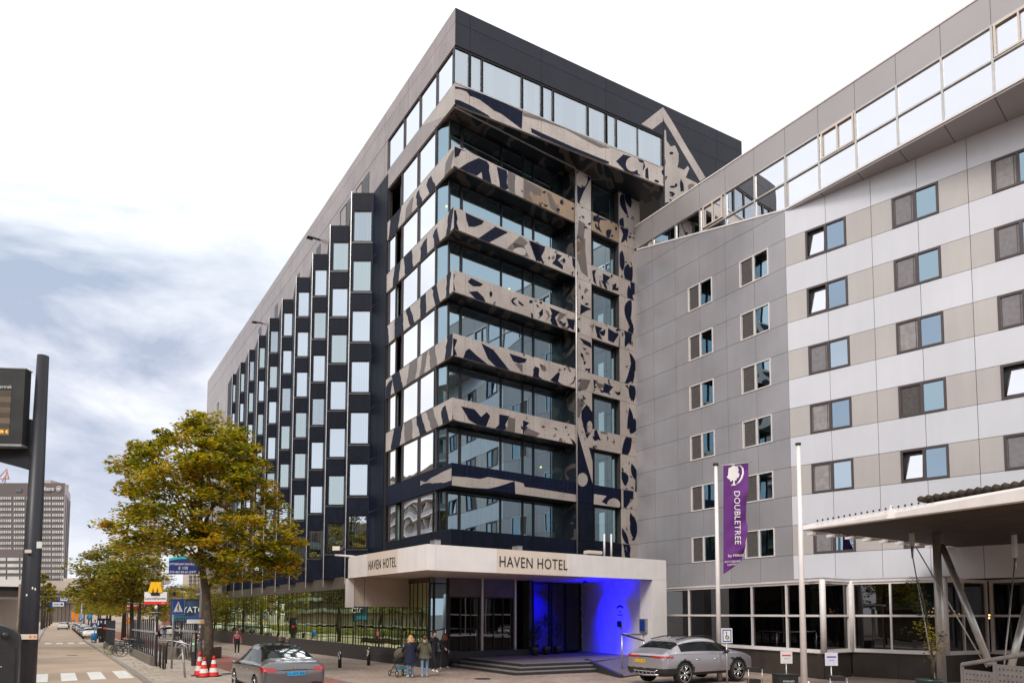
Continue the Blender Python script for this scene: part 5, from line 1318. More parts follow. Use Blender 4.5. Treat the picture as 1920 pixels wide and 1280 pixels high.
# ---- grey taxi saloon, seen from behind on the left
st = [(-2.36, .74, .42, .74, .80, .62), (-2.32, .88, .34, .86, .93, .72), (-2.22, .93, .28, .95, 1.06, .76), (-2.05, .95, .26, 1.0, 1.13, .78), (-1.80, .955, .25, 1.01, 1.19, .74), (-1.25, .96, .25, 1.0, 1.44, .64), (-.65, .96, .25, .98, 1.58, .60), (.1, .96, .25, .96, 1.62, .60), (.65, .96, .25, .95, 1.56, .60), (1.25, .96, .25, .94, 1.22, .66), (1.55, .955, .25, .92, 1.06, .72), (1.95, .94, .26, .86, .95, .74), (2.22, .90, .28, .78, .84, .72), (2.36, .76, .34, .64, .70, .6)]
car = empty('taxi_car', (0, 0, 0), 0, 'grey fastback taxi with a blue number plate driving away at the bottom', 'car')
W4 = [(-.86, -1.42, .40), (.86, -1.42, .40), (-.86, 1.47, .40), (.86, 1.47, .40)]
me = car_shell(st, P_grey, W4, .35, 3, True, rearglass=(-1.80, -.65), shield=(.65, 1.25), side=(-1.80, 1.25))
ob, og = finish_shell(me, car)
for (wx, wy, rr) in W4: wheel(car, math.copysign(.84, wx), wy, .35, wx, 5, M_chrome, .23, True)
patch(me, 'tail_light', lambda c, n, m: c.y < -1.95 and .84 < c.z < .99 - .12 * (.9 - abs(c.x)) and c.x < -.56 and m != 3, M_tail, car)
patch(me, 'tail_light', lambda c, n, m: c.y < -1.95 and .84 < c.z < .99 - .12 * (.9 - abs(c.x)) and c.x > .56 and m != 3, M_tail, car)
patch(me, 'tailgate_trim', lambda c, n, m: c.y < -2.2 and .87 < c.z < .895 and abs(c.x) < .62, M_plastic, car, .004)
patch(me, 'rear_diffuser', lambda c, n, m: c.y < -2.1 and c.z < .43 and abs(c.x) < .72, M_plastic, car, .006)
for s in (-1, 1):
    patch(me, 'reflector', lambda c, n, m, s=s: c.y < -2.15 and .46 < c.z < .50 and .5 < s * c.x < .8, M_taild, car, .006)
    mirror(car, s * .96, .62, 1.0, P_grey, s)
M_bplate = mat('light blue plate', (.03, .36, .72), .4); M_yplate = mat('yellow plate', (.85, .52, .02), .4)
plate(car, 'X-470-RB', .02, -2.375, .72, .52, .115, M_bplate, M_ink, tsz=.12)
mb = MB(); mb.box(-.045, .045, -2.332, -2.318, .975, .985, M_chrome); mb.box(-.01, .01, -2.34, -2.32, .91, .975, M_chrome); o = mb.build('badge'); o.parent = car
mb = MB()
for s in (-1, 1):
    mb.tube([(s * .955, -1.75, 1.03), (s * .93, -.6, 1.01), (s * .93, .6, .985), (s * .93, 1.2, .97)], .008, M_chrome, 5)
    for yy_ in (-.55, .35): mb.box(s * .965 - .004, s * .965 + .004, yy_ - .12, yy_ + .1, .83, .85, M_chrome)
o = mb.build('side_trim'); o.parent = car
hd = math.atan2(-.568 * -1, .823)       # heading along the street
rl = atZ(495, 1330, 0); rear_left = Vector((-.3885 * 20.4, 20.4)); fwd = D1; rgt = Vector((D1.y, -D1.x))
ctr = rear_left + fwd * 2.3 + rgt * .95
car.location = (ctr.x, ctr.y, .04); car.rotation_euler = (0, 0, math.atan2(-fwd.x, fwd.y))
# ---- silver sports utility car by the ramp
st = [(-2.54, .82, .50, .84, .92, .70), (-2.50, .95, .40, .95, 1.08, .78), (-2.43, 1.0, .34, 1.04, 1.16, .82), (-2.28, 1.02, .32, 1.10, 1.24, .83), (-2.15, 1.02, .31, 1.12, 1.28, .82), (-1.68, 1.02, .30, 1.12, 1.58, .74), (-1.0, 1.0, .30, 1.11, 1.68, .69), (-.2, .99, .30, 1.09, 1.71, .68), (.45, .99, .30, 1.07, 1.65, .68), (1.15, 1.0, .30, 1.06, 1.30, .74), (1.5, 1.01, .30, 1.05, 1.18, .80), (2.05, 1.0, .32, 1.0, 1.10, .80), (2.42, .96, .34, .88, .96, .78), (2.54, .84, .42, .72, .80, .66)]
suv = empty('sports_utility_car', (0, 0, 0), 0, 'silver sports utility car with a yellow plate parked beside the ramp', 'car')
W4 = [(-.88, -1.48, .45), (.88, -1.48, .45), (-.88, 1.52, .45), (.88, 1.52, .45)]
me = car_shell(st, P_silver, W4, .41, 3, False, rearglass=(-2.15, -1.68), shield=(.45, 1.15), side=(-1.68, 1.15))
finish_shell(me, suv)
for (wx, wy, rr) in W4: wheel(suv, math.copysign(.87, wx), wy, .41, wx, 6, M_chrome, .27, True, .76)
for s in (-1, 1):
    patch(me, 'tail_light', lambda c, n, m, s=s: c.y < -2.1 and .99 < c.z < 1.06 and .30 < s * c.x and m != 3, M_tail, suv, .012)
    mirror(suv, s * .99, .66, 1.15, M_plastic, s)
patch(me, 'light_bar', lambda c, n, m: c.y < -2.1 and 1.005 < c.z < 1.05 and abs(c.x) <= .30 and m != 3, M_plastic, suv, .006)
patch(me, 'rear_bumper_trim', lambda c, n, m: c.y < -1.95 and c.z < .62 and m != 3, M_plastic, suv, .008)
for wx_, wy_, _ in W4: patch(me, 'wheel_arch_trim', lambda c, n, m, wx_=wx_, wy_=wy_: .40 < math.hypot(c.y - wy_, c.z - .41) < .51 and c.x * wx_ > .8 and m != 3, M_plastic, suv, .008)
patch(me, 'sill_trim', lambda c, n, m: abs(c.y) < 1.2 and c.z < .42 and m != 3, M_plastic, suv, .006)
mb = MB(); mb.tube([(-.62, -2.52, .57), (-.5, -2.545, .50), (.5, -2.545, .50), (.62, -2.52, .57)], .02, M_chrome, 6); mb.tube([(-.66, -2.5, .40), (0, -2.55, .36), (.66, -2.5, .40)], .03, P_silver, 6)
for i in range(6): mb.box(-.5 + i * .2 - .012, -.5 + i * .2 + .012, -2.56, -2.5, .38, .5, P_silver)
o = mb.build('diffuser'); o.parent = suv
mb = MB()
for s in (-1, 1):
    mb.tube([(s * .63, -1.55, 1.62), (s * .62, -.9, 1.715), (s * .61, -.1, 1.745), (s * .62, .45, 1.68)], .022, M_plastic, 6)
o = mb.build('roof_rail'); o.parent = suv
mb = MB()
for s in (-1, 1):
    for yy_ in (-.75, .25): mb.tube([(s * .985, yy_ - .12, .90), (s * 1.01, yy_, .905), (s * .985, yy_ + .1, .91)], .014, M_chrome, 6)
o = mb.build('door_handle'); o.parent = suv
for s in (-1, 1):
    mb = MB(); mb.face([(s * 1.004, 1.0, .90), (s * 1.004, 1.30, .78), (s * 1.004, 1.22, .92)], M_plastic); o = mb.build('side_vent'); o.parent = suv
mb = MB(); mb.tube([(-.99, -2.0, .62), (-.995, -2.3, .95)], .015, M_plastic, 5); mb.tube([(.99, -2.0, .62), (.995, -2.3, .95)], .015, M_plastic, 5); o = mb.build('bumper_slot'); o.parent = suv
plate(suv, 'G-379-SR', -.22, -2.545, .80, .52, .115, M_yplate, M_ink, tsz=.12)
mb = MB(); mb.ball((0, -1.2, 1.68), .02, .09, .05, P_silver, 8, 6); o = mb.build('roof_antenna'); o.parent = suv
rw, fwv = Vector((5.43, 25.3)), Vector((7.79, 27.0)); h = (fwv - rw).normalized(); lf = Vector((-h.y, h.x))
ctr = (rw + fwv) / 2 + lf * .87
suv.location = (ctr.x, ctr.y, .03); suv.rotation_euler = (0, 0, math.atan2(-h.x, h.y))
# ---- small town cars: one prototype, copied along the street
st = [(-2.0, .70, .36, .70, .78, .6), (-1.95, .82, .30, .86, .96, .66), (-1.85, .86, .26, .90, 1.15, .66), (-1.55, .87, .24, .92, 1.38, .60), (-.9, .88, .23, .92, 1.47, .58), (-.1, .88, .23, .90, 1.48, .58), (.45, .88, .23, .90, 1.40, .58), (1.0, .88, .23, .90, 1.05, .64), (1.4, .87, .24, .86, .95, .68), (1.8, .84, .26, .74, .82, .64), (2.0, .70, .32, .60, .66, .5)]
W4 = [(-.78, -1.25, .36), (.78, -1.25, .36), (-.78, 1.28, .36), (.78, 1.28, .36)]
tme = car_shell(st, P_white, W4, .31, 2, False, rearglass=(-1.85, -1.55), shield=(.45, 1.0), side=(-1.55, 1.0))
def town_car(pm, label, group, p, rz):
    root = empty('town_car', p, rz, label, 'car', group)
    m2 = tme.copy(); m2.materials[0] = pm
    b_, g_ = finish_shell(m2, root)
    for (wx, wy, rr) in W4: wheel(root, math.copysign(.77, wx), wy, .31, wx, 5, M_chrome, .18, False)
    for s in (-1, 1):
        patch(m2, 'tail_light', lambda c, n, m, s=s: c.y < -1.75 and .78 < c.z < .95 and s * c.x > .55, M_tail, root, .008)
        patch(m2, 'headlight', lambda c, n, m, s=s: c.y > 1.72 and .58 < c.z < .72 and s * c.x > .42, M_chrome, root, .008)
    patch(m2, 'grille', lambda c, n, m: c.y > 1.8 and .30 < c.z < .48 and abs(c.x) < .55, M_plastic, root, .008)
    mb = MB(); mb.box(-.26, .26, -2.03, -1.99, .62, .73, M_yplate); mb.box(-.26, .26, 1.99, 2.03, .45, .56, M_yplate); o = mb.build('number_plate'); o.parent = root; o.matrix_parent_inverse = Matrix()
    for s in (-1, 1): mirror(root, s * .88, .55, .95, pm, s)
    return root
rzs = math.atan2(-D1.x, D1.y)
pc = [(P_white, 'white parked car facing the viewer, nearest of the kerbside row behind the blue bin'), (P_black, 'black parked car second in the kerbside row behind the white one'),
      (P_black, 'black parked car third in the kerbside row down the street'), (P_white, 'white parked car fourth in the kerbside row down the street'), (P_grey, 'grey parked car fifth in the kerbside row'),
      (P_white, 'white parked car sixth in the kerbside row'), (P_black, 'dark parked car seventh in the kerbside row'), (P_blue, 'dark blue parked car eighth in the kerbside row'), (P_white, 'small white parked car ninth in the kerbside row'), (P_black, 'black parked car last in the kerbside row')]
for i, (pm, lb) in enumerate(pc):
    town_car(pm, lb, 'cars parked along the kerb', tuple(uv(108 + i * 6.6 + (i > 4) * 3, 4.0 + .05 * (i % 2)) + Vector((0, 0, -.10))), rzs + math.pi)
p = atG(113, 1175.5); p.z = gz(p.y) - .1
town_car(P_white, 'white car driving away in the middle of the road', None, tuple(uv(171, 1.6) + Vector((0, 0, -.1))), rzs)
town_car(P_black, 'black car just ahead of the white car on the road', None, tuple(uv(182, 2.1) + Vector((0, 0, -.1))), rzs)
q = atG(301, 1193); town_car(P_white, 'white car parked beyond the metro entrance railing', None, (q.x, q.y + 2, gz(q.y) - .0), rzs + 1.2)
# ================================================================ people
M_skin = mat('skin', (.55, .33, .25), .55, 0, 20, .05)
def cloth(name, col, rough=.85): return mat(name, col, rough, 0, 14, .22, .3, 40)
M_jean = cloth('blue jeans', (.09, .17, .30)); M_jeanl = cloth('light blue jeans', (.17, .29, .44)); M_navyc = cloth('navy coat cloth', (.008, .012, .035)); M_olive = cloth('olive jacket cloth', (.085, .08, .05))
M_blkc = cloth('black cloth', (.010, .010, .012)); M_pink = cloth('faded red shirt', (.42, .10, .12)); M_shoe = mat('white trainers', (.7, .65, .6), .6, 0, 20, .08)
M_blond = mat('blond hair', (.50, .27, .12), .6, 0, 25, .35); M_brown = mat('brown hair', (.10, .04, .025), .6, 0, 25, .35); M_auburn = mat('auburn hair', (.20, .07, .025), .6, 0, 25, .4); M_dkhair = mat('dark hair', (.015, .01, .008), .6); M_greyh = mat('grey hair', (.62, .52, .46), .7, 0, 25, .15)
def person(label, loc, rz, H, top, legs, shoe, hair_m, hair='short', coat=None, coat_len=.0, stride=.12, arms=None, group=None, sleeve=None, torso=1.0, headturn=0.0):
    """local frame: x right, y forward, z up, height 1.75 scaled to H"""
    root = empty('person', loc, rz, label, 'person', group)
    k = H / 1.75; V = []; E = []; Rr = []; Lb = []
    def nd(x, y, z, r, ry=None): V.append((x, y, z)); Rr.append((r, ry or r)); return len(V) - 1
    def ed(a, b, m): E.append((a, b)); Lb.append(m)
    pel = nd(0, 0, .95, .15, .11); wst = nd(0, 0, 1.12, .13, .10); chs = nd(0, 0, 1.32, .155, .11); nk0 = nd(0, .0, 1.46, .075, .07); nk = nd(0, .01, 1.52, .052); hd0 = nd(0, .02, 1.585, .075, .085); hd1 = nd(0, .015, 1.66, .082, .095); hd2 = nd(0, .005, 1.72, .055, .06)
    ed(pel, wst, legs if not coat else top); ed(wst, chs, top); ed(chs, nk0, top); ed(nk0, nk, M_skin); ed(nk, hd0, M_skin); ed(hd0, hd1, M_skin); ed(hd1, hd2, M_skin)
    nose = nd(0, .125, 1.60, .013); ed(hd0, nose, M_skin)
    for s in (-1, 1):
        f = stride * s
        hip = nd(s * .095, 0, .88, .095); kn = nd(s * .10, f * .75 + .03, .49, .06); an = nd(s * .10, f * 1.25 - .02, .10, .042); he = nd(s * .10, f * 1.25 - .05, .045, .042); to = nd(s * .115, f * 1.25 + .15, .035, .036)
        ed(pel, hip, legs); ed(hip, kn, legs); ed(kn, an, legs); ed(an, he, shoe); ed(an, to, shoe)
        a = (arms or {}).get(s, ((s * .24, -.02 - f * .5, 1.14), (s * .25, .10 - f, .92)))
        sh = nd(s * .165, 0, 1.40, .062); el = nd(*a[0], .042); wr = nd(*a[1], .027)
        ed(chs, sh, top); ed(sh, el, sleeve or top); ed(el, wr, sleeve or top)
        d = (Vector(a[1]) - Vector(a[0])).normalized(); pl = Vector(a[1]) + d * .06; pm = nd(*pl, .032, .022); ed(wr, pm, M_skin)
    me = bpy.data.meshes.new('body'); me.from_pydata([tuple(Vector(v) * k) for v in V], E, [])
    o = bpy.data.objects.new('body', me); C.objects.link(o)
    sk = o.modifiers.new('s', 'SKIN'); sk.use_smooth_shade = True
    for i, sv_ in enumerate(me.skin_vertices[0].data): sv_.radius = (Rr[i][0] * k, Rr[i][1] * k); sv_.use_root = (i == 0)
    sb = o.modifiers.new('u', 'SUBSURF'); sb.levels = sb.render_levels = 1
    dg = bpy.context.evaluated_depsgraph_get(); m2 = bpy.data.meshes.new_from_object(o.evaluated_get(dg), depsgraph=dg); bpy.data.objects.remove(o)
    mats_ = []; m2.materials.clear()
    for m in Lb:
        if m not in mats_: mats_.append(m)
    for m in mats_: m2.materials.append(m)
    segs = [(Vector(V[a]) * k, Vector(V[b]) * k, mats_.index(m)) for (a, b), m in zip(E, Lb)]
    for p in m2.polygons:
        c = p.center; best = None
        for a, b, mi in segs:
            d = b - a; t = max(0, min(1, (c - a).dot(d) / d.length_squared)); q = (c - a - d * t).length
            if best is None or q < best[0]: best = (q, mi)
        p.material_index = best[1]; p.use_smooth = True
    # fingers and thumb grown into the same mesh
    bm = bmesh.new(); bm.from_mesh(m2); ski = mats_.index(M_skin)
    fb = MB()
    for s in (-1, 1):
        a = (arms or {}).get(s, ((s * .24, -.02 - stride * s * .5, 1.14), (s * .25, .10 - stride * s, .92)))
        d = (Vector(a[1]) - Vector(a[0])).normalized(); sd_ = d.cross(Vector((s, 0, 0))).normalized(); cu = Vector((-s, 0, 0))
        for j, (ln, of) in enumerate(((.055, -.024), (.072, -.008), (.068, .008), (.05, .023))):
            b0 = Vector(a[1]) + d * .085 + sd_ * of; b1 = b0 + d * ln * .55 + cu * .008; b2 = b1 + d * ln * .4 + cu * .022
            fb.tube([b0 * k, b1 * k, b2 * k], [.010 * k, .009 * k, .007 * k], M_skin, 5)
        b0 = Vector(a[1]) + d * .03 - sd_ * .026; fb.tube([b0 * k, (b0 + d * .03 - sd_ * .022) * k, (b0 + d * .06 - sd_ * .022 + cu * .015) * k], [.012 * k, .010 * k, .008 * k], M_skin, 5)
    fo = fb.build('tmp'); bm.from_mesh(fo.data)
    nf = len(m2.polygons); bm.faces.ensure_lookup_table()
    for f in bm.faces[nf:]: f.material_index = ski; f.smooth = True
    bpy.data.objects.remove(fo)
    mb3 = bpy.data.meshes.new('body'); bm.to_mesh(mb3); bm.free()
    for m in mats_: mb3.materials.append(m)
    ob = bpy.data.objects.new('body', mb3); C.objects.link(ob); ob.parent = root
    # eyes and mouth
    mb = MB()
    for s in (-1, 1): mb.ball((s * .032 * k, .098 * k, 1.635 * k), .012 * k, .008 * k, .008 * k, M_ink, 6, 4)
    mb.box(-.022 * k, .022 * k, .098 * k, .106 * k, 1.556 * k, 1.562 * k, mat_lip); q = mb.build('face_features'); q.parent = root
    # hair
    mb = MB()
    mb.ball((0, -.012 * k, 1.675 * k), .094 * k, .105 * k, .095 * k, hair_m, 14, 8, None)
    if hair == 'long':
        rg2 = random.Random(int(H * 1000))
        for i in range(26):
            an = math.pi * (1.0 + i / 25.0) if True else 0
            x, y = .085 * math.cos(an), .085 * math.sin(an) - .01
            w_ = rg2.uniform(.85, 1.2); ln = rg2.uniform(.26, .36)
            mb.tube([(x * .8 * k, y * .8 * k, 1.70 * k), (x * 1.15 * k, (y * 1.1 - .01) * k, 1.58 * k), (x * 1.35 * w_ * k, (y * 1.25 - .02) * k, 1.46 * k), (x * 1.3 * w_ * k, (y * 1.25 - .02) * k, (1.68 - ln) * k)], [.024 * k, .03 * k, .028 * k, .008 * k], hair_m, 5)
    q = mb.build('hair'); q.parent = root
    if coat:
        mb = MB(); n = 18; rings = [(1.47, .085, .085), (1.43, .165, .115), (1.33, .205, .145), (1.15, .185, .15), (.98, .205, .165)] + ([(.80, .235, .19), (coat_len, .25, .205)] if coat_len < .85 else [(coat_len, .215, .18)])
        vs = []; fs = []; rg3 = random.Random(9)
        for i, (z, rx, ry) in enumerate(rings):
            for j in range(n):
                a = 2 * math.pi * j / n; w_ = 1 + .04 * math.sin(a * 5 + i) * (i / len(rings))
                vs.append((rx * w_ * math.cos(a) * k, (ry * w_ * math.sin(a) - .01) * k, z * k))
        for i in range(len(rings) - 1):
            for j in range(n): j2 = (j + 1) % n; fs.append((i * n + j2, i * n + j, (i + 1) * n + j, (i + 1) * n + j2))
        mb.add(vs, fs, coat, True)
        for s in (-1, 1):
            a = (arms or {}).get(s, ((s * .24, -.02 - stride * s * .5, 1.14), (s * .25, .10 - stride * s, .92)))
            mb.tube([Vector((s * .15, 0, 1.41)) * k, Vector(a[0]) * k, (Vector(a[1]) * .97 + Vector(a[0]) * .03) * k], [.078 * k, .062 * k, .05 * k], coat, 9)
        if hair != 'long': pass
        mb.tube([Vector((-.1, -.10, 1.46)) * k, Vector((0, -.14, 1.42)) * k, Vector((.1, -.10, 1.46)) * k], [.04 * k, .06 * k, .04 * k], coat, 8)
        q = mb.build('coat'); q.parent = root
    return root
mat_lip = mat('lips', (.30, .10, .09), .5)
def feet(px, py): p = atG(px, py); return (p.x, p.y, gz(p.y))
def yaw(dx, dy): return math.atan2(-dx, dy)
p = feet(769, 1270)
person('woman in navy coat and jeans with long blond hair beside the pram', p, yaw(-.5, .9), 1.72, M_navyc, M_jean, M_shoe, M_blond, 'long', M_navyc, .62, .02, {-1: ((-.28, .10, 1.16), (-.22, .34, 1.06)), 1: ((.27, .02, 1.15), (.24, .24, 1.0))})
p = feet(796, 1269)
person('woman in olive hooded jacket and light jeans with shoulder length brown hair', p, yaw(-.15, 1), 1.70, M_olive, M_jeanl, M_shoe, M_brown, 'short', M_olive, .80, .05, {-1: ((-.29, .05, 1.18), (-.26, .20, 1.02)), 1: ((.24, -.02, 1.14), (.25, .06, .92))})
p = feet(814, 1260)
person('man with dark hair and beard in a dark sweater walking past the steps', p, yaw(.75, -.65), 1.84, M_blkc, M_blkc, M_shoe, M_dkhair, 'short', None, 0, .20, {1: ((.27, -.10, 1.16), (.30, -.02, .92)), -1: ((-.27, .12, 1.17), (-.30, .34, 1.02))})
p = feet(833, 1254)
person('woman in black with long auburn hair walking towards the hotel', p, yaw(.1, 1), 1.70, M_blkc, M_blkc, M_shoe, M_auburn, 'long', None, 0, .24)
p = feet(444, 1227.5)
person('person in a faded red shirt and dark trousers walking on the pavement', p, yaw(.4, -1), 1.66, M_pink, M_blkc, M_shoe, M_dkhair, 'short', None, 0, .08)
pt = Vector((-13.2, 37.2, 0)); 
for (px, lab, hh) in ((528, 'taller grey haired person mostly hidden behind the grey taxi', 1.78), (541, 'shorter grey haired person mostly hidden behind the grey taxi', 1.68)):
    Y = 36.5; x = (px - XP) / FL * Y * 1.0
    r = ray(px, 1190 + (1.78 - hh) * 40); zt = CH + r.z * Y / r.y
    person(lab, (x, Y, 0 if zt > hh else zt - hh), yaw(-.5, .8), hh, M_blkc if px < 535 else M_navyc, M_blkc, M_shoe, M_greyh, 'short', M_navyc if px > 535 else M_olive, .8, .05)
for (px, py, lab, tp) in ((308, 1199, 'distant person in a dark top and jeans beyond the metro stairs', M_navyc), (297, 1199, 'distant person in a red top beyond the metro stairs', M_pink)):
    p = feet(px, py); person(lab, p, yaw(.3, -1), 1.7, tp, M_jean if px > 300 else M_blkc, M_shoe, M_dkhair, 'short', None, 0, .1)
# ---- pram
p = feet(750, 1267); pram = empty('pram', p, yaw(-.55, .85), 'black pram with a rounded brown hood and blue basket', 'pram')
M_hood = cloth('brown hood fabric', (.10, .082, .06)); M_teal = cloth('blue seat fabric', (.02, .20, .30))
mb = MB(); M_ = Matrix.Rotation(rad(-25), 3, 'X'); mb.ball((0, .02, .90), .25, .33, .27, M_hood, 16, 10, M_); o = mb.build('hood'); o.parent = pram; o.matrix_parent_inverse = Matrix()
mb = MB(); mb.box(-.20, .20, -.30, .34, .58, .72, M_blkc); o = mb.build('carrycot', None, .04); o.parent = pram; mb = MB(); mb.box(-.19, .19, -.28, .25, .30, .40, M_teal); o = mb.build('basket', None, .03); o.parent = pram
mb = MB()
for s in (-1, 1):
    mb.tube([(s * .26, .42, .15), (s * .24, -.05, .55), (s * .22, -.45, .98)], .016, M_plastic, 6); mb.tube([(s * .26, -.38, .15), (s * .24, .0, .58)], .016, M_plastic, 6); mb.tube([(s * .26, -.38, .16), (s * .26, .42, .16)], .014, M_plastic, 6)
mb.tube([(-.22, -.45, .98), (.22, -.45, .98)], .018, M_plastic, 6); o = mb.build('frame'); o.parent = pram
for sx_ in (-1, 1):
    for sy_, rr in ((-.38, .15), (.42, .12)):
        mb = MB(); n = 16; mb.tube([(sx_ * .29 + rr * 0, sy_ + rr * .9 * math.cos(2 * math.pi * i / n), rr + rr * .9 * math.sin(2 * math.pi * i / n)) for i in range(n + 1)], .02, M_rubber, 6, cap=False)
        mb.tube([(sx_ * .27, sy_, rr), (sx_ * .31, sy_, rr)], rr * .35, M_alu, 8)
        for i in range(6): a = i * math.pi / 3; mb.tube([(sx_ * .29, sy_, rr), (sx_ * .29, sy_ + rr * .85 * math.cos(a), rr + rr * .85 * math.sin(a))], .006, M_alu, 4)
        o = mb.build('wheel'); o.parent = pram
for o in pram.children: o.matrix_parent_inverse = Matrix()
# ================================================================ street furniture
def G(px, py): p = atG(px, py); p.z = gz(p.y); return p
def up_at(px, py, Y): return atY(px, py, Y)
XD = Vector((1, 0, 0))
M_sblue = mat('sign blue', (.012, .07, .33), .4, 0, 6, .1); M_swhite = mat('sign white', (.78, .76, .74), .45, 0, 6, .05); M_orange = mat('safety orange', (.85, .25, .02), .5, 0, 6, .08)
M_yel = mat('metro yellow', (.90, .50, .01), .4); M_rred = mat('traffic red', (.75, .03, .02), .45, 0, 8, .1); M_lcd = mat('orange led text', (1, .45, .05), .5, emit=(1, .38, .02), estr=2.2)
M_scr = mat('display screen brown', (.17, .125, .09), .35, 0, 3, .2); M_scrd = mat('display stripe', (.09, .07, .055), .35); M_housing = mat('display housing', (.030, .030, .032), .4, 0, 3, .2)
M_mast = mat('black mast paint', (.020, .020, .026), .42, .1, 3, .25, .05, 60)
M_wood = mat('weathered wood post', (.26, .19, .14), .8, 0, 5, .25, .3, 30)
# ---- big dark mast with passenger display, top left
Y0 = 9.6; b0 = up_at(50, 1280, Y0); t0p = up_at(82, 667, Y0)
ms = empty('display_mast', (b0.x, Y0, 0), 0, 'thick black tapered mast at the left edge with stickers and a bracket', 'mast')
mb = MB(); bx_ = b0.x - .03; ztp = t0p.z
mb.tube([(bx_, Y0, 0), (bx_ + .02, Y0, 2.6), (bx_ + .04, Y0, ztp)], [.135, .115, .072], M_mast, 24); mb.build('pole', ms)
px_at = lambda z: bx_ + .02
for (x, y, w_, h_, m) in ((53, 1033, .09, .045, M_cream), (74, 1021, .07, .09, M_swhite)):
    q = up_at(x, y, Y0 - .14); mb = MB(); mb.box(q.x - w_ / 2, q.x + w_ / 2, q.y - .006, q.y, q.z - h_ / 2, q.z + h_ / 2, m); mb.build('sticker', ms)
q = up_at(53.5, 1193, Y0 - .15); mb = MB(); mb.box(q.x - .12, q.x + .12, q.y - .006, q.y, q.z - .035, q.z + .035, M_cream)
for dx in (.03, .09):
    mb.box(q.x + dx - .022, q.x + dx + .022, q.y - .009, q.y - .006, q.z - .008, q.z + .008, M_orange); mb.box(q.x + dx - .008, q.x + dx + .008, q.y - .0095, q.y - .006, q.z - .02, q.z + .02, M_orange)
mb.build('arrow_sticker', ms)
for (x, y) in ((61, 1102), (50, 1115), (66, 1104), (38, 1215)):
    q = up_at(x, y, Y0 - .15); mb = MB(); mb.ball(q, .012, .004, .02, M_swhite, 6, 4); mb.build('paint_fleck', ms)
mb = MB(); c = [up_at(x, y, Y0) for x, y in ((43, 785), (66, 788), (62, 883), (38, 876), (-30, 858), (-30, 838), (40, 842))]
for yo in (-.05, .05): mb.face([(p.x, p.y + yo, p.z) for p in (c if yo < 0 else c[::-1])], M_mast)
for i in range(len(c)): a, b = c[i], c[(i + 1) % len(c)]; mb.face([(a.x, a.y - .05, a.z), (a.x, a.y + .05, a.z), (b.x, b.y + .05, b.z), (b.x, b.y - .05, b.z)], M_mast)
mb.build('bracket', ms)
ds = empty('departure_display', tuple(up_at(0, 760, Y0 - .1)), 0, 'grey departure display with orange text hung on the black mast', 'display')
PD = Plane(up_at(47, 760, Y0 - .16).xy, Vector((-1, -.10)))
def dz(px, py): return PD.hit(px, py)
tA, zA = dz(47, 692); tB_, zB = dz(41, 833)
tt = .02; mb = MB()
P4 = lambda t0_, t1_, z0_, z1_, o0, o1, m: mb.pbox(PD, t0_, t1_, z0_, z1_, o0, o1, m)
P4(tt, 1.3, zB, zA, -.14, 0, M_housing); P4(tt - .01, 1.3, zB - .03, zB, -.16, .02, M_galv); P4(tt - .01, 1.3, zA, zA + .015, -.15, .01, M_galv); mb.build('housing', ds)
mb = MB(); tS = dz(20, 760)[0]; zs1, zs0 = dz(18, 733)[1], dz(14, 816)[1]
P4(tS, 1.25, zs0, zs1, .0, .004, M_scr); n = 4
for i in range(n): P4(tS, 1.25, zs0 + (zs1 - zs0) * (.16 + i * .24), zs0 + (zs1 - zs0) * (.27 + i * .24), .004, .006, M_scrd)
mb.build('screen', ds)
xd = -Vector((PD.d.x, PD.d.y, 0))
tv_, zv_ = dz(22.5, 728); text('lettering', 'Vertrek', PD.w(tv_, zv_, .006), .062, M_swhite, ds, xdir=xd, ext=.001, align='RIGHT')
tv_, zv_ = dz(16, 812); text('lettering', 'Halte in c', PD.w(tv_, zv_, .008), .085, M_lcd, ds, xdir=xd, ext=.001, align='RIGHT')
# ---- black ticket cabinet lower left
cb = empty('ticket_cabinet', (-5.9, 7.2, 0), 0, 'black round topped cabinet with scratches at the lower left edge', 'cabinet')
p1 = up_at(37, 1200, 7.2); ztop = up_at(20, 1168, 7.2).z; Wc = .62
CM = Matrix(((NV.x, D1.x, 0, p1.x), (NV.y, D1.y, 0, 7.2), (0, 0, 1, 0), (0, 0, 0, 1)))      # local x to the right, y along the street, origin at the right front edge
cp = lambda x, y, z: CM @ Vector((x, y, z))
mb = MB(); prof = [(-Wc, 0)] + [(-Wc + Wc * (.5 - .5 * math.cos(math.pi * i / 14)), ztop - .17 + .17 * math.sin(math.pi * i / 14)) for i in range(15)] + [(0, 0)]
mb.face([cp(x, 0, z) for x, z in prof][::-1], M_housing); mb.face([cp(x, .5, z) for x, z in prof], M_housing)
for a, b in zip(prof, prof[1:] + prof[:1]): mb.face([cp(a[0], 0, a[1]), cp(b[0], 0, b[1]), cp(b[0], .5, b[1]), cp(a[0], .5, a[1])], M_housing)
mb.build('cabinet_body', cb)
mb = MB(); mb.box(-Wc + .02, -.03, -.012, 0, .3, ztop - .24, M_plastic, CM); mb.build('door', cb)
mb = MB(); mb.tube([cp(-.12, 0, ztop - .12), cp(-.12, -.05, ztop - .12)], .035, M_dsteel, 14); mb.build('knob', cb)
mb = MB(); mb.box(-.46, -.38, -.012, 0, ztop - .15, ztop - .07, M_swhite, CM); mb.build('sticker', cb)
mb = MB(); rr = random.Random(2)
for (x, z) in ((-.2, -.22), (-.16, -.44), (-.22, -.50), (-.34, -.28), (-.3, -.35)):
    for j in range(3): mb.ball(cp(x + rr.uniform(-.02, .02), -.014, ztop + z + rr.uniform(-.02, .02)), rr.uniform(.004, .012), .003, rr.uniform(.003, .014), M_swhite, 6, 4)
mb.build('scratch_mark', cb)
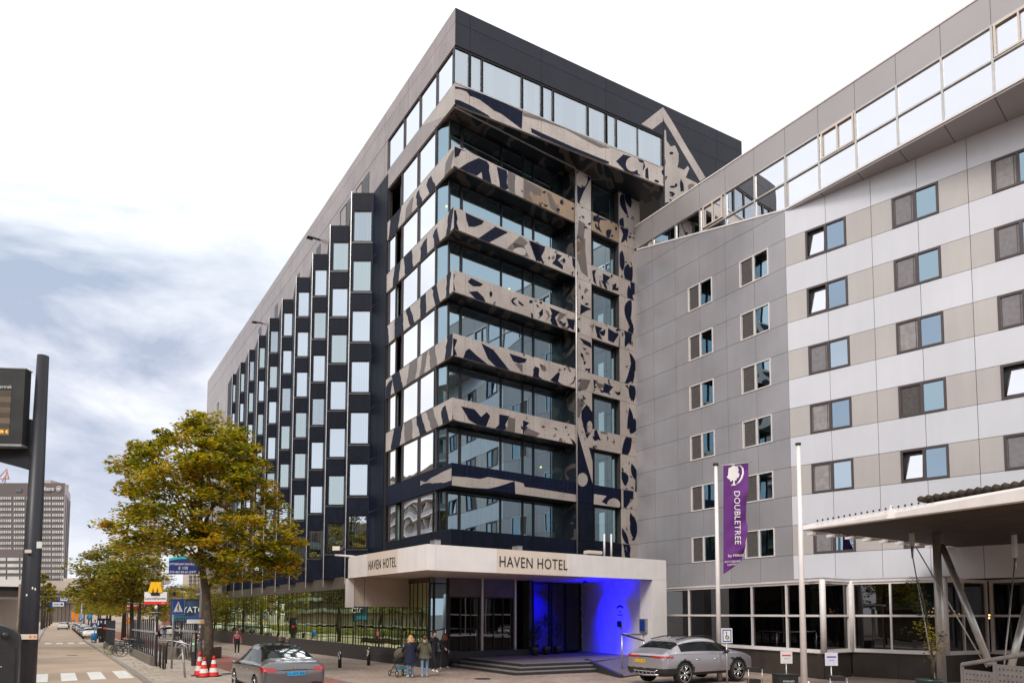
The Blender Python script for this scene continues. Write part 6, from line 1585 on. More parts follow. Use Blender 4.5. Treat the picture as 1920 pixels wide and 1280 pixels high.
# ---- tram shelter
sh = empty('tram_shelter', (-10, 14, 0), 0, 'tram shelter with pale roof edge and wooden post behind the black cabinet', 'shelter')
a = up_at(44, 1090, 14); SM = Matrix(((NV.x, D1.x, 0, a.x), (NV.y, D1.y, 0, 14.0), (0, 0, 1, 0), (0, 0, 0, 1)))
mb = MB(); mb.box(-2.6, 0, 0, 7, a.z - .10, a.z + .04, M_whiteln, SM); mb.box(-2.5, -.08, .1, 6.9, a.z - .18, a.z - .10, M_dark, SM); mb.build('roof', sh)
pl_, pr_ = up_at(22, 1150, 13.8), up_at(38, 1150, 13.8); mb = MB(); w_ = (pr_.x - pl_.x) / NV.x; SP = SM.copy(); SP[0][3], SP[1][3] = pl_.x, 13.95; mb.box(0, w_, 0, .16, 0, a.z - .10, M_wood, SP); mb.build('post', sh)
mb = MB(); u1, u2 = up_at(28, 1125, 13.6), up_at(34.5, 1094, 13.6); mb.box(u1.x, u2.x, 13.68, 13.79, u1.z, u2.z + .0, M_wood); mb.build('bracket', sh)
mb = MB(); mb.box(-2.4, -.04, .9, .96, .5, 2.9, mat('shelter back panel', (.34, .29, .25), .5, 0, 1, .1), SP); mb.box(-2.4, -.04, 1.0, 1.6, .0, .5, M_dsteel, SP); mb.build('back_panel', sh)
# ---- slatted steel railings of the metro entrance
def slat_fence(p, q, h, hb, n, label, backm=None):
    root = empty('slatted_railing', (p.x, p.y, gz(p.y)), 0, label, 'railing', 'slatted railings of the metro entrance')
    P = Plane(p.xy, q.xy - p.xy); Lh = (q.xy - p.xy).length; z0, z1 = gz(p.y), gz(q.y); zf = lambda t: z0 + (z1 - z0) * t / Lh
    mb = MB(); mb.hexa([P.w(0, zf(0) - .2, -.16), P.w(Lh, zf(Lh) - .2, -.16), P.w(Lh, zf(Lh) - .2, .16), P.w(0, zf(0) - .2, .16), P.w(0, zf(0) + hb, -.16), P.w(Lh, zf(Lh) + hb, -.16), P.w(Lh, zf(Lh) + hb, .16), P.w(0, zf(0) + hb, .16)], mat_plinth); mb.build('plinth', root)
    for i in range(n):
        t = Lh * (i + .5) / n; mb = MB(); mb.pbox(P, t - .045, t + .045, zf(t) + hb, zf(t) + h, -.03, .03, M_fin); mb.pbox(P, t - .05, t + .05, zf(t) + hb + (h - hb) * .62, zf(t) + hb + (h - hb) * .67, -.036, .036, M_alu); mb.build('slat', root)
    return root
mat_plinth = mat('concrete plinth', (.17, .14, .115), .85, 0, 3, .2, .2, 40); M_fin = mat('grey blue steel slat', (.045, .052, .062), .4, .5, 5, .2)
f2a, f2b = G(287, 1246), G(246, 1226); 
slat_fence(f2a, Vector((f2b.x, f2b.y, 0)), 2.35, .45, 13, 'long slatted steel railing on a concrete plinth nearest the kerb')
slat_fence(G(214, 1222), G(197.5, 1214), 2.3, .45, 16, 'shorter slatted railing farther down the kerb, left of the bicycles')
slat_fence(G(369, 1240), G(326, 1226), 2.5, .1, 12, 'slatted railing behind the pedestrian crossing sign')
slat_fence(G(293, 1248), G(289, 1247.5), 2.5, .05, 1, 'single thick slat post at the near end of the long railing')
def simple_post(name, px, pyb, pyt, r, m, label, cat='post', group=None, rt=None, px2=None):
    b = G(px, pyb); t = up_at(px2 if px2 is not None else px, pyt, b.y); mb = MB(); mb.tube([(b.x, b.y, b.z - .02), (t.x, t.y, t.z)], [r, rt or r], m, 12); o = mb.build(name); return tag(o, label, cat, group), b, t
# hoop stands
for i, (xa, xb, yb, lb) in enumerate(((293.5, 298.5, 1249, 'leftmost steel bicycle hoop beside the railing'), (300.5, 305, 1251.5, 'middle steel bicycle hoop beside the railing'), (306, 309.5, 1253.5, 'rightmost of the three close steel bicycle hoops'), (312, 322, 1243, 'wider steel hoop in front of the metro stairs'))):
    a, b = G(xa, yb), G(xb, yb); h_ = 1.15; mb = MB(); mb.tube([(a.x, a.y, a.z), (a.x, a.y, a.z + h_ - .1), (a.x + .06, a.y, a.z + h_), (b.x - .06, a.y + .0, a.z + h_), (b.x, a.y, a.z + h_ - .1), (b.x, a.y, a.z)], .035, M_dsteel, 8)
    tag(mb.build('bicycle_hoop'), lb, 'bicycle stand', 'steel bicycle hoops')
# stairs parapet shapes of the metro entrance
me_ = empty('metro_entrance', tuple(G(350, 1238)), 0, 'metro entrance with handrails, curved steel hoods and escalator boxes', 'metro entrance')
e0 = G(350, 1236); mb = MB(); mb.box(e0.x - 1.6, e0.x + .9, e0.y + .3, e0.y + 2.5, e0.z - .1, e0.z + .65, mat_plinth); mb.build('parapet', me_)
mb = MB()
for x in (329, 356):
    p = up_at(x, 1225, e0.y + .1); mb.tube([(p.x, p.y, e0.z + .3), (p.x, p.y, e0.z + .75), (p.x + .08, p.y, e0.z + .98), (p.x + .28, p.y, e0.z + 1.08), (p.x + .5, p.y, e0.z + .95), (p.x + .55, p.y, e0.z + .3)], .09, M_galv, 8)
mb.build('escalator_hood', me_)
mb = MB(); A_h = [up_at(x, y, e0.y) for x, y in ((298, 1201), (322, 1200), (345, 1205), (372, 1213))]; mb.tube(A_h, .03, M_alu, 6); A_h = [up_at(x, y, e0.y) for x, y in ((329, 1214), (342, 1207), (350, 1211), (353, 1240))]; mb.tube(A_h, .03, M_alu, 6); A_h = [up_at(x, y, e0.y - .3) for x, y in ((330, 1243), (336, 1230), (345, 1222))]; mb.tube(A_h, .03, M_alu, 6)
mb.build('handrail', me_)
# ticket validator with lights
b = G(363, 1247); vl = empty('ticket_validator', tuple(b), 0, 'slim grey check-in post with a red and a green light', 'ticket post')
t = up_at(363, 1185, b.y); mb = MB(); mb.box(b.x - .10, b.x + .10, b.y - .08, b.y + .08, b.z, t.z, M_dsteel); mb.build('column', vl, .02)
mb = MB(); zz0 = b.z + (t.z - b.z) * .42; mb.box(b.x - .06, b.x + .06, b.y - .09, b.y - .08, zz0, t.z - .06, M_galv); mb.build('front_panel', vl)
for (fz, m) in ((.80, M_rred), (.66, mat('green light', (.1, .9, .1), .4, emit=(.1, 1, .1), estr=2.5))):
    mb = MB(); mb.ball((b.x, b.y - .095, b.z + (t.z - b.z) * fz), .04, .015, .04, m, 8, 6); mb.build('light', vl)
# tall grey mast in front of the tree carrying the advertising board
b = G(374, 1244); mast = empty('lamp_mast', tuple(b), 0, 'tall pale grey lamp mast just left of the large tree with stickers', 'mast')
t = up_at(374, 900, b.y); mb = MB(); mb.tube([tuple(b), (b.x, b.y, t.z)], [.11, .07], M_galv, 12); mb.build('pole', mast)
mb = MB(); rr = random.Random(8)
for i in range(9): z = b.z + rr.uniform(.9, 2.3); x = rr.uniform(-.05, .05); mb.box(b.x + x - .04, b.x + x + .04, b.y - .118, b.y - .11, z, z + .08, rr.choice((M_swhite, M_sblue, M_yel, M_cream)))
mb.build('sticker', mast)
def board(name, label, cat, Y, x0, y0, x1, y1, m, th=.12, parent_loc=None):
    a, b = up_at(x0, y1, Y), up_at(x1, y0, Y); root = empty(name, (a.x, Y, gz(Y)), 0, label, cat)
    mb = MB(); mb.box(a.x, b.x, Y, Y + th, a.z, b.z, m); mb.build('panel', root); return root, a, b
Yb = b.y - .3
adb, a, c = board('advertising_board', 'dark blue and white advertising board with phone number behind the big tree', 'board', b.y + .2, 316, 1028, 372, 1076, mat('board blue', (.008, .02, .15), .35))
W_ = c.x - a.x; H_ = c.z - a.z; yb = b.y + .195
M_teal2 = mat('board teal', (.02, .40, .45), .35)
mb = MB(); n = 14; top_ = c.z
arc = [(a.x + W_ * i / n, a.z + H_ * (.55 + .08 * math.sin(math.pi * i / n))) for i in range(n + 1)]
mb.face([(x, yb - .005, z) for x, z in [(a.x, top_)] + arc + [(c.x, top_)]], M_swhite)
mb.face([(x, yb - .009, z - .0) for x, z in [(p[0], p[1] + .09) for p in arc] + [(p[0], p[1] - .04) for p in arc[::-1]]][::-1], M_teal2); mb.build('white_field', adb)
text('lettering', 'RTS', (a.x + W_ * .12, yb - .012, a.z + H_ * .66), .62, M_teal2, adb, ext=.003, sx=1.1)
text('lettering', 'ROTTERDAM SCHIEDAM', (a.x + W_ * .5, yb - .012, a.z + H_ * .36), .155, M_swhite, adb, ext=.003, align='CENTER'); text('lettering', '€ 130', (a.x + W_ * .5, yb - .012, a.z + H_ * .19), .21, M_swhite, adb, ext=.003, align='CENTER'); text('lettering', '010 462 60 65 (24/7)', (a.x + W_ * .5, yb - .012, a.z + H_ * .05), .165, M_swhite, adb, ext=.003, align='CENTER')
# second board
vb, a, c = board('poster_board', 'dark blue poster board with large white letters behind the railings', 'board', 52, 319, 1122, 374, 1166, mat('poster dark blue', (.01, .035, .075), .4, 0, 1.5, .9))
mb = MB(); mb.box(a.x, c.x, 51.96, 52.0, c.z - .12, c.z, M_ink); mb.box(a.x + .1, c.x - .1, 51.97, 52.0, a.z + .1, a.z + .45, mat('poster teal', (.02, .16, .28), .4, 0, 4, .5)); mb.build('printed_band', vb)
mb = MB(); 
for x in (a.x + .3, c.x - .3): mb.tube([(x, 52.1, gz(52)), (x, 52.1, a.z)], .06, M_dsteel, 8)
mb.build('leg', vb)
text('lettering', 'YATO', (a.x + (c.x - a.x) * .42, 51.94, a.z + (c.z - a.z) * .42), .62, M_swhite, vb, ext=.003)
nb_, a, c = board('name_sign', 'narrow white sign with a blue top edge mounted low beside the lamp mast', 'sign', 35.5, 350, 1157, 384, 1168, M_swhite)
mb = MB(); mb.box(a.x, c.x, 35.49, 35.5, c.z - .09, c.z, M_sblue); mb.box(c.x - .22, c.x - .06, 35.48, 35.5, a.z + .03, a.z + .17, M_yel); mb.build('blue_edge', nb_)
# metro signs
def metro_sign(Y, x0, x1, ytop, ybar0, ybar1, word, label, pole_px, scale=1):
    root = empty('metro_sign', tuple(up_at(pole_px, 1200, Y).xy) + (gz(Y),), 0, label, 'metro sign', 'metro signs')
    a, b = up_at(x0, ybar1, Y), up_at(x1, ybar0, Y); w_ = b.x - a.x; h_ = b.z - a.z; cx = (a.x + b.x) / 2
    mb = MB(); mb.box(a.x, b.x, Y, Y + .25, a.z, b.z, M_swhite); mb.build('panel', root)
    mb = MB(); mb.box(a.x, b.x, Y - .01, Y, a.z, a.z + h_ * .22, M_rred); mb.build('red_band', root)
    text('lettering', word, (cx, Y - .012, a.z + h_ * .38), h_ * .30, M_ink, root, ext=.002, align='CENTER', sx=1.25); text('lettering', 'RET', (b.x - w_ * .08, Y - .015, a.z + h_ * .06), h_ * .14, M_swhite, root, ext=.002, align='RIGHT')
    # yellow M on a black wedge
    zt = up_at(pole_px, ytop, Y).z; mh = zt - (b.z - h_ * .12); mw = w_ * .66; x_ = cx - mw / 2; z_ = b.z - h_ * .05
    def q(pts, m, o): mb.face([(x_ + u * mw, Y - .05 - o, z_ + v * mh) for u, v in pts], m)
    mb = MB(); q([(.18, -.05), (.82, -.05), (.78, -.28), (.22, -.28)][::-1], M_ink, 0); q([(.3, .05), (.7, .05), (.7, -.06), (.3, -.06)][::-1], M_ink, .001)
    for o, rev in ((.01, 0), (-.12, 1)):
        for pts in ([(0, 0), (.2, 1), (.45, 1), (.5, .66), (.55, 1), (.8, 1), (1, 0), (.72, 0), (.66, .5), (.56, 0), (.44, 0), (.34, .5), (.28, 0)],): q(pts[::-1] if not rev else pts, M_yel, o)
    mb.build('yellow_letter_m', root)
    mb = MB(); g = gz(Y); pp = up_at(pole_px, 1200, Y); mb.tube([(pp.x, Y + .12, g), (pp.x, Y + .12, a.z + .1)], .08, M_dsteel, 10); mb.build('pole', root); return root
metro_sign(44, 270, 313, 1092, 1109, 1132, 'Leuvehaven', 'metro sign with yellow letter and red band over the railings', 291)
metro_sign(78, 238, 272, 1109, 1122, 1140, 'Leuvehaven', 'farther metro sign partly behind the second tree trunk', 256)
b = up_at(291, 1200, 42.5); lp = empty('globe_lamp', (b.x, 42.5, gz(42.5)), 0, 'street lamp with a glass funnel and flat dish below the metro sign', 'street lamp')
zt_ = up_at(291, 1135, 42.5).z; mb = MB(); mb.tube([(b.x, 42.5, gz(42)), (b.x, 42.5, zt_ - .9)], .05, M_galv, 8); mb.build('pole', lp)
mb = MB(); mb.tube([(b.x, 42.5, zt_ - .42), (b.x, 42.5, zt_ - .38)], [.42, .40], M_galv, 16); mb.build('dish', lp); mb = MB(); mb.ball((b.x, 42.5, zt_ - .1), .10, .10, .13, M_swhite, 10, 8); mb.build('globe', lp); mb = MB(); mb.tube([(b.x, 42.5, zt_ - .9), (b.x, 42.5, zt_ - .42)], [.09, .18], M_alu, 12); mb.build('funnel', lp)
# pedestrian crossing signs
def ped_sign(Yp, base, x0, y0, x1, y1, label, poley):
    a, b = up_at(x0, y1, Yp), up_at(x1, y0, Yp); root = empty('crossing_sign', (a.x, Yp, gz(Yp)), 0, label, 'traffic sign', 'pedestrian crossing signs')
    w_ = b.x - a.x; h_ = b.z - a.z
    mb = MB(); mb.box(a.x, b.x, Yp - .06, Yp - .04, a.z, b.z, M_sblue); mb.build('panel', root); mb = MB(); mb.box(a.x - .015, b.x + .015, Yp - .04, Yp - .03, a.z - .015, b.z + .015, M_swhite); mb.build('border', root)
    mb = MB(); mb.face([(a.x + w_ * u, Yp - .065, a.z + h_ * v) for u, v in ((.10, .17), (.90, .17), (.5, .86))], M_swhite); mb.build('white_triangle', root)
    mb = MB(); F = lambda pts: mb.face([(a.x + w_ * u, Yp - .07, a.z + h_ * v) for u, v in pts], M_ink)
    F([(.46, .40), (.54, .40), (.53, .60), (.47, .60)]); F([(.46, .42), (.40, .24), (.45, .24), (.51, .40)]); F([(.50, .42), (.56, .24), (.62, .24), (.55, .42)]); F([(.40, .42), (.44, .42), (.50, .57), (.47, .58)])
    mb.ball((a.x + w_ * .5, Yp - .07, a.z + h_ * .66), w_ * .035, .004, h_ * .035, M_ink, 8, 4)
    for i in range(4): F([(.2 + i * .16, .19), (.26 + i * .16, .19), (.28 + i * .15, .24), (.23 + i * .15, .24)])
    mb.build('walking_figure', root)
    px_ = a.x + w_ * poley; mb = MB(); mb.tube([(px_, Yp, gz(Yp)), (px_, Yp, b.z + .15)], .045, M_galv, 10); mb.tube([(px_, Yp, b.z + .15), (px_, Yp, b.z + .35)], .06, M_dsteel, 10); mb.build('pole', root)
b = G(323.5, 1252); ped_sign(b.y, b, 324, 1122, 347, 1151.5, 'near blue pedestrian crossing sign on a grey pole beside the railings', .05)
b = G(176, 1203); ped_sign(b.y, b, 172.5, 1167, 183.5, 1177, 'distant small blue pedestrian crossing sign above the blue bin', .5)
simple_post('leaning_post', 347, 1269, 1215, .042, M_galv, 'short grey leaning post near the kerb left of the cones', 'post', None, None, 342)
# sloping sticker post top
# traffic cones
def cone(px, py, label, h, r=.24):
    b = G(px, py); root = empty('traffic_cone', tuple(b), 0, label, 'traffic cone', 'traffic cones round the big tree')
    mb = MB(); mb.box(b.x - r, b.x + r, b.y - r, b.y + r, b.z, b.z + .04, M_rubber); mb.build('base', root)
    zs = [.04, .22, .42, .62, .80, 1.0]; mm = [M_rred, M_swhite, M_rred, M_swhite, M_rred]; mb = MB()
    for i in range(5): f = lambda u: (r * .80) * (1 - u) + .035
    for i in range(5): mb.tube([(b.x, b.y, b.z + h * zs[i]), (b.x, b.y, b.z + h * zs[i + 1])], [f(zs[i]), f(zs[i + 1])], mm[i], 18, cap=(i == 4))
    mb.build('cone_body', root)
cone(374, 1266, 'tallest red and white cone left of the tree trunk', 1.0); cone(382, 1268.5, 'shorter red and white cone touching the trunk on its left', .82, .22); cone(400, 1267.5, 'red and white cone standing right of the tree trunk', .86)
# bollards on the pavement
for (px, yb_, yt, lb) in ((637, 1251, 1217, 'left black and white bollard on the pavement behind the taxi'), (691, 1246.5, 1211, 'right black and white bollard on the pavement nearer the pram')):
    p = px; b = G(px, yb_); t = up_at(px, yt, b.y); root = empty('bollard', tuple(b), 0, lb, 'bollard', 'bollards by the hotel wall'); h_ = t.z - b.z
    mb = MB(); mb.tube([(b.x, b.y, b.z), (b.x, b.y, b.z + h_ * .96), (b.x, b.y, b.z + h_)], [.085, .08, .05], M_plastic, 14); mb.build('post', root)
    mb = MB(); rr = random.Random(px)
    for i in range(7): z = b.z + h_ * rr.uniform(.45, .93); an = rr.uniform(-.8, .8); mb.box(b.x + .085 * math.sin(an) - .025, b.x + .085 * math.sin(an) + .025, b.y - .092, b.y - .078, z - .04, z + .05, M_swhite)
    mb.build('sticker', root)
# bicycles
M_bk = [M_ink, mat('bike blue', (.02, .05, .12), .3, .3), M_dsteel, mat('bike green', (.03, .07, .05), .3, .3)]
def bike(label, p, rz, m, wm_):
    root = empty('bicycle', p, rz, label, 'bicycle', 'bicycles parked by the railing')
    for y in (-.52, .55):
        mb = MB(); n = 20; mb.tube([(0, y + .33 * math.cos(2 * math.pi * i / n), .34 + .33 * math.sin(2 * math.pi * i / n)) for i in range(n + 1)], .02, wm_, 6, cap=False)
        for i in range(10): a = i * math.pi / 5; mb.tube([(0, y, .34), (0, y + .32 * math.cos(a), .34 + .32 * math.sin(a))], .003, M_alu, 3)
        o = mb.build('wheel'); o.parent = root; o.matrix_parent_inverse = Matrix()
    mb = MB(); S_, B_b, H_b = (0, -.18, .88), (0, -.05, .32), (0, .38, .92)
    for a, b in (((0, -.52, .34), B_b), ((0, -.52, .34), (0, -.16, .78)), (B_b, S_), (B_b, (0, .40, .80)), ((0, -.16, .74), (0, .39, .88)), ((0, .55, .34), (0, .39, .92)), ((0, .39, .92), (0, .36, 1.05))): mb.tube([a, b], .018, m, 6)
    mb.tube([(-.28, .22, 1.06), (-.2, .34, 1.07), (.2, .34, 1.07), (.28, .22, 1.06)], .014, M_alu, 6); o = mb.build('frame'); o.parent = root; o.matrix_parent_inverse = Matrix()
    mb = MB(); mb.ball((0, -.2, .92), .08, .14, .04, M_ink, 10, 6); o = mb.build('saddle'); o.parent = root; o.matrix_parent_inverse = Matrix()
    mb = MB(); mb.box(-.07, .07, -.85, -.35, .70, .72, M_ink); mb.box(-.18, .18, .45, .75, .78, 1.0, M_ink if m is not M_ink else M_plastic); o = mb.build('carrier'); o.parent = root; o.matrix_parent_inverse = Matrix()
for i, (px, py, rz, lb) in enumerate(((222, 1226, .9, 'leftmost black bicycle against the end of the farther railing'), (230, 1228, 1.1, 'bicycle with a pale front wheel, second from the left'), (238, 1229, .8, 'dark blue bicycle in the middle of the parked row'), (246, 1230, 1.2, 'bicycle with a front crate touching the long railing'), (240, 1224, 1.0, 'bicycle standing behind the middle of the parked row'))):
    b = G(px, py); bike(lb, tuple(b), -rz, M_bk[i % 4], M_alu if i == 1 else M_rubber)
# route signs over the road
Yg = 118; g = gz(Yg); a = up_at(152, 1165, Yg)
gt = empty('route_sign_gantry', (a.x, Yg, g), 0, 'blue and white route signs on a horizontal arm over the road', 'road sign')
mb = MB(); za = up_at(152, 1131, Yg).z; mb.tube([(a.x, Yg, g), (a.x, Yg, za + .3)], .12, M_galv, 8); xl = up_at(120, 1131, Yg).x; mb.tube([(a.x, Yg, za), (xl, Yg, za)], .10, M_dsteel, 8); mb.build('mast', gt)
for (x0, y0, x1, y1, dy) in ((95, 1127, 123, 1137.5, -.2), (109, 1118.5, 127, 1127, .1)):
    p, q = up_at(x0, y1, Yg), up_at(x1, y0, Yg); mb = MB(); mb.box(p.x, q.x, Yg + dy, Yg + dy + .08, p.z, q.z, M_sblue); o = mb.build('sign_panel', gt); mb = MB(); w_ = q.x - p.x; mb.box(p.x + w_ * .18, q.x - w_ * .05, Yg + dy - .02, Yg + dy, p.z + .12, q.z - .12, M_swhite); mb.box(p.x + w_ * .25, q.x - w_ * .35, Yg + dy - .03, Yg + dy - .02, p.z + .4, p.z + .5, M_ink); mb.box(q.x - w_ * .28, q.x - w_ * .12, Yg + dy - .03, Yg + dy - .02, p.z + .35, p.z + .6, M_ink); mb.build('white_field', o)
def disc_sign(px, py, Y, r, m, label, m2=M_swhite):
    c = up_at(px, py, Y); root = empty('round_sign', (c.x, Y, gz(Y)), 0, label, 'traffic sign'); mb = MB(); mb.tube([(c.x, Y - .05, c.z), (c.x, Y, c.z)], r, m, 20); mb.build('disc', root)
    mb = MB(); mb.face([(c.x - r * .4, Y - .06, c.z - r * .5), (c.x + r * .1, Y - .06, c.z - r * .2), (c.x + r * .35, Y - .06, c.z + r * .4), (c.x - r * .2, Y - .06, c.z)], m2); mb.build('arrow', root)
    mb = MB(); mb.tube([(c.x, Y + .05, gz(Y)), (c.x, Y + .05, c.z)], .05, M_galv, 8); mb.build('pole', root)
disc_sign(151.5, 1160, 110, .36, mat('sky blue sign', (.02, .25, .6), .4), 'small round blue arrow sign beyond the parked cars')
disc_sign(168, 1156.5, 92, .38, mat('green blue sign', (.01, .20, .45), .4), 'round blue sign above the blue bin', mat('sign green', (.1, .45, .2), .4))
b = G(176, 1204.5); t = up_at(176, 1186, b.y); bn = empty('waste_bin', tuple(b), 0, 'light blue cylindrical bin with grey foot on the kerb', 'bin'); r_ = (up_at(181, 1200, b.y).x - up_at(171, 1200, b.y).x) / 2
mb = MB(); mb.tube([tuple(b), (b.x, b.y, b.z + (t.z - b.z) * .3)], r_ * .9, M_galv, 16); mb.build('foot', bn); mb = MB(); mb.tube([(b.x, b.y, b.z + (t.z - b.z) * .3), (b.x, b.y, t.z - .1), (b.x, b.y, t.z)], [r_, r_, r_ * .7], mat('bin blue', (.03, .22, .60), .4, 0, 2, .3), 16); mb.build('bin_body', bn)
b = G(190, 1202); t = up_at(190, 1158.5, b.y); ks = empty('advertising_kiosk', tuple(b), 0, 'black advertising kiosk with a red spot beside the crossing sign', 'kiosk'); l, r2 = up_at(181.5, 1180, b.y), up_at(201, 1180, b.y)
mb = MB(); mb.box(l.x, r2.x, b.y, b.y + .5, b.z + .6, t.z, M_ink); mb.build('case', ks); mb = MB(); mb.box(l.x + .3, r2.x - .3, b.y, b.y + .4, b.z, b.z + .6, M_dsteel); mb.build('foot', ks)
mb = MB(); rr = random.Random(6)
for i in range(6): mb.box(l.x + .1 + i * .15, l.x + .2 + i * .15, b.y - .01, b.y, t.z - .5 - rr.random() * .3, t.z - .25, rr.choice((M_swhite, M_sblue, M_dsteel)))
mb.ball((r2.x - .3, b.y, t.z - 1.1), .18, .02, .14, M_rred, 10, 6); mb.box(l.x + .1, r2.x - .6, b.y - .01, b.y, t.z - 1.05, t.z - .98, M_swhite); mb.build('poster', ks)
o_, _, _ = simple_post('black_bin', 190, 1203.5, 1192, .25, M_ink, 'small black litter bin under the advertising kiosk', 'bin')
b = G(240, 1200); a, c = up_at(236.5, 1168, b.y), up_at(244.5, 1157, b.y); og = empty('orange_sign', tuple(b), 0, 'orange traffic diversion sign on a dark pole beside the tree trunk', 'traffic sign')
mb = MB(); mb.box(a.x, c.x, b.y, b.y + .03, a.z, c.z, M_orange); mb.build('panel', og); mb = MB(); mb.tube([tuple(b), (b.x - .2, b.y + .05, c.z + .6)], .07, M_dsteel, 8); mb.build('pole', og)
mb = MB(); n_ = 12; mb.tube([(b.x + .25 * math.cos(2 * math.pi * i / n_) , b.y - .01, (a.z + c.z) / 2 + .25 * math.sin(2 * math.pi * i / n_)) for i in range(n_ + 1)], .025, M_ink, 4, cap=False); mb.build('ring_symbol', og)
for (px, py, Y, lb) in ((137, 1154, 150, 'small orange flag among the street trees, left one'), (144, 1158, 140, 'small orange flag among the street trees, right one')):
    c = up_at(px, py, Y); root = empty('street_banner', (c.x, Y, gz(Y)), 0, lb, 'banner', 'orange street banners'); mb = MB(); mb.box(c.x - .3, c.x + .35, Y, Y + .02, c.z - .9, c.z + .9, M_orange); mb.build('cloth', root); mb = MB(); mb.tube([(c.x - .32, Y, gz(Y)), (c.x - .32, Y, c.z + 1)], .05, M_galv, 6); mb.build('pole', root)
# ---- right side: flagpoles, banner
bp = up_at(1349, 1265, 27.2); fp1 = empty('flagpole', (bp.x, 27.2, 0), 0, 'white flagpole carrying the purple banner', 'flagpole', 'white flagpoles')
zt = up_at(1349, 872, 27.2).z; mb = MB(); mb.tube([(bp.x, 27.2, 0), (bp.x, 27.2, zt)], [.10, .065], M_whiteln, 14); mb.build('pole', fp1); mb = MB(); mb.tube([(bp.x, 27.2, zt), (bp.x, 27.2, zt + .08)], .11, M_dsteel, 12); mb.build('cap', fp1)
mb = MB(); a = up_at(1354, 874, 27.2); e = up_at(1410, 866, 27.0); mb.tube([(bp.x, 27.2, a.z), tuple(e)], .018, M_alu, 6); mb.build('arm', fp1)
bn = empty('hotel_banner', (bp.x, 27.2, 0), 0, 'purple hanging banner with a white tree emblem and vertical lettering', 'banner')
M_purple = mat('purple banner cloth', (.115, .018, .17), .75, 0, 2, .12, .15, 12)
Yf = 27.15; Lx = lambda py: 1356 + (py - 873) * 0.0
redge = [(873, 1405), (900, 1403.5), (930, 1400), (960, 1399.5), (985, 1402), (1005, 1400.5), (1015, 1396.5), (1030, 1396), (1050, 1392), (1062, 1388), (1074, 1357)]
def rx(y):
    for (y0, x0), (y1, x1) in zip(redge[:-1], redge[1:]):
        if y0 <= y <= y1: return x0 + (x1 - x0) * (y - y0) / (y1 - y0)
    return redge[-1][1]
def bpt(u, y, o=0.0):
    X0 = 1356 + .3; X1 = rx(min(y, 1064)); yy_ = y - (8 * u if y < 900 else 8 * u * max(0, 1 - (y - 900) / 40)) 
    if y > 1050: yy_ = y - u * (y - 1050) * .7
    p = up_at(X0 + (X1 - X0) * u, yy_, Yf); wv = .10 * u * u * math.sin(y * .07 + u * 3) + .05 * u * math.sin(y * .19 + u * 5) * (y - 860) / 200
    p.y += wv - o; return p
mb = MB(); ny, nu = 60, 14; vs = []; fs = []
for i in range(ny + 1):
    y = 873 + (1076 - 873) * i / ny
    for j in range(nu + 1): vs.append(bpt(j / nu, y))
for i in range(ny):
    for j in range(nu): q = i * (nu + 1) + j; fs.append((q, q + 1, q + nu + 2, q + nu + 1))
mb.add(vs, fs, M_purple, True); mb.build('cloth', bn)
def bcurve(pts, m, name):      # flat shape in banner coordinates (u across, y pixel row) tessellated onto the cloth
    mb = MB(); mb.face([bpt(u, y, .02) for u, y in pts], m); return mb.build(name, bn)
rr = random.Random(12); tree_ = []
for i in range(40):
    a = 2 * math.pi * i / 40; r_ = 1 + .10 * math.sin(a * 7) + .05 * math.sin(a * 13 + 1); tree_.append((.39 + .23 * r_ * math.cos(a), 889.5 + 14.5 * r_ * math.sin(a) + (3 if abs(math.cos(a)) > .8 else 0)))
bcurve(tree_, M_swhite, 'tree_emblem'); bcurve([(.40, 902), (.45, 902), (.46, 909), (.52, 912), (.30, 912), (.39, 909)], M_swhite, 'tree_emblem_trunk')
mb = MB(); arc = [(.50, 876), (.68, 877), (.80, 883), (.82, 893), (.76, 902), (.66, 908), (.50, 911)]; inn_ = [(.50, 911.8), (.60, 907), (.69, 901), (.75, 892), (.73, 884), (.63, 878.5), (.50, 877.2)]
n = len(arc)
for i in range(n - 1): mb.face([bpt(*arc[i], .02), bpt(*arc[i + 1], .02), bpt(*inn_[n - 2 - i], .02), bpt(*inn_[n - 1 - i], .02)], M_swhite)
mb.build('letter_emblem', bn)
def btext(body, u, y, size, vert=False, sx=1.0, sp=1.0):
    p = bpt(u, y, .045); k_ = (Yf - .22) / p.y; p = CAM + (p - CAM) * k_
    if vert: return text('lettering', body, p, size, M_swhite, bn, xdir=(0.0, 0, -1), up=(1, 0, 0), ext=.002, sx=sx, spacing=sp)
    return text('lettering', body, p, size, M_swhite, bn, xdir=(1, .0, .12), ext=.002, sx=sx, spacing=sp)
btext('DOUBLETREE', .44, 921, .33, True, 1.02, 1.06); btext('by Hilton', .22, 1044, .16, False, 1.0); btext('ROTTERDAM', .06, 1055, .105, False, .95, 1.05); btext('CENTRE', .22, 1062, .10, False, .95, 1.05)
b2 = up_at(1508, 1278, 20.5); fp2 = empty('flagpole', (b2.x, 20.5, 0), 0, 'bare white flagpole in front of the pale panels', 'flagpole', 'white flagpoles')
zt = up_at(1497, 834, 20.5).z; xt = b2.x; mb = MB(); mb.tube([(xt, 20.5, 0), (xt, 20.5, zt)], [.10, .055], M_whiteln, 14); mb.build('pole', fp2); mb = MB(); mb.tube([(xt, 20.5, zt), (xt, 20.5, zt + .06)], .085, M_dsteel, 12); mb.build('cap', fp2)
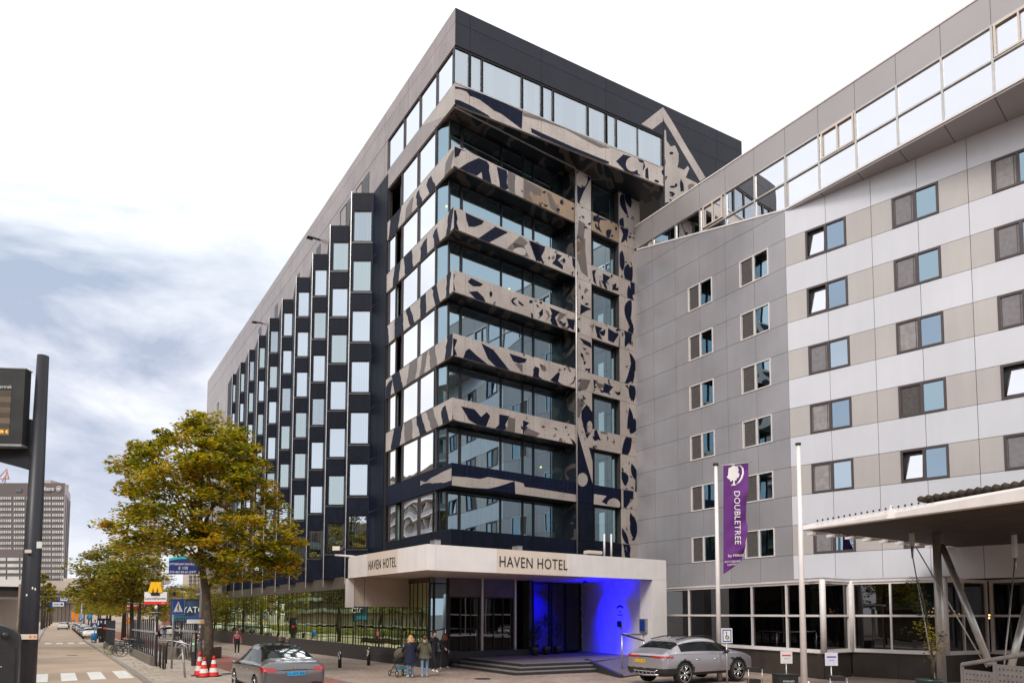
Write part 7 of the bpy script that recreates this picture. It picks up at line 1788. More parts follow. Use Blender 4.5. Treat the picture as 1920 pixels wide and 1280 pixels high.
# disabled parking sign
b = up_at(1363, 1235, 26.3); dp = empty('disabled_parking_sign', (b.x, 26.3, 0), 0, 'white and blue wheelchair parking sign in front of the ribbon windows', 'sign')
a, c = up_at(1352.5, 1204.5, 26.3), up_at(1372.5, 1177, 26.3); w_, h_ = c.x - a.x, c.z - a.z
mb = MB(); mb.box(a.x, c.x, 26.27, 26.3, a.z, c.z, M_swhite); mb.build('panel', dp); mb = MB()
for (u0, u1, v0, v1) in ((.10, .18, .08, .92), (.82, .90, .08, .92), (.18, .82, .08, .15), (.18, .82, .85, .92)): mb.box(a.x + w_ * u0, a.x + w_ * u1, 26.26, 26.27, a.z + h_ * v0, a.z + h_ * v1, M_sblue)
mb.build('blue_border', dp); mb = MB(); cx, cz = a.x + w_ * .5, a.z + h_ * .40
mb.tube([(cx + w_ * .13 * math.cos(t), 26.25, cz + h_ * .12 * math.sin(t)) for t in [math.pi * (.55 + 1.35 * i / 12) for i in range(13)]], .012, M_ink, 5); mb.tube([(cx - .02, 26.25, cz + h_ * .28), (cx - .01, 26.25, cz + h_ * .08), (cx + w_ * .13, 26.25, cz + h_ * .07), (cx + w_ * .2, 26.25, cz - h_ * .1)], .012, M_ink, 5); mb.ball((cx - .02, 26.25, cz + h_ * .34), .022, .005, .022, M_ink, 8, 5)
mb.build('wheelchair_symbol', dp); mb = MB(); mb.tube([(b.x, 26.32, 0), (b.x, 26.32, a.z + .2)], .03, M_alu, 8); mb.build('post', dp)
# notice signs on stands with black boxes
for (x0, y0, x1, y1, Y, bx0, bx1, lb, m) in ((1463.5, 1220, 1485, 1243, 23.5, 1461, 1497, 'left white reserved parking notice standing over a black box', M_swhite), (1547, 1222.5, 1570, 1247, 22.5, 1552, 1566, 'right white parking notice on a short stand, blue light tint in its colour', mat('notice white blue lit tint', (.72, .70, .82), .5, 0, 8, .05))):  # tint of the blue light is mixed into the right notice's colour
    a, c = up_at(x0, y1, Y), up_at(x1, y0, Y); root = empty('notice_sign', (a.x, Y, 0), 0, lb, 'sign', 'parking notices'); mb = MB(); mb.box(a.x, c.x, Y - .02, Y, a.z, c.z, m); mb.build('panel', root)
    mb = MB(); xm = (a.x + c.x) / 2; mb.box(a.x + .05, c.x - .05, Y - .024, Y - .02, c.z - .16, c.z - .12, M_rred if Y > 23 else M_sblue); mb.box(xm - .08, xm + .08, Y - .024, Y - .02, c.z - .25, c.z - .235, M_galv); mb.build('printed_line', root)
    mb = MB(); mb.tube([(xm, Y + .02, 0), (xm, Y + .02, a.z + .1)], .022, M_alu, 8); mb.build('stand', root)
a, c = up_at(1461.5, 1290, 23.2), up_at(1497, 1265.5, 23.2); mb = MB(); mb.box(a.x, c.x, 23.2, 23.9, 0.02, c.z, M_plastic); mb.box(a.x - .02, c.x + .02, 23.17, 23.93, c.z, c.z + .03, M_dsteel); o = tag(mb.build('black_chest', None, .01), 'black box with small print at the foot of the left notice', 'box')
o2 = text('printed_logo', 'RESERVED', (a.x + .12, 23.19, c.z - .22), .085, M_swhite, o, ext=.001)
for (x0, x1, ytop, Y, lb) in ((1404, 1429, 1251, 24.5, 'black folded trolley with steel legs right of the silver car'), (1557, 1588, 1267, 21.5, 'black luggage trolley beneath the right parking notice')):
    a, c = up_at(x0, 1285, Y), up_at(x1, ytop, Y); root = empty('luggage_trolley', (a.x, Y, 0), 0, lb, 'trolley', 'black trolleys by the wall'); zt_ = max(c.z, .35)
    mb = MB(); mb.box(a.x + .05, c.x - .05, Y, Y + .35, zt_ - .14, zt_, M_plastic); mb.box(a.x + .05, c.x - .05, Y, Y + .35, .12, .3, M_plastic); mb.build('tray', root, .01)
    for x in (a.x, c.x):
        mb = MB(); mb.tube([(x, Y, 0), (x, Y, zt_ - .05)], .02, M_steel, 8); mb.build('leg', root)
o_, _, _ = (lambda p, q: (tag(q.build('white_post'), 'short white post beside the bare flagpole', 'post'), 0, 0))(0, (lambda mb_: (mb_.tube([(up_at(1516, 1280, 21).x, 21, 0), (up_at(1516, 1276, 21).x, 21, up_at(1516, 1276, 21).z)], .035, M_whiteln, 8), mb_)[1])(MB()))
# ---- forecourt canopy of the neighbouring hotel
fc = empty('forecourt_canopy', (15, 24, 0), 0, 'low white steel canopy with dark slatted underside and slanting struts at the right', 'canopy')
T0 = up_at(1497, 994, 21.6); zc_ = T0.z; dA = dirn(3.0, -5.8); dB = dirn(12.6, 8.6)
def atzc(px, py): r = ray(px, py); return CAM + r * ((zc_ - CH) / r.z)
EA = T0.xy + dA * 9.5; EB = T0.xy + dB * 17; EC = EB + dA * 9.5
mb = MB(); 
PA = Plane(T0.xy, dA); PBc = Plane(T0.xy, dB)
cut_ = PA.t(1672, 950)
mb.hexa([Vector((T0.x, T0.y, zc_)), Vector((EA.x, EA.y, zc_)), Vector((EA.x + .25, EA.y + .1, zc_)), Vector((T0.x + .3, T0.y + .12, zc_)), Vector((T0.x + .1, T0.y, zc_ + .16)), Vector((EA.x, EA.y, zc_ + .40)), Vector((EA.x + .25, EA.y + .1, zc_ + .40)), Vector((T0.x + .4, T0.y + .12, zc_ + .16))], M_whiteln)
mb.build('fascia', fc)
mb = MB(); q = PA.w(cut_, zc_, .02); mb.tube([(q.x, q.y, zc_ - .02), (q.x, q.y, zc_ + .36)], [.14, .02], M_whiteln, 4, smooth=False); mb.build('fascia_joint', fc)
M_slat = mat('dark bronze slat', (.055, .040, .030), .6, 0, 1.5, .35, spec=.25)
mb = MB(); n = 34; wd = 16.6 / n
for i in range(n):
    s0, s1 = i * wd + .01, (i + 1) * wd - .015; a = T0.xy + dB * s0 + dA * .05; b = T0.xy + dB * s1 + dA * .05; c = b + dA * 9.4; d = a + dA * 9.4
    if i < 1: continue
    mb.prism([tuple(a), tuple(b), tuple(c), tuple(d)], zc_ + .02, zc_ + .06, M_slat)
mb.prism([tuple(T0.xy + dB * .4), tuple(EB), tuple(EC), tuple(EA)], zc_ + .10, zc_ + .16, M_dsteel)
mb.build('slatted_underside', fc)
mb = MB()
for i in range(14):      # white fin ends along the inner edge
    s0 = .9 + i * 1.08; a = T0.xy + dB * s0; 
    mb.hexa([Vector((*(a - dA * .0), zc_ - .06)), Vector((*(a + dB * .62), zc_ - .02)), Vector((*(a + dB * .62 - dA * .45), zc_ - .02)), Vector((*(a - dA * .35), zc_ - .06)), Vector((*(a), zc_ + .02)), Vector((*(a + dB * .7), zc_ + .02)), Vector((*(a + dB * .7 - dA * .45), zc_ + .02)), Vector((*(a - dA * .35), zc_ + .02))], M_whiteln)
mb.build('fin_end', fc)
mb = MB()
for i in range(21):      # dark corrugated sheet ends on top
    t_ = cut_ + .75 + i * .21; q = PA.w(t_, zc_ + .42, -.1); e_ = q + Vector((dB.x, dB.y, 0)) * 3; mb.tube([tuple(q), tuple(e_)], .085, M_slat, 6)
mb.build('corrugated_roof', fc)
mb = MB()
for i in range(20): t_ = .75 + i * .19; q = PA.w(t_, zc_ + .2 + .024 * t_, .02); mb.ball(q, .03, .03, .035, M_ink, 6, 4)
mb.build('rivet', fc)
Yc = 22.6; cb_ = up_at(1766, 1270, Yc); ctp = up_at(1757, 1015, Yc)
mb = MB(); mb.tube([(cb_.x, Yc, 0), (cb_.x, Yc, zc_ + .02)], [.14, .12], M_galvw if 'M_galvw' in globals() else M_alu, 14); mb.build('column', fc)
def strut(name, x0, y0, Y0_, x1, y1, Y1_, r, m): 
    a, b = up_at(x0, y0, Y0_), up_at(x1, y1, Y1_); mb = MB(); mb.tube([a, b], r, m, 8); mb.build(name, fc)
strut('diagonal_strut', 1766, 1022, Yc, 1856, 1246, 20.5, .10, M_alu); strut('diagonal_strut', 1925, 1135, 20.0, 1893, 1260, 19.5, .10, M_alu)
strut('cable', 1708, 1026, 22.4, 1754, 1275, 21, .018, M_alu); strut('cable', 1718, 1026, 22.4, 1850, 1250, 20.5, .018, M_alu); strut('cable', 1903, 1050, 23, 1883, 1245, 21, .022, M_alu)
for (x, y, Y) in ((1710, 1020, 22.5), (1903, 1042, 23)):
    a = up_at(x, y, Y); mb = MB(); mb.box(a.x - .06, a.x + .06, a.y - .06, a.y + .06, a.z - .05, zc_ + .02, M_alu); mb.tube([a, a - Vector((0, 0, .45))], [.05, .03], M_alu, 8); mb.build('cable_anchor', fc)
# ---- perforated metal railing bottom right
rl_ = empty('perforated_railing', (13.6, 17, 0), 0, 'grey steel railing with perforated panels at the bottom right', 'railing')
a, b = up_at(1804, 1245, 17.0), up_at(1935, 1224, 15.0); PRl = Plane(a.xy, b.xy - a.xy); Lr = (b.xy - a.xy).length + 1
zt0, zt1 = a.z, b.z; zt_f = lambda t: zt0 + (zt1 - zt0) * t / (Lr - 1)
M_rail = mat('grey railing steel', (.27, .25, .24), .45, .3, 6, .12)
mb = MB(); mb.tube([PRl.w(0, zt_f(0), 0), PRl.w(Lr, zt_f(Lr), 0)], .05, M_rail, 6, smooth=False); mb.build('top_rail', rl_)
n = 3
for i in range(n + 1):
    t_ = i * 1.0; mb = MB(); mb.pbox(PRl, t_ - .03, t_ + .03, 0, zt_f(t_), -.03, .03, M_rail); mb.build('post', rl_)
    if i < n:
        mb = MB(); mb.pbox(PRl, t_ + .05, t_ + .95, .15, zt_f(t_ + .5) - .20, -.012, .012, M_rail); rr = random.Random(i)
        for r_ in range(4):
            for c_ in range(7):
                q = PRl.w(t_ + .15 + c_ * .115, zt_f(t_ + .5) - .30 - r_ * .13, .0155); mb.ball(q, .016, .016, .016, M_ink, 6, 4)
        mb.build('perforated_panel', rl_)
# ================================================================ far buildings
def slab(name, label, cat, Y, x0, x1, ytop, dep, m, bands=None, ybase=None, side=2.5):
    a, b = up_at(x0, ytop, Y), up_at(x1, ytop, Y); root = empty(name, ((a.x + b.x) / 2, Y, -.55), 0, label, cat)
    mb = MB(); bk = up_at(x1 + side, ytop, Y + dep); mb.prism([(a.x, Y), (b.x, Y), (bk.x, Y + dep), (bk.x - (b.x - a.x), Y + dep)], -1, a.z, m); mb.build('wall', root); return root, a, b
M_tw = mat('brown grey facade', (.115, .092, .088), .7, 0, .05, .12); M_twl = mat('pale facade rib', (.42, .36, .35), .7, 0, .05, .08); M_wband = mat('hazy window band', (.50, .50, .48), .3, 0, .15, .2)
M_beigeb = mat('pale stone facade', (.50, .42, .36), .8, 0, .05, .08); M_wdk = mat('distant dark window', (.10, .10, .11), .3)
r, a, b = slab('office_tower', 'tall brown grey office tower with white lettering at the left edge', 'office tower', 300, -60, 122, 905, 30, M_tw, side=10.5)
zt = a.z; w2 = up_at(133, 912, 329)
mb = MB(); mb.face([(b.x, 300, -1), (w2.x, 329, -1), (w2.x, 329, zt - .2), (b.x, 300, zt)], M_twl)
for i in range(3): f0, f1 = .18 + i * .28, .30 + i * .28; mb.face([(b.x + (w2.x - b.x) * f0 + .02, 300 + 30 * f0 - .1, -1), (b.x + (w2.x - b.x) * f1 + .02, 300 + 30 * f1 - .1, -1), (b.x + (w2.x - b.x) * f1 + .02, 300 + 30 * f1 - .1, zt - 4), (b.x + (w2.x - b.x) * f0 + .02, 300 + 30 * f0 - .1, zt - 4)], M_tw)
mb.build('side_wall', r)
ys = [931 + i * 10.55 for i in range(15)]
for y in ys:
    mb = MB()
    for (x0, x1) in ((-44, -24), (-22, -2), (1, 21), (26, 46), (50, 70), (76, 95), (98, 119)):
        p, q = up_at(x0, y + 5, 299.8), up_at(x1, y, 299.8); mb.box(p.x, q.x, 299.7, 300, p.z, q.z, M_wband)
        for k in range(1, 6): xx = p.x + (q.x - p.x) * k / 6; mb.box(xx - .1, xx + .1, 299.6, 299.7, p.z, q.z, M_tw)
    mb.build('window_band', r)
mb = MB(); p, q = up_at(79, 907, 305), up_at(101, 901, 305); mb.box(p.x, q.x, 303, 315, zt - .2, q.z, M_twl)
for x in (35, 90): p, q = up_at(x - 6, 922, 299.8), up_at(x + 6, 916, 299.8); mb.box(p.x, q.x, 299.6, 300, p.z, q.z, M_wdk)
mb.build('roof_plant', r)
p = up_at(71, 918.5, 299.4); text('lettering', 'Allianz', up_at(101.5, 919, 299.4), 2.4, M_swhite, r, ext=.05, align='RIGHT', sx=1.05)
c = up_at(110, 915.5, 299.4); mb = MB(); n = 20; mb.tube([(c.x + 1.05 * math.cos(2 * math.pi * i / n), 299.4, c.z + 1.05 * math.sin(2 * math.pi * i / n)) for i in range(n + 1)], .13, M_swhite, 4, cap=False)
for dx, h_ in ((-.38, .35), (0, .6), (.38, .35)): mb.box(c.x + dx - .12, c.x + dx + .12, 299.3, 299.4, c.z - .5, c.z + h_, M_swhite)
mb.build('round_emblem', r)
r, a, b = slab('lower_office_block', 'lower brown office block in front of the lettered tower', 'office block', 240, -60, 50, 1029, 30, M_tw)
for y in (1045, 1056.5, 1068, 1080):
    mb = MB()
    for (x0, x1) in ((-44, -22), (-18, 11), (14, 36), (39, 47)):
        p, q = up_at(x0, y + 6, 239.8), up_at(x1, y, 239.8); mb.box(p.x, q.x, 239.7, 240, p.z, q.z, M_wband)
    mb.build('window_band', r)
r, a, b = slab('wide_stone_building', 'wide pale stone building closing the end of the street', 'building', 285, 20, 200, 1088, 9, M_beigeb)
mb = MB()
for (y0, y1, xa, xb, st_) in ((1111, 1114.5, 76, 140, 3.2), (1100.5, 1103, 76, 92, 3.2)):
    x = xa
    while x < xb: p, q = up_at(x, y1, 284.8), up_at(x + st_ * .62, y0, 284.8); mb.box(p.x, q.x, 284.6, 285, p.z, q.z, M_wdk); x += st_
mb.build('window_row', r)
mb = MB(); p = up_at(126, 1150, 283)
for x in (105, 112, 119, 126, 133): q = up_at(x, 1150, 283); mb.box(q.x - .6, q.x + .6, 283, 284.6, -1, up_at(x, 1122, 283).z, M_beigeb)
p, q = up_at(100, 1124, 281), up_at(150, 1120, 281); mb.box(p.x, q.x, 279, 285, p.z, q.z, M_beigeb); mb.build('portico', r)
mb = MB(); p, q = up_at(112, 1092, 284), up_at(152, 1083, 284); mb.box(p.x, q.x, 286, 292, a.z, q.z, M_beigeb); mb.build('attic', r)
r, a, b = slab('glass_tower', 'tall hazy glass tower with balconies rising behind the trees', 'tower', 420, 252, 306, 962, 30, mat('hazy glass facade', (.34, .39, .43), .4, 0, .08, .2))
mb = MB()
for i in range(26):
    y = 968 + i * 7.6; p, q = up_at(252, y + 2.4, 419.8), up_at(306, y, 419.8); mb.box(p.x - .5, q.x + .5, 418.6, 420, p.z, q.z, M_twl if i % 3 else M_swhite)
mb.build('balcony_slab', r)
mb = MB()
for x in (258, 266, 275, 283, 291, 299): p = up_at(x, 1100, 419.7); mb.box(p.x - .5, p.x + .5, 419.2, 420, -1, a.z, M_twl)
mb.build('rib', r)
sc2 = empty('white_bridge_pylon', tuple(up_at(300, 1150, 380).xy) + (-.5,), 0, 'tall white bent steel pylon behind the trees', 'pylon')
for nm, pts, rr_ in (('mast', ((236, 972), (243, 1010), (262, 1060), (276, 1100)), 1.1), ('mast', ((304, 1045), (309, 1072), (315, 1094)), 1.6), ('stay', ((303, 1040), (306, 1130)), .5), ('stay', ((236, 972), (300, 1060)), .25)):
    mb = MB(); mb.tube([up_at(x, y, 380) for x, y in pts], rr_, M_swhite, 6); mb.build(nm, sc2)
r, a, b = slab('beige_tower', 'beige apartment tower with dark windows left of the hotel', 'apartment tower', 230, 344, 392, 1052, 20, M_beigeb)
mb = MB()
for i in range(10):
    for (x0, x1) in ((354.5, 359.5), (362.5, 367.5), (370.5, 373.5)):
        y = 1078 + i * 7.2; p, q = up_at(x0, y + 4.6, 229.8), up_at(x1, y, 229.8); mb.box(p.x, q.x, 229.6, 230, p.z, q.z, M_wdk)
mb.build('window_grid', r)
r, a, b = slab('red_brick_block', 'low red brick block with dormers between the metro sign and beige tower', 'building', 200, 306, 345, 1108, 20, mat('red brick distant', (.26, .09, .07), .85, 0, .5, .3))
mb = MB(); p, q = up_at(318, 1108, 200), up_at(332, 1100, 200); mb.box(p.x, q.x, 200, 214, p.z, q.z, mat('slate roof distant', (.10, .07, .08), .8)); mb.box(up_at(306, 1108, 200).x, up_at(345, 1108, 200).x, 199.5, 205, p.z - .3, p.z + .1, M_swhite); mb.build('roof', r)
mb = MB()
for x in (312, 319, 326, 335): p, q = up_at(x, 1116, 199.8), up_at(x + 3.5, 1111, 199.8); mb.box(p.x, q.x, 199.6, 200, p.z, q.z, M_wdk)
mb.build('window', r)
r, a, b = slab('quay_building', 'long low pale building behind the street trees', 'building', 260, 150, 345, 1128, 15, M_beigeb)
cr = empty('construction_crane', tuple(up_at(8, 900, 420).xy) + (0,), 0, 'pinkish lattice crane top above the office tower', 'crane')
mb = MB(); M_crane = mat('faded crane red', (.5, .25, .18), .7)
for pts in (((9, 905), (13, 878)), ((13, 878), (0, 893)), ((13, 878), (16, 898)), ((4, 903), (13, 886)), ((0, 897), (18, 897))): mb.tube([up_at(x, y, 420) for x, y in pts], .35, M_crane, 4)
mb.build('jib', cr)
mb = MB(); mb.tube([up_at(9, 905, 420), (up_at(9, 905, 420).x, 420, 0)], .6, M_crane, 4); mb.build('mast', cr)
# ---- across the street, seen only as reflections: apartment building with balconies
ap = empty('apartment_building', (-34, 8, 0), 0, 'apartment building with white balconies across the street, mirrored in the hotel windows', 'apartment building')
PAp = Plane(uv(-75, -26, 0).xy, D1, (NV.x, NV.y)); PAp.n = NV.copy(); La = 285
M_apw = mat('brown brick wall', (.20, .15, .11), .8, 0, .4, .2); M_apg = mat('green grey glass wall', (.10, .16, .14), .15, 0, .5, .4)
mb = MB(); mb.pbox(PAp, 0, 95, 0, 15, -14, 0, M_apw); mb.pbox(PAp, 125, La, 0, 30, -14, 0, M_apw); mb.build('wall', ap)
for i in range(9):
    mb = MB(); z = 2.8 + i * 2.9; La0 = 0 if i < 4 else 125
    for (p_, q_) in (((0, 95), (125, La)) if i < 4 else ((125, La),)): mb.pbox(PAp, p_, q_, z, z + .28, 0, 1.7, M_whiteln if p_ > 100 and i > 3 else M_apw); mb.pbox(PAp, p_, q_, z + .28, z + .95, 1.6, 1.66, M_galv if i > 3 else M_apg)
    mb.build('balcony', ap)
    mb = MB(); t = 1.0 + La0
    while t < La - 3:
        if 92 < t < 125: t += 3.4; continue
        mb.pbox(PAp, t, t + 2.4, z + .4, z + 2.5, 0, .03, M_apg); mb.pbox(PAp, t + 2.5, t + 2.6, z + .3, z + 2.6, 0, 1.5, M_whiteln if i > 3 else M_apw); t += 3.4
    mb.build('window_row', ap)
# ---- low block behind the viewer, reflected in the entrance glass
bb = empty('rear_building', (10, -30, 0), 0, 'dark brick building behind the viewer, seen only in reflections', 'building')
mb = MB(); mb.box(-25, 60, -45, -32, 0, 13, M_apw); mb.build('wall', bb)
mb = MB()
for i in range(4):
    for j in range(20): mb.box(-22 + j * 4, -20.2 + j * 4, -31.98, -31.9, 1.2 + i * 3, 2.9 + i * 3, M_apg)
mb.build('window_row', bb)
# ================================================================ trees
def leafmat(name, cols, trans=.35):
    m, nt, b = new_mat(name); N = nt.nodes; L = nt.links
    g = N.new('ShaderNodeNewGeometry'); r = N.new('ShaderNodeValToRGB'); el = r.color_ramp.elements
    while len(el) < len(cols): el.new(.5)
    for i, (p, c) in enumerate(cols): el[i].position = p; el[i].color = (*c, 1)
    tc = N.new('ShaderNodeTexCoord'); n = N.new('ShaderNodeTexNoise'); n.inputs['Scale'].default_value = .55; n.inputs['Detail'].default_value = 3; L.new(tc.outputs['Object'], n.inputs['Vector'])
    mr = N.new('ShaderNodeMapRange'); mr.inputs['From Min'].default_value = .3; mr.inputs['From Max'].default_value = .7; mr.inputs['To Min'].default_value = -.28; mr.inputs['To Max'].default_value = .28; L.new(n.outputs['Fac'], mr.inputs['Value'])
    a = N.new('ShaderNodeMath'); a.operation = 'ADD'; a.use_clamp = True; L.new(g.outputs['Random Per Island'], a.inputs[0]); L.new(mr.outputs[0], a.inputs[1]); L.new(a.outputs[0], r.inputs['Fac'])
    L.new(r.outputs['Color'], b.inputs['Base Color']); b.inputs['Roughness'].default_value = .55
    t = N.new('ShaderNodeBsdfTranslucent'); L.new(r.outputs['Color'], t.inputs['Color']); mx = N.new('ShaderNodeMixShader'); mx.inputs[0].default_value = trans
    L.new(b.outputs[0], mx.inputs[1]); L.new(t.outputs[0], mx.inputs[2]); L.new(mx.outputs[0], N['Material Output'].inputs[0]); return m
M_leaf1 = leafmat('linden leaves turning', [(0, (.08, .12, .010)), (.3, (.20, .22, .012)), (.6, (.46, .38, .014)), (.9, (.68, .48, .016)), (1, (.72, .36, .02))], .5)
M_leaf2 = leafmat('street tree leaves', [(0, (.11, .14, .014)), (.5, (.26, .25, .016)), (.8, (.46, .36, .018)), (1, (.55, .34, .02))], .45)
M_leaf3 = leafmat('yellow green leaves', [(0, (.20, .22, .015)), (.5, (.38, .34, .018)), (1, (.58, .42, .02))], .45)
M_leafg = leafmat('dark green leaves', [(0, (.015, .03, .008)), (.6, (.04, .07, .012)), (1, (.10, .11, .02))])
def leaves(mb, c, n, rx, ry, rz, sz, m, rng, droop=.3):
    c = Vector(c)
    for i in range(n):
        while True:
            p = Vector((rng.uniform(-1, 1), rng.uniform(-1, 1), rng.uniform(-1, 1)))
            if p.length < 1: break
        p = Vector((p.x * rx, p.y * ry, p.z * rz - droop * (p.x * p.x + p.y * p.y) * rz))
        q = c + p; s = sz * rng.uniform(.65, 1.25); a = rng.uniform(0, 6.283); t = rng.uniform(-.9, .9)
        u = Vector((math.cos(a), math.sin(a), t * .7)).normalized(); v = u.cross(Vector((rng.uniform(-.5, .5), rng.uniform(-.5, .5), 1))).normalized()
        mb.face([q - u * s * .5, q + v * s * .33, q + u * s * .55, q - v * s * .33], m)
def inpoly(x, y, P):
    r = False; n = len(P)
    for i in range(n):
        x1, y1 = P[i]; x2, y2 = P[(i + 1) % n]
        if (y1 > y) != (y2 > y) and x < (x2 - x1) * (y - y1) / (y2 - y1) + x1: r = not r
    return r
def big_tree(name, label, Y, base, trunkpts, crown, nclus, per, sz, cr, m, seed, depth, group=None, limb_n=26, lim_r=.06, tr0=.24):
    rng = random.Random(seed); b = G(*base); root = empty(name, tuple(b), 0, label, 'tree', group); Y = b.y
    tp = [Vector((b.x, b.y, b.z - .05))] + [up_at(x, y, Y + dy) for x, y, dy in trunkpts]
    mb = MB(); rads = [tr0 * (1 - .75 * i / (len(tp) - 1)) for i in range(len(tp))]; rads[0] *= 1.15; mb.tube(tp, rads, M_bark, 12); tk = mb.build('trunk', root)
    xs = [p[0] for p in crown]; ys = [p[1] for p in crown]; cl = []; tries = 0
    cx = sum(xs) / len(xs)
    while len(cl) < nclus and tries < 40000:
        tries += 1; x = rng.uniform(min(xs), max(xs)); y = rng.uniform(min(ys), max(ys))
        if not inpoly(x, y, crown): continue
        # how deep inside the outline
        e = 1
        for a in range(8):
            dx, dy = math.cos(a * .785), math.sin(a * .785)
            for k in (12, 26, 44):
                if not inpoly(x + dx * k, y + dy * k, crown): e = min(e, k / 60); break
        d = depth * (e ** .6) * rng.choice((-1, 1)) * rng.uniform(.15, 1) ** .6
        cl.append(up_at(x, y, Y + d))
    mb = MB()
    for i in range(limb_n):
        tgt = cl[int(i * len(cl) / limb_n)]; t = rng.uniform(.5, .98); k = t * (len(tp) - 1); j = min(int(k), len(tp) - 2); s = tp[j].lerp(tp[j + 1], k - j)
        if s.z > tgt.z - .3: s = tp[max(1, j - 1)].copy()
        mid = s.lerp(tgt, .5) + Vector((rng.uniform(-.3, .3), rng.uniform(-.3, .3), rng.uniform(.0, .35)))
        mb.tube([s, s.lerp(mid, .5) + Vector((0, 0, .05)), mid, tgt], [lim_r, lim_r * .75, lim_r * .5, lim_r * .2], M_bark, 6)
        for q in range(3):
            t2 = cl[rng.randrange(len(cl))]
            if (t2 - mid).length < cr * 5: mb.tube([mid, mid.lerp(t2, .5) + Vector((0, 0, .1)), t2], [lim_r * .35, lim_r * .25, lim_r * .1], M_bark, 5)
    mb.build('limbs', root)
    mb = MB()
    for c in cl:
        f = rng.uniform(.6, 1.25); leaves(mb, c, int(per * rng.uniform(.5, 1.4)), cr * f * 1.25, cr * f * 1.25, cr * f * .55, sz, m, rng)
    mb.build('crown', root); return root
crown1 = [(385,770),(405,778),(432,790),(440,800),(466,818),(480,850),(500,875),(512,905),(520,940),(542,985),(568,1008),(560,1035),(562,1058),(540,1082),(500,1078),(460,1092),(430,1098),(400,1084),(378,1062),(350,1040),(325,1030),(300,1035),(262,1048),(235,1035),(215,1000),(184,988),(212,962),(232,930),(208,925),(240,900),(198,882),(212,858),(252,852),(254,815),(288,802),(330,815),(352,792),(372,776)]
big_tree('linden_tree', 'large linden tree turning yellow at the kerb between cones', 0, (390, 1267), [(392, 1180, 0), (386, 1110, 0), (378, 1060, 0), (374, 1000, .1), (376, 930, 0), (380, 860, .1), (384, 800, 0)], crown1, 450, 104, .18, .44, M_leaf1, 4, 3.2, tr0=.19)
crown2 = [(205,1020),(255,1018),(282,1030),(300,1050),(298,1085),(285,1110),(255,1128),(215,1132),(180,1128),(150,1132),(138,1118),(120,1112),(140,1100),(130,1085),(150,1076),(138,1050),(165,1042),(160,1028),(185,1030)]
big_tree('street_tree', 'olive green street tree behind the bicycles with a slim dark trunk', 0, (247, 1212), [(247, 1160, 0), (247, 1120, 0), (248, 1080, 0), (246, 1040, 0)], crown2, 150, 75, .30, .85, M_leaf2, 9, 4.5, 'street trees', 16, .07, .2)
def proto_tree(name, h, r, m, seed, n=70, per=60, sz=.34):
    rng = random.Random(seed); root = empty(name, (0, 0, 0)); mb = MB(); mb.tube([(0, 0, -.1), (.05, 0, h * .35), (.0, .05, h * .6), (0, 0, h * .9)], [.17, .13, .09, .03], M_bark, 8); mb.build('trunk', root)
    mb = MB(); lm = MB()
    for i in range(n):
        a = rng.uniform(0, 6.283); zf = rng.uniform(0, 1); rr_ = r * math.sin(math.pi * (.18 + .75 * zf)) ** .7 * rng.uniform(.3, 1) ** .5; c = Vector((rr_ * math.cos(a), rr_ * math.sin(a), h * (.34 + .62 * zf)))
        leaves(mb, c, int(per * rng.uniform(.5, 1.4)), r * .24, r * .24, r * .15, sz, m, rng)
        if i % 4 == 0: lm.tube([(0, 0, h * (.3 + .4 * zf)), tuple(c * .6 + Vector((0, 0, h * .15))), tuple(c)], [.05, .03, .01], M_bark, 5)
    lm.build('limbs', root); mb.build('crown', root); return root
pa = proto_tree('street_tree', 9.5, 3.6, M_leaf3, 21); pb_ = proto_tree('street_tree', 9, 3.4, M_leaf2, 22)
words = ['second', 'third', 'fourth', 'fifth', 'sixth', 'seventh', 'eighth', 'ninth', 'tenth', 'eleventh', 'twelfth', 'thirteenth']
spots = [(86, 7.6), (97, 6.9), (108, 8.0), (120, 6.9), (134, 7.2), (149, 7), (166, 7.5), (185, 7), (205, 7.2), (230, 7)]
for i, (u, v) in enumerate(spots):
    o = (pa, pb_)[i % 2] if i < 2 else copy_tree((pa, pb_)[(i * 7 + 1) % 2 if i > 3 else 0])
    p = uv(u, v); o.location = p; o.rotation_euler = (0, 0, i * 1.7); s = 1.0 + .08 * math.sin(i * 2.3); o.scale = (s, s, s * (1 + .05 * (i % 3)))
    tag(o, '%s yellowing street tree counted from the bicycles down the kerb' % words[i], 'tree', 'street trees')
sp2 = [(104, 15.5), (122, 17), (60, 26), (143, 15), (165, 18)]
lb2 = ['yellow green tree behind the second metro sign', 'tree in the gap behind the advertising kiosk', 'tree rising behind the near metro sign', 'tree at the back beyond the parked cars', 'farthest tree right of the parked cars']
for i, (u, v) in enumerate([(95, 13), (112, 14), (88, 20), (130, 13), (78, 13.2)]):
    o = copy_tree(pa); p = uv(u, v); o.location = p; o.rotation_euler = (0, 0, 2 + i * 1.3); s = .72; o.scale = (s, s, s); tag(o, lb2[i], 'tree', 'trees beyond the metro entrance')
ps_ = proto_tree('young_tree', 6.5, 1.1, M_leaf2, 31, 30, 50, .3)
for i, (px, Y) in enumerate(((83, 150), (88, 165), (93, 185), (79, 140), (97, 215))):
    o = ps_ if i == 0 else copy_tree(ps_); p = up_at(px, 1160, Y); o.location = (p.x, Y, -.55); o.rotation_euler = (0, 0, i); o.scale = (1.5, 1.5, 1.5 + .1 * i)
    tag(o, ('slim dark tree left of the road behind the hedge', 'second slim tree from the left pole behind the hedge', 'slim tree directly under the blue route sign', 'slim tree half hidden by the black mast', 'farthest slim tree at the end of the hedge')[i], 'tree', 'slim trees left of the road')
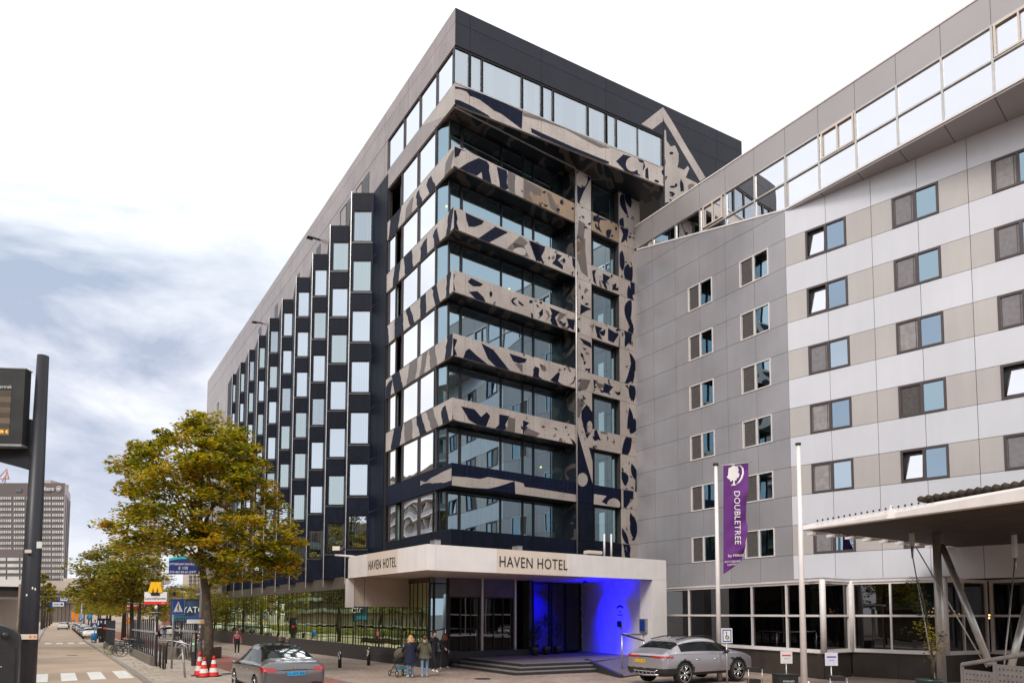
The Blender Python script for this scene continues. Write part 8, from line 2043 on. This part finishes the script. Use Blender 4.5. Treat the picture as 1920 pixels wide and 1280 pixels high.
acr = ['just across from the hotel corner', 'opposite the canopy', 'opposite the taxi', 'opposite the cones', 'opposite the metro railings', 'opposite the bicycles', 'opposite the second metro sign', 'opposite the blue bin', 'opposite the parked cars', 'nearest behind the viewer']
for i, u in enumerate((-6, 6, 18, 31, 44, 57, 70, 83, 96, -19)):      # across the street, mirrored in the ground floor glass
    o = copy_tree(pb_ if i % 2 else pa); o.location = uv(u, -9.3 - .3 * (i % 2)); o.rotation_euler = (0, 0, i * 2.1); o.scale = (1.05, 1.05, 1.05)
    tag(o, 'street tree across the road ' + acr[i] + ', mirrored in the hotel glass', 'tree', 'trees across the road')
# hedge left of the road
hg = MB(); rng = random.Random(5)
for i in range(60):
    u = 64 + i * 1.6
    for j in range(3): leaves(hg, uv(u, -5.6 - j * .6) + Vector((0, 0, .5 + .15 * math.sin(i * .7))), 30, .9, .5, .5, .28, M_leaf3, rng, 0)
tag(hg.build('hedge'), 'low yellow green hedge along the left side of the road', 'hedge')
# weeds at the plinth of the railing
wd = MB()
for (px, py) in ((208, 1222), (213, 1224), (197, 1215), (214, 1227)): leaves(wd, G(px, py) + Vector((0, 0, .08)), 60, .5, .2, .15, .12, M_leaf2, rng, 0)
tag(wd.build('weeds'), kind='stuff')
# potted tree with a light string by the right canopy
b = up_at(1748, 1272, 19.5); pt = empty('potted_tree', (b.x, 19.5, 0), 0, 'slim potted olive tree in a dark round pot before the right windows', 'potted tree')
zp = b.z; mb = MB(); mb.tube([(b.x - .1, 19.5, 0), (b.x - .1, 19.5, zp - .05), (b.x - .1, 19.5, zp)], [.26, .33, .35], mat('dark green pot', (.02, .035, .035), .35, 0, 4, .2), 20); mb.build('pot', pt)
mb = MB(); tr_ = [up_at(x, y, 19.5) for x, y in ((1748, 1272), (1749, 1240), (1744, 1200), (1738, 1160), (1730, 1120), (1722, 1090))]; mb.tube(tr_, [.05, .035, .03, .025, .02, .01], M_bark, 7)
tr2 = [up_at(x, y, 19.4) for x, y in ((1748, 1265), (1755, 1225), (1762, 1195))]; mb.tube(tr2, [.03, .02, .01], M_bark, 6); mb.build('trunk', pt)
mb = MB(); rng = random.Random(77)
for (x, y, n_, rx_) in ((1716, 1100, 50, .26), (1722, 1118, 60, .28), (1728, 1135, 70, .28), (1732, 1152, 60, .26), (1728, 1170, 60, .26), (1740, 1185, 60, .28), (1745, 1200, 50, .26), (1758, 1190, 40, .24), (1764, 1205, 40, .22), (1745, 1215, 40, .24), (1758, 1222, 26, .18), (1700, 1180, 18, .22), (1735, 1232, 18, .16), (1712, 1090, 26, .2)):
    leaves(mb, up_at(x, y, 19.5 + rng.uniform(-.15, .15)), n_, rx_, rx_, rx_ * .8, .085, M_leafg if rng.random() < .6 else M_leaf2, rng, 0)
mb.build('foliage', pt)
# clipped plants in pots in the dark entrance recess
for i, (px, pyb, rz_, lb) in enumerate(((985, 1226, .75, 'left potted bush in the entrance recess beside the door post'), (1012, 1226, .95, 'middle tall potted bush in the entrance recess'), (1038, 1226, .62, 'right potted bush in the entrance recess with a metal ring'))):
    p = PK.w(LK * (.12 + .16 * i), 0, .75); root = empty('potted_bush', (p.x, p.y, .42), 0, lb, 'potted plant', 'potted bushes in the entrance')
    mb = MB(); mb.tube([(p.x, p.y, .42), (p.x, p.y, .80), (p.x, p.y, .86)], [.16, .24, .22], M_dsteel, 16); mb.build('pot', root)
    mb = MB(); 
    for k in range(8): leaves(mb, (p.x + rng.uniform(-.2, .2), p.y + rng.uniform(-.2, .2), 1.1 + rng.uniform(0, 1) * rz_ * 1.6), 60, .35, .35, .3, .10, M_leafg, rng, 0)
    mb.build('foliage', root); mb = MB(); mb.tube([(p.x, p.y, .8), (p.x, p.y, 1.5)], .03, M_bark, 6); mb.build('stem', root)

# fallen leaves under the trees and along the kerb
fl = MB(); rng = random.Random(99)
for i in range(700):
    if i % 3: u = 33 + rng.random() * 16; v = 3.3 + abs(rng.gauss(0, 1.6))
    else: u = 25 + rng.random() * 60; v = 3.25 + abs(rng.gauss(0, .25))
    p = uv(u, min(v, 9.0)); p.z += .022; a = rng.uniform(0, 6.28); s_ = rng.uniform(.03, .07); x = Vector((math.cos(a), math.sin(a), rng.uniform(-.1, .2))) * s_; y = Vector((-math.sin(a), math.cos(a), 0)) * s_ * .6
    fl.face([p - x, p + y, p + x, p - y], M_leaf1)
tag(fl.build('fallen_leaves'), kind='stuff')
for (px, py, lb) in ((430, 1262, 'round manhole cover in the pavement left of the taxi'), (905, 1272, 'round manhole cover in the paving in front of the steps'), (135, 1225, 'round manhole cover in the middle of the road')):
    b_ = G(px, py); z_ = b_.z + (.006 if px > 200 else -.09); mb = MB(); mb.cyl((b_.x, b_.y), .34, z_ - .03, z_ + .004, M_dsteel, 20); tag(mb.build('manhole_cover'), lb, 'manhole cover', 'manhole covers')
# ---- turn lettering curves into plain meshes
dg = bpy.context.evaluated_depsgraph_get()
for o in [o for o in bpy.data.objects if o.type == 'FONT']:
    me = bpy.data.meshes.new_from_object(o.evaluated_get(dg), depsgraph=dg)
    n = bpy.data.objects.new(o.name, me); C.objects.link(n)
    n.parent = o.parent; n.matrix_parent_inverse = o.matrix_parent_inverse.copy(); n.matrix_basis = o.matrix_basis.copy()
    nm = o.name; bpy.data.objects.remove(o); n.name = nm
